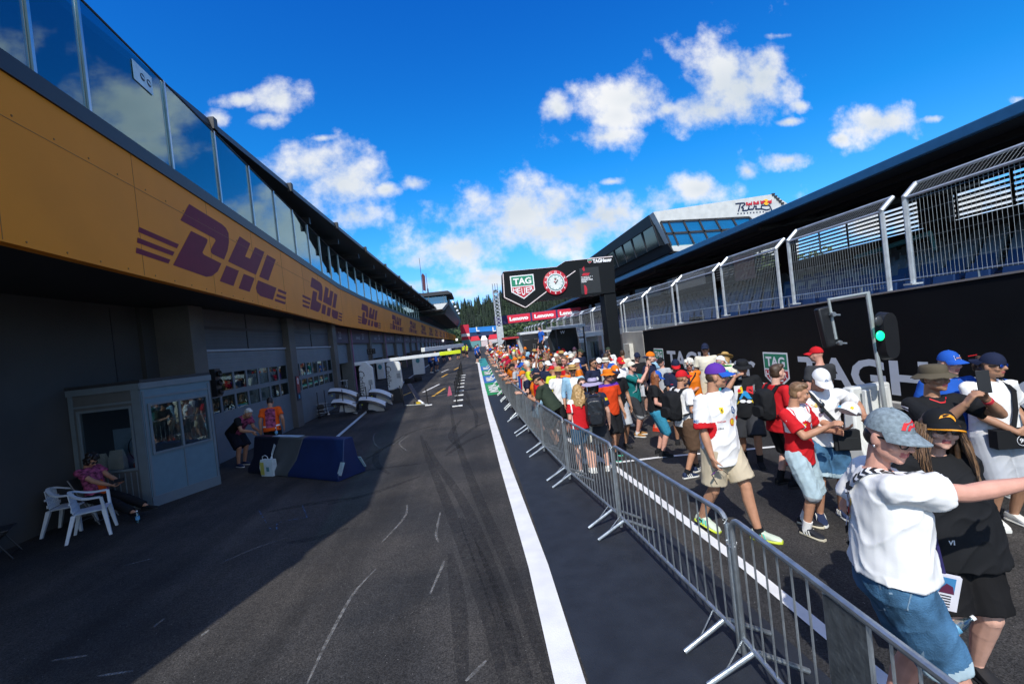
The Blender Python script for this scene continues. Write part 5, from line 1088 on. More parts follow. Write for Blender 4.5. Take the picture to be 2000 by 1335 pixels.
for t in (.2,.92): p=a+(b-a)*t; q.tube((p.x-TLp.x+.02,-.02,p.z),(p.x-TLp.x+.17,-.02,p.z-.02),.014,n=6); q.lathe([(.03,-.02),(.035,0),(.03,.02)],(p.x-TLp.x+.05,-.05,p.z),10,Matrix.Rotation(pi/2,3,'X'))
q.build('bracket',TL)
wb=empty('plastic_barrier',(5.75,6.35,0),R(8),'white plastic water filled barrier leaning at the black wall beside the traffic light','barrier')
q=MB().m(mat('white_plastic_barrier',(.62,.64,.62),.45,var=.06)); q.loft([[V((-.42,-.28,0)),V((.42,-.28,0)),V((.42,.28,0)),V((-.42,.28,0))],[V((-.42,-.24,.35)),V((.42,-.24,.35)),V((.42,.24,.35)),V((-.42,.24,.35))],[V((-.38,-.1,.55)),V((.38,-.1,.55)),V((.38,.1,.55)),V((-.38,.1,.55))],[V((-.36,-.08,1.28)),V((.36,-.08,1.28)),V((.36,.08,1.28)),V((-.36,.08,1.28))]]); q.build('body',wb,bevel=.03)
q=MB().m(mat('white_plastic_barrier'))
for x in (-.2,.12): q.prism([(-.08,0),(.08,0),(.05,1.22),(-.05,1.22)],(x,-.13,.02),(1,0,0),(0,0,1),V((0,-.06,0)))
q.build('rib',wb,bevel=.01)
# ================================================================ people: builder
def skinmat(n,c): return mat('skin_'+n,c,.5,var=.10,scale=18,spec=.35)
SK={'fair':skinmat('fair',(.62,.36,.27)),'pink':skinmat('pink',(.60,.31,.23)),'tan':skinmat('tan',(.45,.23,.14)),'olive':skinmat('olive',(.38,.20,.12)),'deep':skinmat('deep',(.17,.085,.05))}
M_lip=mat('lips',(.42,.12,.11),.4); M_eye=mat('eye_dark',(.03,.022,.02),.2); M_ew=mat('eye_white',(.6,.58,.55),.3)
def cloth(n,c,rough=.85,**k): return mat('cloth_'+n,c,rough,var=k.pop('var',.08),scale=k.pop('scale',7),bump=k.pop('bump',.07),bscale=k.pop('bscale',150),spec=.2,**k)
HAIR={'brown':mat('hair_brown',(.055,.03,.015),.55,var=.35,scale=30),'dark':mat('hair_dark',(.014,.01,.008),.5,var=.3,scale=30),'blond':mat('hair_blond',(.40,.25,.10),.5,var=.35,scale=30),'lightbrown':mat('hair_light_brown',(.17,.095,.045),.5,var=.4,scale=30),'ginger':mat('hair_ginger',(.20,.065,.02),.5,var=.35,scale=30),'white':mat('hair_white',(.62,.60,.52),.6,var=.12,scale=30),'grey':mat('hair_grey',(.30,.28,.25),.6,var=.2,scale=30)}
_dg=bpy.context.evaluated_depsgraph_get
def remesh(mb,vox,mats,fn=None,it=3,wr=0,seed=0,name='body'):
    me=bpy.data.meshes.new('tmp'); me.from_pydata(mb.v,[],mb.f); o=bpy.data.objects.new('tmp',me); C.objects.link(o)
    r=o.modifiers.new('r','REMESH'); r.mode='VOXEL'; r.voxel_size=vox
    s=o.modifiers.new('s','SMOOTH'); s.factor=.5; s.iterations=it
    dg=_dg(); dg.update(); out=bpy.data.meshes.new_from_object(o.evaluated_get(dg)); out.name=name
    bpy.data.objects.remove(o); bpy.data.meshes.remove(me)
    out.materials.clear()
    for m_ in mats: out.materials.append(m_)
    if wr:
        off=V((seed*3.1,seed*1.7,seed*2.3)); co=[]
        for v in out.vertices:
            p=v.co; a=noise.noise(V((p.x*6,p.y*6,p.z*4))+off)+.45*noise.noise(V((p.x*15+p.z*5,p.y*15,p.z*8))+off)
            rg=1-abs(noise.noise(V((p.x*8+p.z*5,p.y*8-p.z*3,p.z*5))+off)); a+=1.1*(rg**5-.35)
            q=p+v.normal*wr*a; co+= [q.x,q.y,q.z]
        out.vertices.foreach_set('co',co); out.update()
    if fn:
        out.polygons.foreach_set('material_index',[fn(p.center) for p in out.polygons])
    out.shade_smooth(); return out
def ik(a,b,l1,l2,hint):
    d=b-a; L_=min(d.length,l1+l2-.004); L_=max(L_,abs(l1-l2)+.01); u=d.normalized(); c=(l1*l1+L_*L_-l2*l2)/(2*l1*L_); c=max(-1,min(1,c)); h=hint-u*hint.dot(u)
    if h.length<1e-4: h=u.orthogonal()
    h.normalize(); return a+u*l1*c+h*l1*math.sqrt(1-c*c), a+u*L_
def hand(mb,w,u,n,side,curl=.5,s=1.0):
    """five fingered hand: wrist w, direction u, palm normal n, side=+1/-1 puts the thumb"""
    u=u.normalized(); n=(n-u*n.dot(u)).normalized(); t=u.cross(n)*side
    for i,o in enumerate((-.030,-.011,.009,.028)):
        b=w+t*o*.7*s; k=w+u*.088*s+t*o*s; mb.cap(b,k,.014*s,.0125*s,8)
        ln=(.058,.072,.078,.068)[i]*s; d=u.copy(); p=k; cv=curl*(1.12-.1*i)
        for j,fr in enumerate((.46,.31,.26)):
            a=cv*(.75,1.1,.8)[j]; d=(d*math.cos(a)+n*math.sin(a)).normalized(); n2=(n-d*n.dot(d)); q=p+d*ln*fr; mb.cap(p,q,(.0095,.0088,.008)[j]*s,(.0088,.008,.0068)[j]*s,7); p=q
    b=w+u*.02*s+t*.02*s; k=b+(u*.75+t*.65+n*.25).normalized()*.048*s; mb.cap(b,k,.015*s,.0115*s,8); d=(u*.9+t*.15+n*(.25+.5*curl)).normalized(); q=k+d*.03*s; mb.cap(k,q,.0108*s,.0098*s,8); mb.cap(q,q+(d+n*.3*curl).normalized()*.025*s,.0098*s,.008*s,8)
def rotm(yaw=0,pitch=0,roll=0): return Matrix.Rotation(R(yaw),3,'Z')@Matrix.Rotation(R(-pitch),3,'X')@Matrix.Rotation(R(roll),3,'Y')
class Rig: pass
def rig(P,fem=False,fat=1.0):
    g=Rig(); g.fem=fem; g.fat=fat; hz=P.get('hip',.93); g.pel=V((0,P.get('hipy',0),hz)); g.Rt=rotm(P.get('twist',0),P.get('lean',0),P.get('side',0))
    up=lambda x,y,z: g.pel+g.Rt@V((x,y,z-.93)); g.up=up
    sw=.165 if fem else .19; g.sw=sw
    g.neck=up(0,-.015,1.47); g.Rh=rotm(P.get('hyaw',0),P.get('hpitch',0),P.get('hroll',0)); g.hc=up(0,.0,1.525)+g.Rh@V((0,.03,.10)); g.H=Matrix.Translation(g.hc)@g.Rh.to_4x4()
    g.arm={}; g.leg={}
    for s,nm in ((1,'R'),(-1,'L')):
        S=up(s*sw,-.012,1.405); t=P.get('hand'+nm); t=V(t) if t is not None else up(s*(sw+.075),.06,.87)
        e,wv=ik(S,t,.30,.265,V(P.get('elbow'+nm,(s*.5,-1,-.35)))); g.arm[nm]=(S,e,wv)
        Hh=g.pel+V((s*.095,0,-.03)); f=V(P.get('foot'+nm,(s*.11,.02*s,.085))); kn,ank=ik(Hh,f,.435,.425,V(P.get('knee'+nm,(s*.08,1,0)))); g.leg[nm]=(Hh,kn,ank)
    return g
def body_mb(g,P,detail=True):
    f=g.fat; fem=g.fem; mb=MB(); up=g.up
    def ring(z,rx,ry,cy=0,n=16): return [up(rx*math.cos(2*pi*i/n),cy+ry*math.sin(2*pi*i/n),z) for i in range(n)]
    bel=max(0,f-1)
    mb.loft([ring(.84,.13*f,.10*f),ring(.92,(.168 if fem else .155)*f,.115*f),ring(1.05,.135*f,.10*f,.02*bel),ring(1.2,(.14 if fem else .155)*f,.11*f,.01),ring(1.33,.165,.112,0),ring(1.41,.155,.085,-.01),ring(1.455,.09,.065,-.015)])
    mb.cap(up(0,-.02,1.43),g.hc-g.Rh@V((0,.035,.06)),.06 if not fem else .051,.053 if not fem else .047,12)
    for nm,s in (('R',1),('L',-1)):
        S,e,w=g.arm[nm]; k=.9 if fem else 1.0; k*=1+.35*bel
        mb.cap(S,e,.052*k,.041*k); d=(w-e); mb.cap(e,e+d*.35,.041*k,.043*k); mb.cap(e+d*.35,w,.043*k,.027*k)
        pn=P.get('palm'+nm); u=(w-e).normalized(); ud=P.get('hdir'+nm); u=V(ud) if ud else u
        pn=V(pn) if pn else V((-s*.9,.1,0)); hand(mb,w,u,pn,(1 if nm=='R' else -1)*P.get('thumb'+nm,1),P.get('curl'+nm,.45))
        Hh,kn,an=g.leg[nm]; lf=f*(1.06 if fem else 1)
        mb.cap(Hh,kn,.092*lf,.058*(.7+.3*f)); c=kn+(an-kn)*.32; back=(an-kn).cross(V((1,0,0))).normalized(); back=back if back.y<0 else -back
        mb.cap(kn,c+back*.012,.056*(.7+.3*f),.058*(.7+.3*f)); mb.cap(c+back*.012,an,.057*(.7+.3*f),.036); mb.cap(an,an+V((0,.05,-.045)),.036,.03)
    # head
    H=lambda x,y,z: g.hc+g.Rh@V((x,y,z)); E=lambda c,r,nu=14,nv=9: mb.ell(H(*c),r,g.Rh,nu,nv)
    E((0,-.008,.028),(.076,.096,.092),18,12); E((0,.012,-.018),(.067,.083,.090),18,12); E((0,.030,-.07),(.052,.058,.045)); E((0,.066,-.096),(.024,.02,.017))
    E((0,.08,.030),(.058,.018,.013)); 
    for s in (-1,1): E((s*.04,.062,-.028),(.028,.026,.024)); E((s*.077,-.004,-.012),(.010,.022,.031)); E((s*.045,.02,-.062),(.02,.04,.03))
    mb.cap(H(0,.09,.018),H(0,.112,-.025),.0085,.0135,10); 
    for s in (-1,1): E((s*.0125,.099,-.03),(.008,.011,.007),8,6)
    E((0,.089,-.052),(.022,.010,.006),10,6); E((0,.087,-.064),(.020,.010,.0065),10,6)
    return mb
def body_mesh(g,P,sk,vox,hairm=None,eyes=True,it=2):
    Ri=g.Rh.inverted(); hc=g.hc
    def fn(c):
        p=Ri@(c-hc)
        if p.y>.06 and abs(p.x)<.06 and -.09<p.z<.06:
            if abs(p.x)<.024 and -.072<p.z<-.047 and p.y>.08: return 1
            ex=abs(abs(p.x)-.031)
            if eyes and ex<.013 and abs(p.z-.006)<.0065: return 3 if ex<.0065 else 4
            if ex<.020 and abs(p.z-.029)<.005+.001: return 2
        return 0
    return remesh(body_mb(g,P),vox,[sk,M_lip,hairm or HAIR['brown'],M_eye,M_ew],fn,it)
def shirt_mesh(g,m1,vox,sleeve=.62,hem=.86,loose=.022,seed=0,cuff=None,yoke=None,fn=None,mats=None,wr=.006,neckz=1.462,sl_r=.078):
    f=g.fat; up=g.up; mb=MB(); L_=loose; fem=g.fem; bel=max(0,f-1)
    def ring(z,rx,ry,cy=0,n=24): return [up(rx*math.cos(2*pi*i/n),cy+ry*math.sin(2*pi*i/n),z) for i in range(n)]
    bust=.018 if fem else 0
    rs=[ring(hem,((.172 if fem else .165)+L_)*f,(.122+L_)*f,.01*bel),ring(1.0,(.158+L_)*f,(.118+L_)*f,.015*bel),ring(1.1,(.152+L_*.9)*f,(.114+L_*.8)*f,.015*bel),ring(1.24,(.158+L_*.8)*(.5+.5*f),(.122+bust+L_*.5)*(.6+.4*f),.008+bust*.5),ring(1.34,.178+L_*.4,.122+L_*.3+bust*.4,.002),ring(1.41,.172,.098,-.01),ring(1.445,.12,.078,-.015),ring(neckz,.078,.066,-.015)]
    mb.loft(rs)
    ends=[]
    for nm in ('R','L'):
        S,e,w=g.arm[nm]
        inn=up((1 if nm=='R' else -1)*(g.sw-.06),-.012,1.385); mb.cap(inn,S,.082,.070)
        if sleeve>0:
            if sleeve<=1: q=S+(e-S)*sleeve; mb.cap(S,S+(q-S)*.2,.069,.07); mb.tube(S,q,.068,sl_r*(.9+.1*f),n=16)
            else: mb.cap(S,e,.066,.056); mb.tube(e,e+(w-e)*(sleeve-1),.056,.042,n=14); q=e+(w-e)*(sleeve-1)
            ends.append((S,q))
    if fn is None and cuff:
        def fn(c):
            for S,q in ends:
                d=q-S; t=(c-S).dot(d)/d.length_squared
                if t>.80 and ((c-S)-d*t).length<.13 and (c-q).length<.13: return 1
            return 0
        mats=[m1,cuff]
    return remesh(mb,vox,mats or [m1],fn,2,wr,seed,'shirt')
def legs_mesh(g,m1,vox,hem=.46,loose=.018,seed=0,cuffm=None,top=1.0,wr=.005):
    """hem: 0.5 = knee, 1 = ankle"""
    f=g.fat; up=g.up; mb=MB(); fem=g.fem
    def ring(z,rx,ry,cy=0,n=20): return [g.pel+V((rx*math.cos(2*pi*i/n),cy+ry*math.sin(2*pi*i/n),z-.93)) for i in range(n)]
    mb.loft([ring(.80,.10*f,.09*f),ring(.86,(.165)*f+loose*.6,(.118+loose*.5)*f),ring(.94,(.168 if fem else .16)*f+loose*.5,.122*f+loose*.3),ring(top,.148*f+loose*.3,.112*f)])
    ends=[]
    for nm in ('R','L'):
        Hh,kn,an=g.leg[nm]; r0=.095*f+loose; 
        if hem<=.5: q=Hh+(kn-Hh)*(hem*2); mb.cap(Hh,Hh+(kn-Hh)*.15,r0,r0); mb.tube(Hh,q,r0,(.076*(.6+.4*f)+loose*1.6),n=18); ends.append((Hh,q))
        else: q=kn+(an-kn)*(hem-.5)*2; mb.cap(Hh,kn,r0,.066*(.6+.4*f)+loose); mb.tube(kn,q,.066+loose,.05+loose,n=16); ends.append((kn,q))
    fn=None; mats=[m1]
    if cuffm:
        mats=[m1,cuffm]
        def fn(c):
            for S,q in ends:
                d=q-S; t=(c-S).dot(d)/d.length
                if d.length-t<.045 and (c-q).length<.16: return 1
            return 0
    return remesh(mb,vox,mats,fn,2,wr,seed,'shorts')
def skirt_mesh(g,m1,z1=.52,r1=.24,seed=0):
    mb=MB(); n=40; rs=[]
    for k,(z,r) in enumerate(((1.02,.15),(.94,.185),(.8,.205),(.66,.225),(z1,r1))):
        rs.append([g.pel+V((r*(1+.045*k/4*math.cos(i*pi*.75*2))*math.cos(2*pi*i/n),.74*r*(1+.045*k/4*math.cos(i*pi*.75*2))*math.sin(2*pi*i/n),z-.93)) for i in range(n)])
    mb.m(m1).loft(rs[::-1]); return mb.mesh('skirt',50)
def shoe_mb(mb,an,yaw,up_m,sole_m,pitch=0,stripe=None):
    M=Matrix.Translation(an-V((0,0,.085)))@Matrix.Rotation(yaw,4,'Z')@Matrix.Translation((0,.13,0))@Matrix.Rotation(R(-pitch),4,'X')@Matrix.Translation((0,-.13,0))
    n=12
    def sec(y,w,z0,z1,flat=.5): 
        out=[]
        for i in range(n):
            a=2*pi*i/n; x=w*math.cos(a); z=math.sin(a); z=z0+(z1-z0)*(.5+.5*(abs(z)**flat)*(1 if z>0 else -1)); out.append(M@V((x,y,z)))
        return out
    prof=[(-.075,.026,.075),(-.06,.036,.098),(-.02,.039,.104),(.03,.041,.098),(.075,.046,.075),(.125,.049,.06),(.17,.042,.05),(.198,.022,.038)]
    mb.m(up_m).loft([sec(y,w,.018,z) for y,w,z in prof])
    mb.m(sole_m).loft([sec(y*1.03,w+.004,0,.028,.25) for y,w,z in prof])
    if stripe:
        mb.m(stripe)
        for s in (-1,1):
            for k in range(3):
                y=.0+.032*k; a=M@V((s*.047,y,.03)); b=M@V((s*.040,y-.02,.078)); mb.beam(a,b,.013,.006,M.to_3x3()@V((s,0,0)))
def hat_mb(g,kind,m1,m2=None,back=False,tilt=0,edge=None):
    mb=MB(); Rr=g.Rh@Matrix.Rotation(R(-tilt),3,'X')@(Matrix.Rotation(pi,3,'Z') if back else Matrix.Identity(3))
    P=lambda x,y,z: g.hc+g.Rh@V((0,0,.035))+Rr@V((x,y,z)); n=24
    if kind=='cap':
        rs=[]
        for t,rz in ((0,0.0),(.12,.012),(.3,.04),(.5,.066),(.68,.086),(.84,.098),(.95,.104),(1.0,.1055)):
            k=math.cos(t*pi/2)**.72 if t<1 else .02; rs.append([P(.086*k*math.cos(2*pi*i/n),-.006+.105*k*math.sin(2*pi*i/n),rz) for i in range(n)])
        mb.m(m1).loft(rs); mb.ell(P(0,-.006,.106),(.008,.008,.005),Rr,8,5)
        top=[];bot=[];mb.m(m2 or m1); A=11
        inn=[];out=[]
        for i in range(A):
            a=R(18+144*i/(A-1)); c=math.cos(a); s_=math.sin(a); dz=-.022*c*c; inn.append(V((.087*c,-.004+.104*s_,.010+dz*.3))); out.append(V((.092*c*1.0,-.004+.10*s_+.088*s_**.8,-.012+dz)))
        rows=[]
        for q,(l,o_) in enumerate(((inn,0.004),(out,.003),(out,-.003),(inn,-.004))): rows.append([P(v.x,v.y,v.z+o_) for v in l])
        mb.loft([[rows[k][i] for k in range(4)] for i in range(A)])
        if edge: mb.m(edge).path([P(v.x,v.y,v.z+.002) for v in out],.0055,6)
    else:
        cw,ch,bw,bd,flat=dict(bucket=(1.08,.085,.055,-.026,.75),straw=(1.05,.095,.085,-.006,.8),panama=(1.04,.095,.035,-.012,.8),sun=(1.08,.09,.11,-.04,.8),fisher=(1.06,.09,.045,-.02,.7))[kind]
        rs=[]
        for r,z in ((cw*.80,.01),(cw*.98,.0),(cw,.012),(cw*.97,.04),(cw*.92,ch*.8),(cw*.80,ch*.97),(cw*.5,ch*1.03 if kind!='panama' else ch*.9),(.03,ch*1.04 if kind!='panama' else ch*.86)): rs.append([P(.086*r*math.cos(2*pi*i/n),-.006+.104*r*math.sin(2*pi*i/n),z) for i in range(n)])
        mb.m(m1).loft(rs); rs=[]
        for (k,z) in ((0,.012),(.5,bd*.45+.006),(1,bd+.004),(1,bd-.003),(.5,bd*.45-.004),(0,0)):
            rs.append([P((.086*cw+bw*k)*math.cos(2*pi*i/n),-.006+(.104*cw+bw*k)*math.sin(2*pi*i/n),z+(.022*k*math.cos(2*pi*i/n)**2 if kind in('straw','sun') else .006*k*math.sin(i*2.1))) for i in range(n)])
        rs.append(rs[0]); mb.loft(rs,caps=False)
        if m2: mb.m(m2); mb.loft([[P(.0875*cw*math.cos(2*pi*i/n),-.006+.1055*cw*math.sin(2*pi*i/n),z) for i in range(n)] for z in (.012,.036)],caps=False)
    return mb
def hair_mesh(g,kind,hm,vox=.009,seed=1,hat=False):
    mb=MB(); H=lambda x,y,z: g.hc+g.Rh@V((x,y,z)); E=lambda c,r: mb.ell(H(*c),r,g.Rh,14,9); rn=random.Random(seed)
    if kind in('short','fade') and hat: E((0,-.038,-.004),(.0755,.064,.058))
    elif kind in('short','fade'):
        E((0,-.020,.05),(.081,.092,.082)); E((0,-.04,.0),(.078,.068,.075)); 
        if kind=='short':
            E((0,.035,.098),(.06,.05,.034)); E((.03,.03,.1),(.04,.05,.03))
    elif kind=='curly':
        for _ in range(46):
            a=rn.uniform(0,2*pi); z=rn.uniform(-.06,.13); r=.088*math.sqrt(max(.1,1-((z-.03)/.125)**2)); y=r*1.12*math.sin(a); 
            if y>.05 and z<.06: continue
            E((r*math.cos(a),y-.01,z),(.03,.03,.028))
        E((0,-.02,.05),(.085,.095,.085))
    elif kind in('long','wavy','bob'):
        ln={'long':.44,'wavy':.30,'bob':.16}[kind]; E((0,-.018,.045),(.084,.098,.088))
        up=V((0,0,1))
        for _ in range({'long':70,'wavy':80,'bob':50}[kind]):
            a=rn.uniform(-pi*1.08,.08*pi); x=.082*math.cos(a); y=.092*math.sin(a)-.012; z=rn.uniform(-.02,.06); p=H(x,y,z); pts=[p]; l=ln*rn.uniform(.75,1.05); out=(g.Rh@V((x,y,0))).normalized(); k=6
            for j in range(1,k+1):
                t=j/k; wv=.018*math.sin(t*9+a*5) if kind=='wavy' else .006*math.sin(t*5+a*3); spread={'long':.012,'wavy':.06,'bob':.01}[kind]*t
                pts.append(p+V((0,0,-l*t))+out*(spread+wv)+V((wv*.5,-.02*t,0)))
            mb.path(pts,[.017*(1-.5*(j/k)**2) for j in range(k+1)],6)
    elif kind=='pony':
        E((0,-.02,.045),(.082,.096,.084)); mb.path([H(0,-.1,.03),H(0,-.15,.0),H(0,-.16,-.12),H(0,-.13,-.25)],[.025,.035,.03,.012],8)
    me=remesh(mb,vox,[hm],None,1 if kind=='curly' else 2,.006,seed,'hair'); return me
def glasses_mb(g,kind,m1,m2=None):
    mb=MB(); H=lambda x,y,z: g.hc+g.Rh@V((x,y,z)); m2=m2 or M_black
    for s in (-1,1):
        if kind=='shades': mb.m(m1).ell(H(s*.033,.096,.004),(.030,.007,.020),g.Rh,14,8)
        else:
            mb.m(m1)
            for i in range(16): a=i*pi/8; b=a+pi/8; mb.tube(H(s*.034+.027*math.cos(a),.103,.0+.022*math.sin(a)),H(s*.034+.027*math.cos(b),.103,.0+.022*math.sin(b)),.0028,n=6)
        mb.m(m2).beam(H(s*.060,.092,.008),H(s*.080,-.002,.006),.005,.009,g.Rh@V((0,0,1)))
    mb.m(m2).beam(H(-.012,.105,.008),H(.012,.105,.008),.006,.006,g.Rh@V((0,0,1)))
    return mb
def placed(g,root_M,me_or_mb,name,label,cat,group=None,smooth=40):
    o=me_or_mb.build(name,None,smooth) if isinstance(me_or_mb,MB) else None; o.matrix_world=root_M; tag(o,label,cat,group); return o
def decal(parts,g,part,polys,mt,cx,cz,d=(0,-1,0),size=1.0,name='print',off=.004,right=None,frame=None):
    """project flat artwork (list of 2-D outlines or (verts,faces)) on to a garment; d points from outside to inside in torso axes"""
    me=parts[part]; bv=BVHTree.FromPolygons([v.co for v in me.vertices],[p.vertices[:] for p in me.polygons]); Rm,org=(g.Rh,g.hc-g.Rh@V((0,0,1.63))) if part=='cap' else (g.Rt,g.pel-g.Rt@V((0,0,.93)))
    d=V(d).normalized(); zz=V((0,0,1)); rt=V(right) if right else (-d).cross(zz)*-1; rt.normalize(); upv=rt.cross(d)*-1
    upv=(d.cross(rt)).normalized(); upv=upv if upv.z>=-.2 else -upv
    mb=MB().m(mt)
    def pr(x,y):
        p=(cx if isinstance(cx,V) else V((0,0,cz))+rt*cx)+rt*x*size+upv*y*size; w=org+Rm@(p-d*.6); dd=Rm@d; h=bv.ray_cast(w,dd,1.2)
        return (h[0]-dd*off) if h[0] else org+Rm@(p-d*.15)
    if isinstance(polys,tuple): mb.add([pr(v.x,v.y) for v in polys[0]],polys[1])
    else:
        for q in polys:
            mb.poly([pr(x,y) for x,y in q])
    parts[name+('' if name not in parts else '_%d'%len(parts))]=mb.mesh(name,0)
def make(P):
    """meshes of one person in root-local metres (1.75 m basis)"""
    g=rig(P,P.get('fem',False),P.get('fat',1.0)); vx=P.get('vox',.010); sd_=P.get('seed',1); parts={}
    hm=HAIR[P.get('hair',('short','brown'))[1]] if P.get('hair') else HAIR['brown']
    parts['body']=body_mesh(g,P,SK[P.get('skin','fair')],vx,hm,P.get('eyes',True))
    if 'shirt' in P: s=dict(P['shirt']); parts['shirt']=shirt_mesh(g,s.pop('m'),vx*1.15,seed=sd_,**s)
    if 'legs' in P:
        s=dict(P['legs'])
        if s.pop('skirt',0): parts['skirt']=skirt_mesh(g,s['m'],s.get('z1',.52),s.get('r1',.24))
        else: parts['trousers' if s.get('hem',.46)>.7 else 'shorts']=legs_mesh(g,s.pop('m'),vx*1.15,seed=sd_+5,**s)
    if 'shoes' in P:
        u_,so=P['shoes'][:2]; st=P['shoes'][2] if len(P['shoes'])>2 else None
        for nm in ('R','L'):
            q=MB(); shoe_mb(q,g.leg[nm][2],R(P.get('toe'+nm,-8 if nm=='R' else 8)),u_,so,P.get('pitch'+nm,0),st); parts['shoe_'+nm]=q.mesh('shoe',40)
    if 'socks' in P:
        for nm in ('R','L'): q=MB().m(P['socks'][0]); k=g.leg[nm]; d=(k[1]-k[2]).normalized(); q.tube(k[2]-d*.03,k[2]+d*P['socks'][1],.046,.049,12); parts['sock_'+nm]=q.mesh('sock',40)
    if P.get('hair') and P['hair'][0]!='none': parts['hair']=hair_mesh(g,P['hair'][0],hm,vx*.95,sd_,'hat' in P)
    if 'hat' in P: h=P['hat']; parts['hat' if h[0]!='cap' else 'cap']=hat_mb(g,h[0],h[1],h[2] if len(h)>2 else None,P.get('capback',False),P.get('captilt',0),h[3] if len(h)>3 else None).mesh('hat',45)
    if 'glasses' in P: parts['glasses' if P['glasses'][0]!='shades' else 'sunglasses']=glasses_mb(g,*P['glasses']).mesh('glasses',40)
    return g,parts
def spawn(P):
    x,y=P['at']; h=P.get('h',1.75); fx_,fy_=P.get('face',(0,-1)); rz=math.atan2(-fx_,fy_); k=h/1.75; z0=P.get('z',zg(y))
    M=Matrix.Translation((x,y,z0))@Matrix.Rotation(rz,4,'Z')@Matrix.Scale(k,4); Mi=M.inverted()
    for nm in ('handR','handL'):
        t=P.get(nm)
        if t is not None and t[0]=='px': P[nm]=Mi@ony(t[1],t[2],t[3])
        elif t is not None and t[0]=='w': P[nm]=Mi@V(t[1:])
    g,parts=make(P)
    for dc in P.get('prints',()): decal(parts,g,*dc[0],**dc[1])
    if len(P['label'].split())>16: print('LONG',P['label'])
    root=empty('person',(x,y,z0),rz,P['label'],'person',P.get('group')); root.scale=(k,k,k)
    for n_,me in parts.items():
        nm=n_.split('_')[0] if n_.startswith(('shoe','sock','print')) else n_
        o=bpy.data.objects.new(nm,me); C.objects.link(o); o.parent=root
    return root,g,M,parts
def backpack(g,M,mt,label,h=.46,w=.30,d=.17,zc=1.2,straps=True,mt2=None,small=None):
    r=empty('backpack',(0,0,0)); T_=M@Matrix.Translation(g.pel)@g.Rt.to_4x4()@Matrix.Translation((0,0,-.93)); r.matrix_world=T_; tag(r,label,'backpack')
    y0=-.125*(.6+.4*g.fat)-.02; q=MB().m(mt); n=20
    def sec(y,s,hh): return [V((w/2*s*math.copysign(abs(math.cos(2*pi*i/n))**.5,math.cos(2*pi*i/n)),y,zc+hh/2*s*math.copysign(abs(math.sin(2*pi*i/n))**.55,math.sin(2*pi*i/n)))) for i in range(n)]
    q.loft([sec(y0,.96,h),sec(y0-.03,1,h),sec(y0-d*.7,.95,h),sec(y0-d,.75,h)]); me=remesh(q,.012,[mt],None,2,.008,3,'bag_body'); o=bpy.data.objects.new('bag_body',me); C.objects.link(o); o.parent=r
    q=MB().m(mt); q.loft([[V((a.x*.8,a.y,zc-h*.18+(a.z-zc)*.45)) for a in sec(y0-d*.9,.85,h)],[V((a.x*.74,a.y,zc-h*.18+(a.z-zc)*.40)) for a in sec(y0-d*1.25,.8,h)]]); q.build('front_pocket',r)
    if straps:
        for s in (-1,1):
            q=MB().m(mt2 or mt); pts=[V((s*.09,y0,zc+h*.38)),V((s*.105,-.08,1.462)),V((s*.115,.0,1.475)),V((s*.125,.085,1.42)),V((s*.135,.145*(.55+.45*g.fat),1.28)),V((s*.15,.12*g.fat,1.1)),V((s*.17,y0,zc-h*.3))]
            for a,b in zip(pts,pts[1:]): q.beam(a,b+(b-a)*.06,.055,.012,(V((0,1,0)) if abs((b-a).normalized().z)>.6 else V((0,0,1))))
            q.build('strap',r)
    if small: 
        q=MB().m(small); q.bb(w*.1,y0-d*1.27,zc-h*.2,w*.18,y0-d*1.25,zc-h*.05); q.build('tag',r)
    return r
def phone(p,look,label,mt=M_black,s=1.0,roll=0):
    q=MB().m(mt); q.bb(-.078*s,-.005,-.038*s,.078*s,.005,.038*s); q.m(mat('phone_lens',(.02,.025,.03),.1)); 
    for k in range(3): q.lathe([(.0,.0),(.009,0),(.009,.004),(.001,.004)],(-.06*s+.0*k,.005,-.02*s+.02*k*s),10,Matrix.Rotation(-pi/2,3,'X'))
    o=q.build('phone',None,30,bevel=.003); d=V(look).normalized(); o.matrix_world=Matrix.Translation(p)@d.to_track_quat('Y','Z').to_matrix().to_4x4()@Matrix.Rotation(R(roll),4,'Y'); tag(o,label,'phone'); return o
# ================================================================ people: the ones seen close up
K=cloth
c_white=K('white',(.78,.78,.77)); c_black=K('black',(.011,.012,.014)); c_red=K('red',(.52,.012,.018)); c_beige=K('beige',(.50,.43,.31)); c_denim=K('denim',(.05,.13,.23),var=.45,scale=9,bump=.4); c_denimL=K('light_denim',(.36,.47,.52),var=.14,scale=14); c_navy=K('navy',(.012,.018,.045)); c_teal=K('teal',(.008,.14,.14)); c_orange=K('orange',(.68,.17,.01)); c_grey=K('heather_grey',(.20,.25,.28),var=.3,scale=60); c_brown=K('brown',(.11,.065,.04)); c_dgreen=K('dark_green',(.03,.045,.03)); c_khaki=K('khaki',(.09,.075,.05)); c_lblue=K('light_blue',(.28,.47,.62)); c_pink=K('pink',(.58,.25,.27)); c_purple=K('purple',(.10,.03,.30)); c_blue=K('blue',(.015,.09,.42)); c_char=K('charcoal',(.035,.037,.042)); c_straw=K('straw',(.45,.29,.10),var=.25,scale=40); c_cream=K('cream',(.66,.62,.50)); c_ored=K('orange_red',(.62,.055,.01)); c_lav=K('lavender',(.36,.32,.46)); c_lgrey=K('light_grey',(.42,.44,.46)); c_aqua=K('aqua_shorts',(.04,.25,.38))
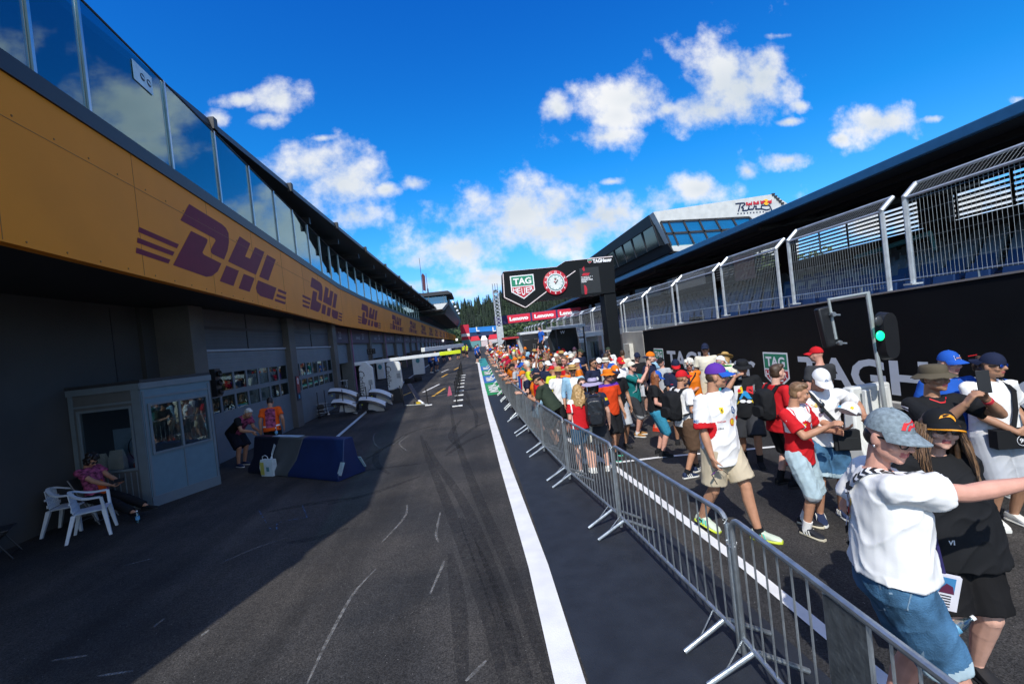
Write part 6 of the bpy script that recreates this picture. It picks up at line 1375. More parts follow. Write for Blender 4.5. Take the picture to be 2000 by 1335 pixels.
s_white=mat('sole_white',(.7,.7,.66),.6); s_cream=mat('sole_cream',(.58,.53,.40),.6); s_black=mat('sole_black',(.015,.015,.016),.6); s_lime=mat('shoe_lime',(.55,.65,.05),.5); s_mint=mat('shoe_mint',(.10,.55,.40),.5); s_tan=mat('shoe_tan',(.35,.17,.04),.6); s_redshoe=mat('shoe_red',(.6,.05,.02),.5); s_navy=mat('shoe_navy',(.012,.025,.07),.6)
m_yel=mat('print_yellow',(.75,.52,.01),.6); m_blu=mat('print_blue',(.01,.09,.28),.6); m_pw=mat('print_white_cloth',(.75,.76,.78),.6); m_rd=mat('print_red',(.6,.015,.02),.6); m_or=mat('print_orange',(.85,.33,.01),.6); m_gr=mat('print_green',(.1,.5,.08),.6); m_bk=mat('print_black',(.012,.012,.014),.6); m_cy=mat('print_cyan',(.02,.30,.65),.6)
circ=lambda r,n=20,cx=0,cy=0,sy=1: [(cx+r*math.cos(2*pi*i/n),cy+r*sy*math.sin(2*pi*i/n)) for i in range(n)]
def ringp(r0,r1,n=20): return [[(r0*math.cos(a),r0*math.sin(a)),(r1*math.cos(a),r1*math.sin(a)),(r1*math.cos(b),r1*math.sin(b)),(r0*math.cos(b),r0*math.sin(b))] for a,b in [(2*pi*i/n,2*pi*(i+1)/n) for i in range(n)]]
def tx(s,h,bold=.02,width=None):
    vs,fs,w=text_geo(s,h,bold); k=(width/w) if width else 1; return ([V((v.x*k,v.y,0)) for v in vs],fs)
shell=[(0,-.5)]+[(.5*math.cos(a),-.1+.58*math.sin(a)) for a in [R(-20+220*i/14) for i in range(15)]]
PR=lambda part,polys,mt,cx,cz,**k: ((part,polys,mt,cx,cz),k)
people={}
def P_(key,**k):
    root,g,M,parts=spawn(k); people[key]=(root,g,M); return root,g,M
# --- tall man in the white race shirt
P_('tall',label='tall man in purple cap, loose white team shirt with red cuffs and beige shorts, striding',at=(2.72,5.1),h=1.99,face=(0.35,-0.94),vox=.0085,skin='tan',seed=2,hyaw=38,hpitch=2,footR=(.11,-.25,.10),footL=(-.10,.27,.085),pitchR=18,toeR=12,toeL=24,hair=('fade','brown'),
 handR=(.25,.12,.80),curlR=.8,palmR=(-.8,.3,0),handL=(-.27,-.06,.86),shirt=dict(m=c_white,sleeve=.92,hem=.74,loose=.045,cuff=c_red,sl_r=.098,wr=.011),legs=dict(m=c_beige,hem=.42,loose=.03),shoes=(mat('shoe_pale',(.55,.62,.5),.5),s_lime,s_mint),socks=(c_black,.03),hat=('cap',c_purple,c_blue),
 prints=[PR('shirt',ringp(.022,.036),m_blu,.085,1.28),PR('shirt',tx('hp',.028),m_blu,.085,1.28,off=.006),PR('shirt',[shell],m_yel,.045,1.165,size=.062),PR('shirt',[circ(.5)],m_rd,.045,1.165,size=.078,off=.003),PR('shirt',[[(-.022,.03),(.022,.03),(.02,-.015),(0,-.035),(-.02,-.015)]],m_yel,-.08,1.30),PR('shirt',[[(-.006,.018),(.008,.01),(.004,-.02),(-.006,-.008)]],m_bk,-.08,1.30,off=.007),PR('shirt',tx('UniCredit',.016),m_rd,-.09,1.19),PR('shirt',tx('CEVA',.016),m_bk,-.10,1.12),PR('shirt',tx('IBM',.03),m_blu,V((.3,.02,1.22)),0,d=(-1,0,0),right=(0,-1,0)),
  PR('cap',tx('Q',.03,.05),m_pw,0,1.72,off=.004),PR('cap',[circ(.026,16,.05,0,.6)],m_gr,0,1.725,off=.004)])
# --- boy in red and white shirt
def boyfn(g0):
    def fn(c): 
        p=c; z=p.z
        if z>1.30+.02*math.sin(p.x*30) and abs(p.x)<.13: return 1
        if abs(p.x)>.15 and z>1.19 and abs(p.x)<.178: return 1
        return 0
    return fn
P_('boy',label='brown haired boy in red and white team shirt, pale cargo shorts and striped trainers',at=(3.55,4.9),h=1.70,face=(0.42,-0.9),vox=.0085,skin='tan',seed=4,hyaw=34,hpitch=12,fat=.90,hair=('short','lightbrown'),handR=('px',1618,832,4.55),handL=('px',1630,842,4.75),hdirR=(.1,.8,.5),curlR=.8,palmR=(-.5,.2,-.6),elbowR=(.6,-.6,-.8),
 footR=(.13,.06,.085),footL=(-.13,-.10,.085),shirt=dict(m=c_red,sleeve=.75,hem=.80,loose=.035,sl_r=.085,wr=.009,mats=[c_red,c_white],fn=boyfn(0)),legs=dict(m=c_denimL,hem=.56,loose=.034,cuffm=c_lgrey,wr=.009),shoes=(mat('shoe_black',(.012,.014,.02),.6),s_cream,s_white),socks=(c_white,.09),
 prints=[PR('shirt',ringp(.02,.033),m_pw,.06,1.24),PR('shirt',[circ(.02)],m_blu,.06,1.24),PR('shirt',[[(-.018,.026),(.018,.026),(0,-.03)]],m_yel,-.07,1.26),PR('shirt',tx('JCB',.03,.04),m_pw,V((.3,0,1.30)),0,d=(-1,0,0),right=(0,-1,0)),PR('shirt',[[(-.04,-.006),(.04,-.006),(.04,.006),(-.04,.006)]],m_pw,V((.3,0,1.345)),0,d=(-1,0,0),right=(0,-1,0)),PR('shirt',[[(-.04,-.006),(.04,-.006),(.04,.006),(-.04,.006)]],m_pw,V((.3,0,1.255)),0,d=(-1,0,0),right=(0,-1,0))])
# --- man in white cap looking down
rt_,g_,M_=P_('white2',label='man in white cap, white t-shirt and denim shorts looking down at another white cap',at=(4.0,5.1),h=1.83,face=(-0.35,-0.93),vox=.0085,skin='tan',seed=6,hpitch=34,hyaw=10,hair=('fade','dark'),fat=1.12,handR=('px',1640,838,4.8),handL=('px',1688,812,4.85),hdirR=(-.5,.6,.2),palmR=(0,0,1),palmL=(.6,.3,.5),curlL=.9,elbowL=(-.9,-.4,-.6),footR=(.13,.08,.085),footL=(-.13,-.05,.085),
 shirt=dict(m=c_white,sleeve=.72,hem=.86,loose=.03,sl_r=.088,wr=.010),legs=dict(m=c_denim,hem=.48,loose=.028,cuffm=c_denimL),shoes=(s_navy,s_white,s_white),hat=('cap',c_white),prints=[PR('shirt',[[(-.03,0),(-.01,.012),(.01,0),(-.01,-.012)],[(.0,.014),(.02,.024),(.035,.012),(.015,.0)],[(.0,-.012),(.02,-.002),(.035,-.014),(.015,-.026)]],m_yel,-.09,1.32),PR('cap',[[(-.02,-.01),(-.012,-.01),(.0,.012),(-.006,.018)],[(-.006,-.01),(.003,-.01),(.012,.004),(.006,.01)],[(.009,-.01),(.018,-.01),(.021,-.003),(.015,.002)]],m_blu,0,1.7)])
q=MB().m(K('strap_black',(.02,.022,.024))); pts=[g_.up(.12,-.02,1.48),g_.up(.09,.10,1.42),g_.up(.0,.185,1.25),g_.up(-.12,.19,1.08),g_.up(-.19,.12,1.0)]
for a,b in zip(pts,pts[1:]): q.beam(a,b+(b-a)*.05,.035,.01,V((0,1,0)))
q.box(g_.up(-.17,.16,.93),(.25,.09,.22)); q.box(g_.up(-.17,.215,.90),(.19,.03,.13)); o=q.build('crossbody_bag',bevel=.025); o.matrix_world=M_; tag(o,'black crossbody bag hanging from the shoulder of the man with the white cap','bag')
gg_=rig({}); q=hat_mb(gg_,'cap',c_white); q.m(m_blu); o=q.build('sports_cap',None,45); ctr=ony(1660,800,4.62); o.matrix_world=Matrix.Translation(ctr)@Matrix.Rotation(R(115),4,'Z')@Matrix.Rotation(R(28),4,'X')@Matrix.Scale(1.15,4)@Matrix.Translation(-(gg_.hc+V((0,0,.06)))); tag(o,'white cap with small round badges held between the boy and the man','cap')
for (x,mt,r) in ((-.055,m_yel,.016),(.05,m_cy,.016)): q=MB().m(mt).ell((x,.075,.055),(r,.008,r)); o2=q.build('badge',o); o2.location=gg_.hc+V((0,.012,0))
q=MB(); gx_=glasses_mb(rig({}),'shades',mat('dark_lens_gloss',(.015,.02,.025),.1,coat=.5)); o=gx_.build('hung_sunglasses'); o.matrix_world=M_@Matrix.Translation(g_.up(.03,.20,1.30))@Matrix.Rotation(R(80),4,'Y')@Matrix.Translation(-(rig({}).hc+V((0,.1,0)))); tag(o,'dark sunglasses hooked on the white t-shirt of the man looking down','sunglasses')
# --- red shirted man with backpack behind the boy
rt_,g_,M_=P_('redback',label='man in red team shirt and black shorts behind the boy, wearing a backpack',at=(4.25,6.2),h=1.76,face=(0.9,0.05),vox=.011,skin='fair',seed=8,hair=('short','brown'),fat=1.1,handR=(.16,.25,1.05),shirt=dict(m=c_red,sleeve=.75,hem=.80,loose=.035,sl_r=.09),legs=dict(m=c_black,hem=.5,loose=.03),shoes=(c_black,s_black),socks=(c_black,.12),prints=[PR('shirt',tx('JCB',.035,.04),m_pw,V((.3,0,1.32)),0,d=(-1,0,0),right=(0,-1,0))])
backpack(g_,M_,c_black,'black backpack worn by the man in the red shirt behind the boy')
# --- black graphic t-shirt, drinking
rt_,g_,M_=P_('blackT',label='man in black bucket hat and black graphic t-shirt drinking from a cup beside the shield',at=(4.42,7.3),h=1.78,face=(-0.5,-0.86),hyaw=8,vox=.011,skin='tan',seed=9,fat=1.12,hpitch=12,hair=('fade','dark'),handR=(.12,.20,1.47),hdirR=(-.6,.3,.5),elbowR=(.7,.2,-1),footR=(.10,-.16,.085),footL=(-.12,.14,.085),shirt=dict(m=c_black,sleeve=.8,hem=.80,loose=.04,sl_r=.095),legs=dict(m=c_char,hem=.5,loose=.035),shoes=(c_black,s_black),socks=(c_black,.12),hat=('bucket',c_black),glasses=('shades',M_black),
 prints=[PR('shirt',[[(-.15,-.17),(.15,-.17),(.15,.15),(-.15,.15)]],m_pw,0,1.18),PR('shirt',[[(-.138,-.16),(.138,-.16),(.138,.14),(-.138,.14)]],mat('print_pale_cyan',(.25,.35,.4),.7),0,1.18,off=.007),PR('shirt',[[(-.13,.02),(-.02,.03),(-.03,.13),(-.13,.13)],[(-.13,-.15),(.13,-.15),(.1,-.09),(-.1,-.10)]],m_yel,0,1.18,off=.010),PR('shirt',[[(-.09,-.07),(.1,-.07),(.03,.06),(-.02,.06)]],m_cy,0,1.18,off=.010),PR('shirt',[[(.02,.05),(.12,.0),(.13,.13),(.04,.13)],circ(.03,10,-.08,.07)],m_rd,0,1.18,off=.010),PR('shirt',[circ(.045,12,-.04,-.10,.6),circ(.04,12,.05,-.11,.6)],m_pw,0,1.18,off=.013)])
q=MB().m(mat('clear_cup',(.25,.28,.30),.2)); q.lathe([(.028,0),(.036,.11),(.034,.11),(.027,.005)],(0,0,0),14); o=q.build('drinking_cup'); o.matrix_world=M_@Matrix.Translation((.05,.20,1.44))@Matrix.Rotation(R(35),4,'X'); tag(o,'clear drinking cup held to the mouth of the man in the black bucket hat','cup')
# --- man with brown shorts and backpack
rt_,g_,M_=P_('brown',label='man in red cap, white t-shirt and brown shorts walking away with a black backpack',at=(3.27,7.15),h=1.72,face=(0.95,0.25),vox=.010,skin='tan',seed=11,hyaw=-8,hair=('fade','lightbrown'),footR=(.06,-.12,.085),footL=(-.10,.22,.085),handR=(.22,.14,.95),shirt=dict(m=c_white,sleeve=.7,hem=.84,loose=.025,sl_r=.085),legs=dict(m=c_brown,hem=.5,loose=.038),shoes=(s_navy,s_white,s_white),socks=(c_black,.06),hat=('cap',c_red),capback=False)
backpack(g_,M_,c_black,'black backpack on the man in brown shorts',h=.5,w=.32,d=.2)
# --- redheaded woman with blue cap
P_('redhead',label='woman with long ginger hair under a blue cap, black top and aqua shorts',at=(3.32,8.45),h=1.64,face=(0.95,-0.2),vox=.011,skin='pink',fem=True,fat=1.08,seed=12,hpitch=25,hair=('long','ginger'),handR=(.18,.2,1.0),shirt=dict(m=c_black,sleeve=.6,hem=.92,loose=.02),legs=dict(m=c_aqua,hem=.52,loose=.02),shoes=(c_black,s_black),socks=(c_black,.05),hat=('cap',c_blue),prints=[PR('cap',[circ(.02,10,0,0,1.2)],m_yel,0,1.70)])
# --- man in teal shirt holding up a phone
rt_,g_,M_=P_('teal',label='man in white cap and teal team polo raising a phone with both hands, tan shoes',at=(3.52,10.2),h=1.70,face=(0.78,-0.63),vox=.011,skin='pink',seed=14,fat=1.06,hyaw=3,hpitch=-6,hair=('short','dark'),handR=(.03,.36,1.50),handL=(-.06,.37,1.52),hdirR=(-.2,.3,.9),hdirL=(.2,.3,.9),palmR=(-1,.2,0),palmL=(1,.2,0),elbowR=(.5,.1,-1),elbowL=(-.5,.1,-1),shirt=dict(m=c_teal,sleeve=.7,hem=.80,loose=.03),legs=dict(m=c_char,hem=.53,loose=.028,cuffm=c_lgrey),shoes=(s_tan,s_white),socks=(c_white,.04),hat=('cap',c_cream,c_black),captilt=-8,glasses=('specs',M_black),footR=(.12,.03,.085),footL=(-.12,-.02,.085),prints=[PR('shirt',[[(-.02,.03),(.03,.03),(.02,-.03),(-.03,-.03)]],m_pw,V((.3,0,1.36)),0,d=(-1,0,0),right=(0,-1,0))])
phone(M_@V((-.015,.42,1.60)),M_.to_3x3()@V((0,1,0)),'dark phone held upright by the man in the teal polo',roll=90)
rb_=backpack(g_,M_,c_navy,'navy blue backpack hanging low on the man in the teal polo',h=.5,w=.34,d=.22,zc=1.08,mt2=c_lgrey,small=m_pw)
# --- orange cap, black t-shirt, red slippers
P_('slip',label='young man with orange cap worn backwards, dark navy t-shirt, black shorts and red clogs',at=(4.08,10.5),h=1.86,face=(0.7,-0.7),vox=.011,skin='fair',seed=15,hyaw=24,hair=('short','lightbrown'),shirt=dict(m=c_navy,sleeve=.75,hem=.80,loose=.035,sl_r=.09),legs=dict(m=c_black,hem=.46,loose=.035),shoes=(s_redshoe,s_redshoe),hat=('cap',c_orange,c_navy),capback=True,footR=(.12,.05,.085),footL=(-.12,-.04,.085),prints=[PR('shirt',tx('RED',.018),m_rd,-.08,1.28)])
# --- white haired lady in orange
rt_,g_,M_=P_('lady',label='white haired lady in sunglasses and sleeveless orange top with a black shoulder strap',at=(4.62,9.6),h=1.68,face=(-0.45,-0.9),vox=.011,skin='pink',fem=True,fat=1.12,seed=16,hair=('curly','white'),hpitch=10,handR=(.05,.25,1.08),handL=(-.05,.25,1.05),glasses=('shades',M_black),shirt=dict(m=c_orange,sleeve=0,hem=.80,loose=.035),legs=dict(m=c_orange,hem=.9,loose=.03),shoes=(c_black,s_black))
q=MB().m(c_black); pts=[g_.up(-.13,-.02,1.47),g_.up(-.10,.12,1.38),g_.up(.03,.19,1.2),g_.up(.15,.16,1.05)]
for a,b in zip(pts,pts[1:]): q.beam(a,b+(b-a)*.05,.03,.01,V((0,1,0)))
q.bb(.1,.14,.86,.26,.2,1.05); o=q.build('shoulder_bag'); o.matrix_world=M_; tag(o,'small black shoulder bag worn by the lady in orange','bag')
# --- man in dark team polo with red straps
P_('rbcap',label='man in dark blue cap and navy polo with red straps looking at his hands',at=(4.1,9.15),h=1.76,face=(-0.3,-0.95),vox=.012,skin='tan',seed=17,fat=1.15,hpitch=25,hair=('fade','dark'),handR=(.06,.28,1.15),handL=(-.06,.28,1.15),curlR=.9,curlL=.9,shirt=dict(m=c_navy,sleeve=.7,hem=.82,loose=.03),legs=dict(m=c_navy,hem=.5,loose=.03),shoes=(c_black,s_black),hat=('cap',c_navy,c_red),prints=[PR('shirt',[[(-.025,-.1),(.02,-.1),(.03,.12),(-.01,.12)]],m_rd,.12,1.33),PR('shirt',[[(-.02,-.1),(.025,-.1),(.01,.12),(-.03,.12)]],m_rd,-.12,1.33),PR('shirt',ringp(.014,.026,12),m_yel,.05,1.2)])
# --- woman with big backpack and wide hat
rt_,g_,M_=P_('skirt',label='woman from behind in wide lavender sun hat, dark pleated skirt and large black backpack',at=(2.02,8.0),h=1.68,face=(.25,1),vox=.010,skin='fair',fem=True,fat=1.12,seed=18,hyaw=-25,hair=('bob','dark'),handL=(-.25,.10,1.05),elbowL=(-1,-.5,-.2),shirt=dict(m=c_navy,sleeve=.62,hem=.90,loose=.02,mats=[c_navy,c_pink,m_yel],fn=lambda c:(2 if abs(c.x)>.20 and 1.33<c.z<1.38 else 0)),legs=dict(m=c_char,skirt=1,z1=.56,r1=.26),shoes=(s_white,s_white),hat=('sun',c_lav,c_navy),footR=(.12,.04,.085),footL=(-.12,-.03,.085))
backpack(g_,M_,mat('black_nylon',(.012,.014,.018),.35,bump=.4,bscale=14),'large shiny black backpack on the woman in the pleated skirt',h=.56,w=.36,d=.24,zc=1.17)
# --- curly blonde in red shirt
rt_,g_,M_=P_('curly',label='woman from behind with curly blonde hair, red shirt with white shoulders and denim shorts',at=(1.74,8.0),h=1.60,face=(-.05,1),vox=.010,skin='fair',fem=True,fat=1.06,seed=19,hair=('wavy','blond'),handL=(-.13,.16,1.02),shirt=dict(m=c_red,sleeve=.65,hem=.90,loose=.03,mats=[c_red,c_white],fn=lambda c:(1 if c.z>1.40 or (abs(c.x)>.17 and abs(c.x)<.195) else 0)),legs=dict(m=c_denim,hem=.36,loose=.02),shoes=(s_white,s_white))
q=MB().m(c_cream); q.path([g_.up(.15,.02,1.46),g_.up(.17,-.10,1.3),g_.up(.20,-.12,1.05)],.013,6); q.path([g_.up(.15,.04,1.46),g_.up(.18,.10,1.3),g_.up(.2,.0,1.05)],.013,6); q.loft([[g_.up(.13,-.12,1.05),g_.up(.27,-.12,1.05),g_.up(.27,.0,1.05),g_.up(.13,.0,1.05)],[g_.up(.12,-.13,.62),g_.up(.28,-.13,.62),g_.up(.28,.02,.62),g_.up(.12,.02,.62)]]); o=q.build('canvas_tote'); o.matrix_world=M_; tag(o,'cream canvas tote bag on the shoulder of the curly blonde woman','bag')
# --- brunette with sunglasses facing the camera
P_('brun',label='woman with long brown hair and sunglasses in a dark and red team shirt',at=(2.0,8.75),h=1.63,face=(.0,-1),vox=.011,skin='fair',fem=True,seed=20,hair=('long','brown'),glasses=('shades',M_black),shirt=dict(m=c_navy,sleeve=.6,hem=.88,loose=.02,mats=[c_navy,K('dark_red',(.20,.01,.02))],fn=lambda c:(1 if c.z<1.16 else 0)),legs=dict(m=c_denimL,hem=.95,loose=.02),shoes=(s_white,s_white),prints=[PR('shirt',tx('1',.07,.04),m_pw,.02,1.11)])
# --- straw hats
rt_,g_,M_=P_('strawblue',label='man in straw hat and sunglasses wearing an open light blue shirt with a dark lanyard',at=(2.22,10.5),h=1.78,face=(-.1,-1),vox=.012,skin='tan',seed=21,hair=('fade','brown'),glasses=('shades',M_black),shirt=dict(m=c_lblue,sleeve=1.5,hem=.80,loose=.03,mats=[c_lblue,c_white],fn=lambda c:(1 if abs(c.x)<.085-.03*(1.4-c.z) and c.y>.05 else 0)),legs=dict(m=c_beige,hem=.5,loose=.03),shoes=(s_white,s_white),hat=('straw',c_straw,c_brown),prints=[PR('shirt',[[(-.075,.14),(-.06,.14),(.006,-.1),(-.006,-.1)],[(.075,.14),(.06,.14),(-.006,-.1),(.006,-.1)]],m_bk,0,1.30)])
P_('strawwhite',label='man in straw hat, white short sleeved shirt and black shorts behind the dark green man',at=(1.96,11.0),h=1.73,face=(.35,-1),vox=.012,skin='pink',seed=22,hyaw=-15,hair=('fade','brown'),shirt=dict(m=c_white,sleeve=.6,hem=.82,loose=.03),legs=dict(m=c_black,hem=.5,loose=.03),shoes=(c_black,s_black),hat=('straw',c_straw,c_straw))
# --- man in dark green leaning over the barrier with a phone
rt_,g_,M_=P_('green',label='man in dark green t-shirt and black cap leaning on the crowd barrier with a phone',at=(1.62,10.15),h=1.74,face=(-.75,.45),vox=.010,skin='tan',seed=23,fat=1.15,lean=26,hpitch=22,hair=('fade','dark'),handR=(.10,.50,1.12),handL=(-.08,.50,1.14),hdirR=(-.3,.6,.5),hdirL=(.3,.6,.5),curlR=.8,curlL=.8,shirt=dict(m=c_dgreen,sleeve=.75,hem=.82,loose=.035,sl_r=.09),legs=dict(m=c_black,hem=.5,loose=.03),shoes=(c_black,s_black),hat=('cap',c_black))
phone(M_@V((.0,.60,1.20)),M_.to_3x3()@V((0,.8,-.3)),'black phone in the hands of the man leaning on the barrier',roll=90)
# --- second row walkers
P_('orangehat',label='man in orange bucket hat and sunglasses wearing an orange red team shirt',at=(2.52,8.75),h=1.74,face=(.35,-1),vox=.012,skin='tan',seed=24,hair=('fade','dark'),hyaw=10,glasses=('shades',M_black),shirt=dict(m=c_ored,sleeve=.65,hem=.85,loose=.03,mats=[c_ored,c_purple],fn=lambda c:(1 if c.z>1.42 else 0)),legs=dict(m=c_black,hem=.5,loose=.03),shoes=(c_black,s_mint),socks=(c_black,.08),hat=('fisher',c_orange),footR=(.12,.14,.085),footL=(-.1,-.16,.085))
P_('blkT',label='man in black team t-shirt and orange and white cap walking behind the orange hat',at=(2.85,9.35),h=1.76,face=(.1,-1),vox=.012,skin='olive',seed=25,hpitch=18,hair=('fade','dark'),shirt=dict(m=c_black,sleeve=.7,hem=.82,loose=.03),legs=dict(m=c_lgrey,hem=.5,loose=.03),shoes=(s_black,s_black),hat=('cap',c_orange,c_navy),prints=[PR('shirt',ringp(.014,.026,12),m_pw,-.07,1.28),PR('cap',[circ(.022)],m_pw,0,1.7)])
P_('whred',label='man in plain white t-shirt and red cap behind the teal polo',at=(3.60,11.3),h=1.77,face=(.3,-1),vox=.013,skin='pink',seed=26,hpitch=15,hair=('fade','dark'),shirt=dict(m=c_white,sleeve=.7,hem=.82,loose=.04),legs=dict(m=c_denim,hem=.5,loose=.03),shoes=(s_white,s_white),hat=('cap',c_red),prints=[PR('cap',[circ(.02)],m_yel,0,1.7)])
P_('navyT',label='bearded man with dark hair and sunglasses in a navy t-shirt with a pale print',at=(2.97,11.5),h=1.80,face=(.6,-.8),vox=.013,skin='olive',seed=27,hair=('short','dark'),glasses=('shades',M_black),shirt=dict(m=c_navy,sleeve=.7,hem=.84,loose=.03),legs=dict(m=c_beige,hem=.5),shoes=(s_white,s_white),prints=[PR('shirt',[circ(.04)],m_pw,-.05,1.25)])
P_('pink',label='man in pink t-shirt, white cap and sunglasses behind the navy t-shirt',at=(3.30,12.1),h=1.75,face=(.2,-1),vox=.013,skin='pink',seed=28,hair=('fade','blond'),glasses=('shades',M_black),shirt=dict(m=c_pink,sleeve=.65,hem=.84,loose=.03),legs=dict(m=c_denim,hem=.5),shoes=(s_white,s_white),hat=('cap',c_white))
P_('panama',label='man in pale panama hat and grey shirt behind the orange and white cap',at=(3.42,11.9),h=1.76,face=(.15,-1),vox=.013,skin='pink',seed=29,hair=('fade','grey'),shirt=dict(m=c_lgrey,sleeve=.65,hem=.84,loose=.03),legs=dict(m=c_beige,hem=.5),shoes=(s_white,s_white),hat=('panama',c_cream,c_char))
P_('whback',label='person in white t-shirt with a black diagonal strap seen from behind near the booth',at=(5.0,16.8),h=1.80,face=(-.1,1),vox=.014,skin='fair',seed=30,hair=('fade','dark'),shirt=dict(m=c_white,sleeve=.7,hem=.80,loose=.04),legs=dict(m=c_denim,hem=.95),shoes=(s_white,s_white),hat=('cap',c_dgreen),prints=[PR('shirt',[[(-.16,-.3),(-.12,-.3),(.15,.28),(.11,.28)]],m_bk,0,1.15,d=(0,1,0))])
# --- by the black wall
P_('wallman',label='man in navy cap, sunglasses and cream t-shirt with black strap at the black wall',at=(5.75,11.0),h=1.88,face=(-0.5,-0.87),vox=.013,skin='tan',seed=31,hair=('fade','dark'),glasses=('shades',M_black),shirt=dict(m=c_cream,sleeve=.65,hem=.84,loose=.03),legs=dict(m=c_beige,hem=.5),shoes=(s_white,s_white),hat=('cap',c_navy),prints=[PR('shirt',[[(-.02,-.15),(.02,-.15),(.02,.15),(-.02,.15)]],m_bk,-.12,1.3)])
P_('strawlady',label='person in tan straw hat bending at the black wall beside the cream t-shirt man',at=(5.55,9.9),h=1.72,face=(.6,.6),vox=.013,skin='pink',fem=True,seed=32,lean=16,hpitch=25,hair=('bob','blond'),shirt=dict(m=c_cream,sleeve=.6,hem=.86,loose=.02),legs=dict(m=c_beige,hem=.5),shoes=(s_white,s_white),hat=('straw',c_straw,c_brown))
P_('grey2',label='person in white visor cap and aqua top turned to the wall behind the tall man',at=(4.95,9.0),h=1.72,face=(.8,.2),vox=.013,skin='pink',seed=33,fat=1.1,hpitch=20,hair=('short','grey'),shirt=dict(m=K('aqua',(.02,.36,.36)),sleeve=.45,hem=.86,loose=.02),legs=dict(m=c_lgrey,hem=.5),shoes=(s_white,s_white),hat=('cap',c_white))
P_('curlyw',label='person with curly brown hair in a blue top behind the mirrored sunglasses man',at=(6.05,4.95),h=1.70,face=(.2,1),vox=.012,skin='tan',fem=True,seed=34,hair=('curly','brown'),shirt=dict(m=c_blue,sleeve=.6,hem=.9,loose=.02),legs=dict(m=c_black,hem=.95),shoes=(s_white,s_white))
P_('bluecap',label='older man in blue cap with a square badge, blue shirt and red and yellow lanyard',at=(5.30,4.75),h=1.86,face=(-0.34,-0.94),vox=.009,skin='pink',seed=35,hyaw=20,hpitch=4,hair=('fade','grey'),shirt=dict(m=c_blue,sleeve=.65,hem=.84,loose=.03),legs=dict(m=c_beige,hem=.5),shoes=(s_white,s_white),hat=('cap',c_blue,c_blue),
 prints=[PR('cap',[[(-.035,-.022),(.035,-.022),(.035,.022),(-.035,.022)]],m_pw,0,1.70),PR('cap',[[(-.029,-.016),(.029,-.016),(.029,.016),(-.029,.016)]],m_blu,0,1.70,off=.006),PR('cap',tx('RACING',.013,.03,.05),m_or,0,1.70,off=.009),PR('shirt',[[(-.09,.14),(-.065,.14),(.008,-.12),(-.012,-.12)],[(.09,.14),(.065,.14),(-.008,-.12),(.012,-.12)]],m_rd,0,1.31)])
# --- man with sunglasses at right
rt_,g_,M_=P_('sung',label='cropped haired man with mirrored blue sunglasses, white t-shirt, grey shorts and navy cap',at=(5.42,4.42),h=1.83,face=(-0.22,-0.97),vox=.0085,skin='olive',seed=36,hyaw=24,fat=1.12,hair=('fade','dark'),glasses=('shades',mat('mirror_blue_lens',(.02,.08,.45),.08,.6,coat=.6)),handR=(.02,.27,1.0),handL=(-.28,.04,.95),hdirR=(-1,.2,0),palmR=(0,-1,0),elbowR=(1,-.2,-.4),shirt=dict(m=c_white,sleeve=.72,hem=.84,loose=.03,sl_r=.09,wr=.010),legs=dict(m=K('pale_grey_shorts',(.40,.42,.45)),hem=.5,loose=.03),shoes=(s_white,s_white),hat=('cap',c_navy,c_navy),capback=True,captilt=12,prints=[PR('cap',[[(-.07,-.004),(.07,-.004),(.07,.004),(-.07,.004)]],m_rd,0,1.735,d=(0,1,0))])
q=MB().m(c_black); pts=[g_.up(-.12,-.02,1.475),g_.up(-.10,.13,1.38),g_.up(-.06,.18,1.2),g_.up(.0,.21,1.02)]
for a,b in zip(pts,pts[1:]): q.beam(a,b+(b-a)*.05,.04,.01,V((0,1,0)))
q.box(g_.up(.04,.215,.93),(.30,.10,.18)); q.m(m_pw)
for i in range(20): a=i*pi/10; q.tube(g_.up(-.02+.05*math.cos(a),.272,.92+.05*math.sin(a)),g_.up(-.02+.05*math.cos(a+pi/10),.272,.92+.05*math.sin(a+pi/10)),.003,n=4)
vs,fs,_w=text_geo('90',.045,.02); q.add([g_.up(-.02-v.x,.274,.92+v.y) for v in vs],fs); o=q.build('belt_bag'); o.matrix_world=M_; tag(o,'black belt bag with white ringed 90 emblem on the sunglasses man','bag')
q=MB().m(mat('pink_blue_case',(.02,.25,.42),.4)); q.bb(-.2,.2,1.08,-.12,.212,1.22); q.m(mat('case_pink',(.6,.05,.3),.4)).bb(-.198,.2125,1.16,-.122,.216,1.218); o=q.build('phone_case'); o.matrix_world=M_; tag(o,'pink and blue phone case hanging on the chest of the sunglasses man','phone case')
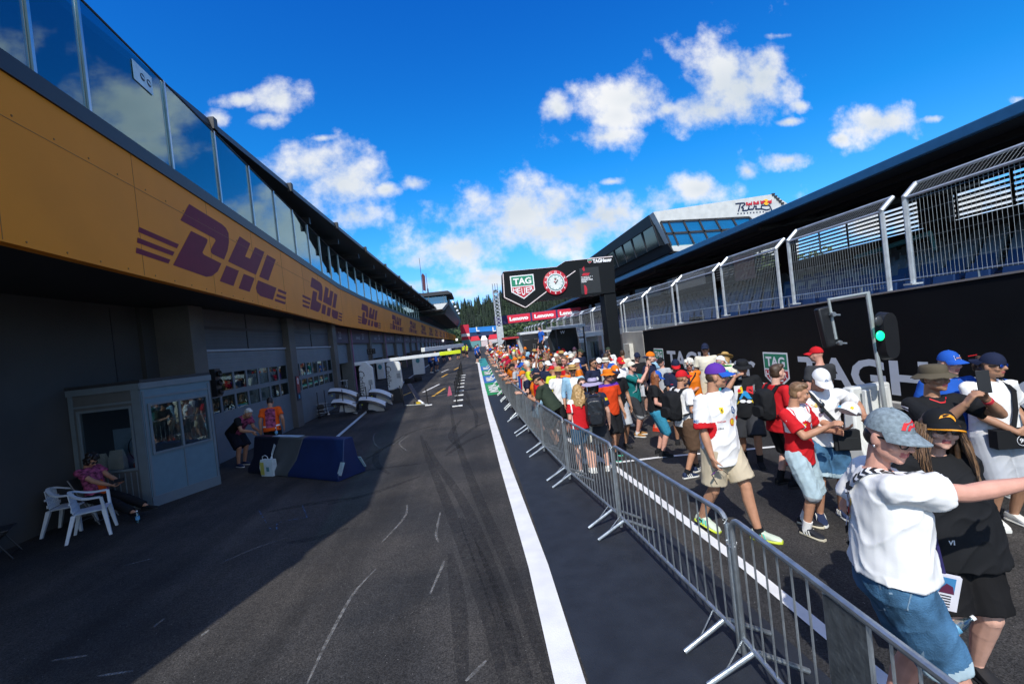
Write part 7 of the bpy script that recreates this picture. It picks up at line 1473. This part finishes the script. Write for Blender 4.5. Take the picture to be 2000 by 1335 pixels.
# --- man in bucket hat photographing
rt_,g_,M_=P_('bucket',label='man in olive bucket hat and black team t-shirt holding up a phone with both hands',at=(4.28,3.98),h=1.87,face=(-0.12,-0.99),vox=.0072,skin='olive',seed=37,fat=1.18,hyaw=8,hpitch=-3,hair=('fade','dark'),handR=('px',1885,790,3.55),handL=('px',1925,778,3.62),hdirR=(-.35,.4,.9),hdirL=(.6,.2,.75),palmR=(-.9,.4,0),palmL=(.9,.4,0),curlR=.75,curlL=.75,elbowR=(.3,-.2,-1),elbowL=(-1,.1,-.8),shirt=dict(m=c_black,sleeve=.72,hem=.82,loose=.03,sl_r=.092),legs=dict(m=c_black,hem=.5,loose=.03),shoes=(c_black,s_black),hat=('bucket',c_khaki),
 prints=[PR('shirt',ringp(.030,.036,22),m_pw,.03,1.31),PR('shirt',[[(-.004,.03),(.004,.03),(.0,0)],[(-.03,-.015),(-.022,-.02),(0,0)],[(.03,-.015),(.022,-.02),(0,0)]],m_pw,.03,1.31),PR('shirt',tx('INEOS',.026,.03),m_pw,-.08,1.235),PR('shirt',tx('PETRONAS',.014,.02),mat('print_teal',(.02,.45,.4),.6),-.085,1.285),PR('shirt',tx('TeamViewer',.014,.02),m_pw,-.085,1.195),PR('shirt',ringp(.014,.019,4),m_pw,-.09,1.15),PR('shirt',tx('AKKODIS',.012,.02),m_pw,-.09,1.12),PR('shirt',[[(-.05,.012),(.05,.02),(.045,.03),(-.05,.024)],[(-.05,-.012),(.05,-.006),(.05,.004),(-.05,.0)]],m_pw,V((.3,0,1.37)),0,d=(-1,0,0),right=(0,-1,0)),PR('shirt',[[(-.07,.0),(-.02,-.032),(.02,-.032),(.07,.0),(.075,-.008),(.02,-.042),(-.02,-.042),(-.075,-.008)]],m_rd,0,1.455,off=.006)])
ph=(g_.arm['R'][2]+g_.arm['L'][2])/2; ph=M_@ph; pc=ony(1921,745,3.56); phone(pc,V((-.35,-.93,.1))*-1,'black phone held up by the man in the olive bucket hat',s=1.25,roll=90)
q=MB().m(mat('red_wristband',(.55,.03,.05),.5)); S,e,w=g_.arm['L']; q.tube(w+(e-w)*.08,w+(e-w)*.19,.034,.036,14); o=q.build('wristband'); o.matrix_world=M_; tag(o,'red wristband on the raised wrist of the bucket hat man','wristband')
# --- the two women taking a selfie in front
rt_,g_,M_=P_('graycap',label='woman in grey cap, glasses and white t-shirt stretching out her arm for a selfie',at=(2.14,2.32),h=1.95,face=(.90,-.42),vox=.0068,skin='pink',fem=True,fat=1.22,seed=40,hyaw=-60,hpitch=10,hroll=-6,hair=('short','dark'),
 handR=('w',2.88,2.0,1.55),elbowR=(.3,-.3,-1),handL=(-.32,.10,.95),footR=(.13,.05,.085),footL=(-.13,-.04,.085),hat=('cap',c_grey),glasses=('specs',M_black),shirt=dict(m=c_white,sleeve=.66,hem=.955,loose=.016,sl_r=.082,wr=.011),legs=dict(m=c_denim,hem=.42,loose=.012,cuffm=c_denimL,top=1.06,wr=.008),shoes=(s_white,s_white),
 prints=[PR('cap',[[(-.040,-.020),(-.024,-.020),(-.012,.004),(.004,.012),(.044,.012),(.036,.024),(-.004,.024),(-.024,.012)],[(-.016,-.020),(-.004,-.020),(.004,-.006),(.036,-.006),(.046,.008),(.006,.008),(-.004,.002)],[(.040,-.020),(.052,-.020),(.060,.024),(.048,.024)]],m_rd,-.004,1.712,size=.95),
  PR('shorts',[[(-.07,.07),(.07,.07),(.07,.063),(-.07,.063)],[(-.07,.07),(-.063,.07),(-.063,-.05),(-.07,-.05)],[(.063,.07),(.07,.07),(.07,-.05),(.063,-.05)],[(-.07,-.05),(-.063,-.05),(.0,-.085),(0,-.092)],[(.07,-.05),(.063,-.05),(0,-.085),(0,-.092)]],K('jeans_stitch',(.16,.24,.32)),.09,.88,d=(0,1,0)),PR('shorts',[[(-.004,-.22),(.004,-.22),(.004,.12),(-.004,.12)],[(.02,.09),(.10,.075),(.10,.068),(.02,.083)],[(.02,.09),(.026,.09),(.05,.02),(.11,.005),(.11,-.002),(.044,.014)]],mat('cloth_jeans_stitch'),V((.3,.02,.86)),0,d=(-1,0,0),right=(0,-1,0)),
  PR('shirt',[[(-.07,.05),(-.03,.07),(-.01,.045),(.03,.065),(.05,.04),(.02,.02),(.045,-.005),(.01,-.02),(-.02,-.01),(-.05,-.025),(-.075,.01)],[(.02,-.02),(.05,-.03),(.058,-.075),(.02,-.10),(-.02,-.085),(-.015,-.07),(.02,-.08),(.04,-.065),(.035,-.045),(.01,-.035)]],m_rd,-.07,1.30,d=(0,1,0),off=.008),
  PR('shirt',[[(-.09,.02),(-.075,.02),(.06,-.10),(.05,-.115)],[(.10,.0),(.085,-.01),(-.02,-.11),(-.01,-.125)],[(-.06,-.03),(.09,.005),(.09,-.01),(-.055,-.045)]],m_yel,-.07,1.30,d=(0,1,0))])
q=MB().m(K('jeans_waistband',(.035,.10,.18),var=.3,scale=14)); sm_=[c for c in rt_.children if c.name.startswith('shorts')][0].data
n=48; bvj=BVHTree.FromPolygons([v.co for v in sm_.vertices],[p.vertices[:] for p in sm_.polygons]); rr_=[]
for z in (.955,.96,1.0,1.005):
    ring=[]
    for i in range(n):
        a=2*pi*i/n; hit=bvj.ray_cast(V((.6*math.cos(a),.6*math.sin(a),z)),V((-math.cos(a),-math.sin(a),0))); p=hit[0] if hit[0] else V((.2*math.cos(a),.16*math.sin(a),z)); ring.append(p+V((math.cos(a),math.sin(a),0))*(.004 if z in(.96,1.0) else -.002))
    rr_.append(ring)
q.loft(rr_,caps=False); o=q.build('waistband',rt_)
# chevron patterned strap across her back
q=MB(); pts=[g_.up(.03,.20,1.38),g_.up(.075,.10,1.46),g_.up(.085,-.02,1.49),g_.up(.05,-.13,1.45),g_.up(-.02,-.22,1.34),g_.up(-.10,-.25,1.20),g_.up(-.19,-.22,1.06),g_.up(-.24,-.12,.98)]
sm=[c for c in rt_.children if c.name.startswith('shirt')][0].data; bv=BVHTree.FromPolygons([v.co for v in sm.vertices],[p.vertices[:] for p in sm.polygons]); dense=[]
for a,b in zip(pts,pts[1:]):
    for k in range(6): pt=a+(b-a)*k/6; q_=bv.find_nearest(pt); dense.append(q_[0]+q_[1]*.004)
me=people['graycap'][0]
for i,(a,b) in enumerate(zip(dense,dense[1:])):
    q.m(m_bk if i%2 else m_pw); d=(b-a).normalized(); n_=V(((a.x+b.x)/2,(a.y+b.y)/2,.0)).normalized() if abs(a.z-1.46)>.03 else V((0,0,1)); sx=d.cross(n_).normalized()*.024
    f_=d*.016; n_=bv.find_nearest((a+b)/2)[1]; sx=d.cross(n_).normalized()*.024; o_=n_*.004; q.add([a-sx+o_-f_*.0,a+f_+o_*1.1,a+sx+o_,b+sx+o_,b+f_+o_*1.1,b-sx+o_],[[0,1,4,5],[1,2,3,4]])
o=q.build('patterned_strap',None,0); o.matrix_world=M_; tag(o,'black and white chevron bag strap over the shoulder of the woman in the grey cap','strap')
q=MB().m(M_steel); q.ell(g_.hc+g_.Rh@V((.083,.004,-.042)),(.007,.007,.007)); o=q.build('ear_stud',None); o.matrix_world=M_; tag(o,'small round ear stud on the woman in the grey cap','ear stud')
rt_,g_,M_=P_('blackcap',label='woman in black clothes and orange edged cap with long brown hair and dark sunglasses',at=(2.93,2.74),h=1.78,face=(-.28,-.96),vox=.0068,skin='fair',fem=True,fat=1.52,seed=41,hyaw=-6,hpitch=-4,hroll=-8,hair=('long','brown'),hat=('cap',K('cap_black',(.010,.011,.013)),K('cap_black',(0,0,0)),m_or),glasses=('shades',mat('black_gloss_lens',(.008,.009,.01),.08,coat=.6)),handR=(.30,.12,.92),handL=(-.22,-.28,.92),elbowL=(-1,-.6,0),shirt=dict(m=c_black,sleeve=.75,hem=.80,loose=.03,sl_r=.10,wr=.011),legs=dict(m=K('black_shorts',(.008,.008,.009)),hem=.47,loose=.02),shoes=(s_black,s_black),
 prints=[PR('cap',[[(-.044,-.008),(-.034,.012),(-.010,.026),(.022,.024),(.040,.010),(.046,-.010),(.040,-.020),(.030,-.004),(.014,.008),(-.010,.008),(-.030,.0)]],m_or,-.0,1.715,size=.95),PR('shirt',tx('VI',.03,.03),m_pw,-.10,.99)])
# under-brim is black: thin lining beneath the orange edge
# long hair strands for the near woman
q=MB(); rn=random.Random(9); hm_=[HAIR['lightbrown'],mat('hair_gold_strand',(.17,.09,.045),.45,var=.3,scale=20),mat('hair_deep_strand',(.05,.028,.015),.5,var=.3,scale=20)]
for k in range(420):
    s=1 if rn.random()<.5 else -1; a=rn.uniform(.05,.95); x=s*(.060+.035*math.sin(a*2.6)); y=.055-.14*a; q.m(hm_[rn.choice((0,0,1,2))]); p=g_.hc+g_.Rh@V((x,y,rn.uniform(.0,.04))); l=rn.uniform(.34,.50); pts=[]
    for j in range(8):
        t=j/7; pts.append(p+V((s*(.045*t+.03*math.sin(t*3.2))+.008*math.sin(t*7+k),.05*t*(1-a)+.012*math.sin(t*6+k*1.7)+.02*t,-l*t)))
    q.path(pts,[.0029*(1-.5*(j/7)**2) for j in range(8)],3)
o=q.build('hair_strands',rt_)
q=MB(); lc=ony(1848,1155,2.42); q.m(mat('badge_white',(.66,.66,.72),.35)); 
for k in range(3): q.bb(-.055,-.012+.010*k,-.105,.055,-.006+.010*k,.105)
q.m(mat('badge_photo_blue',(.05,.22,.45),.4)).bb(-.045,-.0135,.0,.03,-.0125,.095); q.m(mat('badge_photo_dark',(.10,.015,.05),.4)).prism([(-.04,.0),(.03,.0),(.02,.045),(-.01,.06),(-.03,.03)],(0,-.0138,0),(1,0,0),(0,0,1),V((0,-.001,0))); q.m(m_bk)
for k in range(5): q.bb(-.03+.008*(k%2),-.0135,-.085+.016*k,.02,-.0125,-.078+.016*k)
o=q.build('pass_holder'); o.location=lc; o.rotation_euler=(R(4),R(10),R(-28)); tag(o,'clear lanyard pass with colour photo hanging between the two selfie women','pass')
q=MB().m(M_navyb); q.beam(lc+V((0,0,.1)),lc+V((-.02,.03,.42)),.02,.004,V((0,1,0))); o=q.build('lanyard_ribbon'); tag(o,'dark blue lanyard ribbon holding the pass between the selfie women','lanyard')
bt=bottle((ony(1832,1245,2.5)),'clear water bottle held beside the hip between the selfie women',.24); bt.rotation_euler=(R(10),R(60),0)
sg=glasses_mb(rig({}),'shades',mat('purple_lens',(.10,.03,.14),.1,coat=.5)); r_,gt,Mt=people['tall']; o=sg.build('held_sunglasses'); o.matrix_world=Matrix.Translation(Mt@(gt.arm['R'][2]+V((.0,.02,-.13))))@Matrix.Rotation(R(70),4,'X')@Matrix.Rotation(R(30),4,'Z')@Matrix.Scale(1.1,4)@Matrix.Translation(-(rig({}).hc+V((0,.1,0)))); tag(o,'purple sunglasses dangling from the hand of the tall man','sunglasses')
# ================================================================ marshals on the left
c_vest=K('marshal_vest_print',(.26,.055,.12),var=.85,scale=16); c_vis=K('hi_vis_orange',(.75,.10,.01),var=.04); c_navysh=K('navy_shorts',(.008,.010,.018))
P_('seated',label='marshal with dark curly hair and printed vest slumped on a chair with a phone',at=(-7.2,9.1),h=1.76,z=0,face=(.86,-.1),vox=.010,skin='tan',seed=50,hip=.50,hipy=-.05,lean=-14,hpitch=38,hair=('curly','dark'),glasses=('shades',M_black),handR=(.09,.30,.66),handL=(-.07,.32,.68),curlR=.8,curlL=.8,palmR=(-.4,.1,.8),palmL=(.4,.1,.8),footR=(.16,.86,.085),footL=(-.10,.98,.085),kneeR=(.15,.4,1),kneeL=(-.05,.3,1),shirt=dict(m=c_vest,sleeve=.55,hem=.90,loose=.025,mats=[c_vest,c_vis],fn=lambda c:(1 if abs(c.x)<.07 and c.y>.03 else 0)),legs=dict(m=c_black,hem=.95,loose=.02),shoes=(c_black,s_black))
g_=people['seated'][1]; phone(people['seated'][2]@V((.01,.40,.72)),(.3,-.6,.7),'phone in the hands of the seated marshal')
P_('bend',label='grey haired marshal in printed vest and dark shorts bending over the concrete barrier',at=(-6.35,12.45),h=1.76,z=0,face=(.92,-.38),vox=.011,skin='tan',seed=51,lean=48,hpitch=40,hip=.90,hipy=-.12,hair=('short','white'),fat=1.1,handR=(.10,.58,.90),handL=(-.12,.55,.88),hdirR=(0,.6,-.6),hdirL=(0,.6,-.6),shirt=dict(m=c_vest,sleeve=.6,hem=.84,loose=.03,mats=[c_vest,c_black],fn=lambda c:(1 if c.x>.12 else 0)),legs=dict(m=c_navysh,hem=.5,loose=.03),shoes=(s_navy,s_white))
P_('orangem',label='marshal in bright orange hi-vis shirt with dark hair seen from behind the concrete barrier',at=(-5.45,12.35),h=1.72,z=0,face=(-.25,1),vox=.011,skin='tan',seed=52,lean=8,hpitch=25,hair=('short','dark'),fat=1.1,handR=(.28,.05,.9),shirt=dict(m=c_vis,sleeve=.62,hem=.84,loose=.03,mats=[c_vis,c_vest,m_pw],fn=lambda c:(1 if abs(c.x)<.12 and c.y<-.02 and c.z>.95 else (2 if .97<c.z<1.01 else 0))),legs=dict(m=c_black,hem=.95,loose=.02),shoes=(c_black,s_black))
# ================================================================ the packed crowd further down
CP={}; slot_m=[SK['fair'],c_red,c_black,s_white,c_white,M_black]
def crowd_mesh(name,**P):
    P['vox']=.021; P['eyes']=False; g,parts=make(P); mb=MB(); sl=dict(body=0,shirt=1,shorts=2,trousers=2,skirt=2,shoe_R=3,shoe_L=3,hair=4,cap=4,hat=4,sunglasses=5)
    for n_,me in parts.items():
        mb.cur=sl[n_]; o=len(mb.v); mb.v+=[tuple(v.co) for v in me.vertices]
        for p in me.polygons: mb.f.append([i+o for i in p.vertices]); mb.mi.append(sl[n_])
    if P.get('phone'):
        mb.cur=5; Mx=Matrix.Translation(V(P['phone'])); mb.bb(-.04,-.006,-.08,.04,.006,.08,Mx)
    mb.mats=slot_m; me=mb.mesh('crowd_person',0); me.shade_smooth(); CP[name]=me
base=dict(shirt=dict(m=c_red,sleeve=.65,hem=.84,loose=.03),legs=dict(m=c_black,hem=.5,loose=.03),shoes=(s_white,s_white)); fb_=dict(shirt=dict(m=c_red,sleeve=.5,hem=.88,loose=.02),legs=dict(m=c_black,hem=.4,loose=.02),shoes=(s_white,s_white),fem=True)
crowd_mesh('cap',hair=('none','brown'),hat=('cap',c_white),glasses=('shades',M_black),**base)
crowd_mesh('capturn',hair=('none','brown'),hat=('cap',c_white),hyaw=35,seed=3,handR=(.1,.3,1.15),**base)
crowd_mesh('bare',hair=('short','brown'),hyaw=-20,seed=4,glasses=('shades',M_black),**base)
crowd_mesh('bucket',hair=('none','brown'),hat=('bucket',c_white),seed=5,fat=1.15,**base)
crowd_mesh('phone',hair=('none','brown'),hat=('cap',c_white),seed=6,handR=(.06,.36,1.62),handL=(-.06,.36,1.62),hdirR=(-.2,.2,1),hdirL=(.2,.2,1),elbowR=(.6,.2,-1),elbowL=(-.6,.2,-1),phone=(0,.42,1.72),**base)
crowd_mesh('woman',hair=('long','brown'),seed=7,glasses=('shades',M_black),**fb_)
crowd_mesh('womancap',hair=('none','brown'),hat=('cap',c_white),seed=8,hyaw=-30,**fb_)
crowd_mesh('straw',hair=('none','brown'),hat=('straw',c_straw),seed=9,**base)
crowd_mesh('armsup',hair=('short','brown'),seed=10,handR=(.2,.15,1.95),handL=(-.2,.12,1.97),hdirR=(-.2,0,1),hdirL=(.2,0,1),elbowR=(1,.3,0),elbowL=(-1,.3,0),**base)
crowd_mesh('lean',hair=('none','brown'),hat=('cap',c_white),seed=11,lean=22,hpitch=5,handR=(.16,.42,1.07),handL=(-.16,.42,1.07),**base)
COL=dict(red=c_red,white=c_white,black=c_black,navy=c_navy,orange=c_orange,grey=c_lgrey,pink=c_pink,blue=c_blue,teal=c_teal,yellow=K('lime_yellow',(.55,.62,.03)),cream=c_cream,purple=c_purple,brown=c_brown,green=c_dgreen,sky=c_lblue,olive=c_khaki,charcoal=c_char,crimson=K('crimson',(.35,.01,.04)))
LABC=dict(sky='sky blue',green='dark green',olive='olive green',yellow='lime yellow')
sh_pool=['red']*8+['white']*7+['black']*8+['navy']*5+['orange']*3+['grey','pink','blue','blue','teal','yellow','cream','purple','green','sky','charcoal','crimson']
hat_pool=['white']*8+['red']*6+['black']*4+['navy']*4+['orange']*3+['grey','pink','blue','teal','yellow','cream','olive','green','sky','charcoal','crimson']
hr_pool=['brown','dark','blond','lightbrown','ginger','grey','white']
rn=random.Random(23); used=set(); placed_=[(p[0].location.x,p[0].location.y) for p in people.values()]
what=dict(cap='{h} cap',capturn='{h} cap, head turned',bare='{h} hair',bucket='{h} bucket hat',phone='{h} cap, raised phone',woman='long {h} hair',womancap='{h} cap, woman',straw='{h} straw hat',armsup='{h} hair, arms raised',lean='{h} cap, leaning over')
lg_pool=['black','navy','charcoal','cream','grey','brown','sky','olive']
hairn=dict(brown='brown',dark='dark',blond='blond',lightbrown='light brown',ginger='ginger',grey='grey',white='white')
def crowd(x,y,kind=None,face=None,sh=None,ht=None,h=None,ring='in the crowd',z=None,lg=None):
    for _ in range(200):
        kd=kind or rn.choice(('cap','cap','cap','capturn','capturn','bare','bare','bucket','phone','woman','womancap','womancap','straw','armsup') if rn.random()<.5 else ('cap','capturn','bare','womancap'))
        s_=sh or rn.choice(sh_pool); hairy=kd in('bare','woman','armsup'); h_=ht or (rn.choice(hr_pool) if hairy else ('cream' if kd=='straw' and rn.random()<.5 else rn.choice(hat_pool))); l_=lg or rn.choice(lg_pool)
        key=(kd,s_,h_,l_)
        if key not in used: break
    used.add(key)
    o=bpy.data.objects.new('person',CP[kd]); C.objects.link(o); hh=h or rn.uniform(1.6,1.85); k=hh/1.75; f=face or (rn.gauss(0,.5),-1 if rn.random()<.62 else (1 if rn.random()<.55 else .1)); o.location=(x,y,zg(y) if z is None else z); o.rotation_euler=(0,0,math.atan2(-f[0],f[1])); o.scale=(k,k,k)
    mats_=[SK[rn.choice(('fair','fair','pink','tan','tan','olive'))],COL[s_],COL[l_],rn.choice((s_white,s_black,s_navy,s_tan)),HAIR[h_] if hairy else (c_straw if kd=='straw' and h_!='black' else COL[h_]),M_black]
    for i,m_ in enumerate(mats_): o.material_slots[i].link='OBJECT'; o.material_slots[i].material=m_
    hl=hairn[h_] if hairy else LABC.get(h_,h_); 
    if kd=='straw' and h_!='black': hl='tan' if h_!='cream' else 'pale tan'
    fb2=LABC.get(s_,s_); lb=f"{fb2} shirt, {what[kd].format(h=hl)}, {LABC.get(l_,l_)} legs, {ring}"
    if len(lb.split())>16: lb=lb.replace(f', {LABC.get(l_,l_)} legs','')
    tag(o,lb,'person','people in the packed crowd behind the barriers'); placed_.append((x,y)); return o
def free(x,y,d): return all((x-a)**2+(y-b)**2>d*d for a,b in placed_)
# front row along the barrier
y=11.6
while y<44:
    x=bx(min(y,38))+.34
    if free(x,y,.42): crowd(x,y,'lean' if rn.random()<.55 else None,(-1,rn.uniform(-.5,.5)),ring='at the barrier rail')
    y+=.52 if y<22 else .8
# fill behind, denser with distance, thinning to the right
n=0; tries=0
while n<205 and tries<20000:
    tries+=1; t=rn.random(); y=11.5+37*t**.92; xm=3.0+.06*(y-11) if y<17 else (4.2+.10*(y-17) if y<30 else 5.2); x0=bx(min(y,38))+.8; x=x0+(xm-x0)*rn.random()**1.15
    if y>16.5 and y<20 and x>4.8: continue
    if not free(x,y,.52 if y<24 else .56): continue
    crowd(x,y); n+=1
print('crowd',len(placed_))
# people standing near the wall, on the team stand and in the lane
for (x,y,kd,s_,h_,f) in ((4.55,12.6,'cap','black','navy',(0,-1)),(5.2,13.3,'bare','sky','grey',(-.3,-1)),(4.2,14.2,'capturn','red','red',(.2,-1)),(4.9,14.9,'bare','cream','brown',(0,1)),(4.45,15.6,'womancap','navy','navy',(.3,-1)),(3.9,13.3,'woman','white','dark',(-.4,-1)),(5.8,7.3,'capturn','charcoal','red',(0,1)),(3.75,12.9,'bare','blue','brown',(.5,.5)),(4.75,11.4,'cap','grey','black',(-.8,-.5))):
    if free(x,y,.35): crowd(x,y,kd,f,s_,h_,ring='standing by the track wall')
o=crowd(3.95,26.4,'bare',(-.8,-.3),'blue','dark',1.8,'up on the silver team stand',z=zg(26.4)+1.15,lg='black'); 
q=MB().m(M_galv); q.bb(-.5,-.4,1.1,.5,.4,1.148)
for x in (-.46,.46):
    for y_ in (-.36,.36): q.tube((x,y_,0),(x,y_,2.0),.02,n=5)
o=q.build('service_platform'); o.location=(3.95,26.4,zg(26.4)); tag(o,'small metal service platform under the blue shirted person on the team stand','platform')
crew=[((842,728),'capturn','blue','navy','by the white garage cabinet'),((853,724),'bare','blue','dark','by the white garage cabinet'),((782,735),'bare','black','dark','in front of the garages with pink trim'),((907,697),'bare','yellow','dark','in the lane beyond the booms'),((914,699),'cap','yellow','black','in the lane beyond the booms'),((932,709),'bare','blue','dark','on the white pit lane line'),((936,704),'cap','blue','navy','on the white pit lane line'),((690,762),'bare','black','dark','inside the open garage mouth'),((895,702),'capturn','charcoal','black','in the lane by the stanchions'),((868,706),'cap','navy','white','before the far garages'),((880,704),'bare','white','brown','before the far garages')]
for (p,kd,s_,h_,ring) in crew:
    g0=ong(*p); crowd(g0.x,g0.y,kd,(rn.uniform(-1,1),rn.uniform(-1,1)),s_,h_,1.76,ring,z=g0.z,lg='navy' if s_!='yellow' else 'black')
# guests on the balcony
for i,(yy,s_,h_,kd) in enumerate(((29.5,'sky','blond','woman'),(31.2,'red','dark','bare'),(32.4,'white','navy','cap'),(35.5,'teal','brown','woman'),(38,'cream','dark','bare'),(41,'blue','white','cap'),(45,'white','brown','bare'),(49,'crimson','grey','bare'),(53,'navy','white','capturn'))):
    crowd(-7.75,yy,kd,(1,rn.uniform(-.6,.4)),s_,h_,1.74,'up on the pit building balcony',z=6.2,lg=lg_pool[i%8])
for i,(yy,lab) in enumerate(((36.8,'closed teal parasol standing on the balcony between the guests'),(43,'teal parasol on the far side of the balcony guests'))):
    r=empty('parasol',(-8.0,yy,6.2),0,lab,'parasol'); q=MB().m(M_steel); q.tube((0,0,0),(0,0,2.1),.02,n=6); q.build('pole',r); q=MB().m(K('parasol_teal',(.05,.30,.33))); q.lathe([(.02,2.1),(.12,1.7),(.2,1.0),(.1,.9)] if i==0 else [(.02,2.1),(.6,1.85),(.95,1.55),(.9,1.55),(.02,2.0)],(0,0,0),10); q.build('canopy',r)
# spectators in the dark side gallery of the white building
gm=MB(); rn2=random.Random(4); gmats=[c_red,c_white,c_navy,SK['tan'],c_orange,c_black,c_lgrey]
for k in range(420):
    y=42+36*rn2.random(); row=rn2.randrange(3); x=17.70-.0; zz=zb+.8+.38*row; gm.m(gmats[rn2.randrange(7)]); gm.ell((18.02-.20*row*.4-.05,y,zz),(.05,.16,.22),nu=6,nv=4); gm.m(gmats[3]); gm.ell((18.0-.08*row-.05,y,zz+.28),(.05,.09,.11),nu=6,nv=4)
o=gm.build('gallery_crowd'); o['kind']='stuff'; o['label']='distant mass of spectators behind the side windows of the white building'
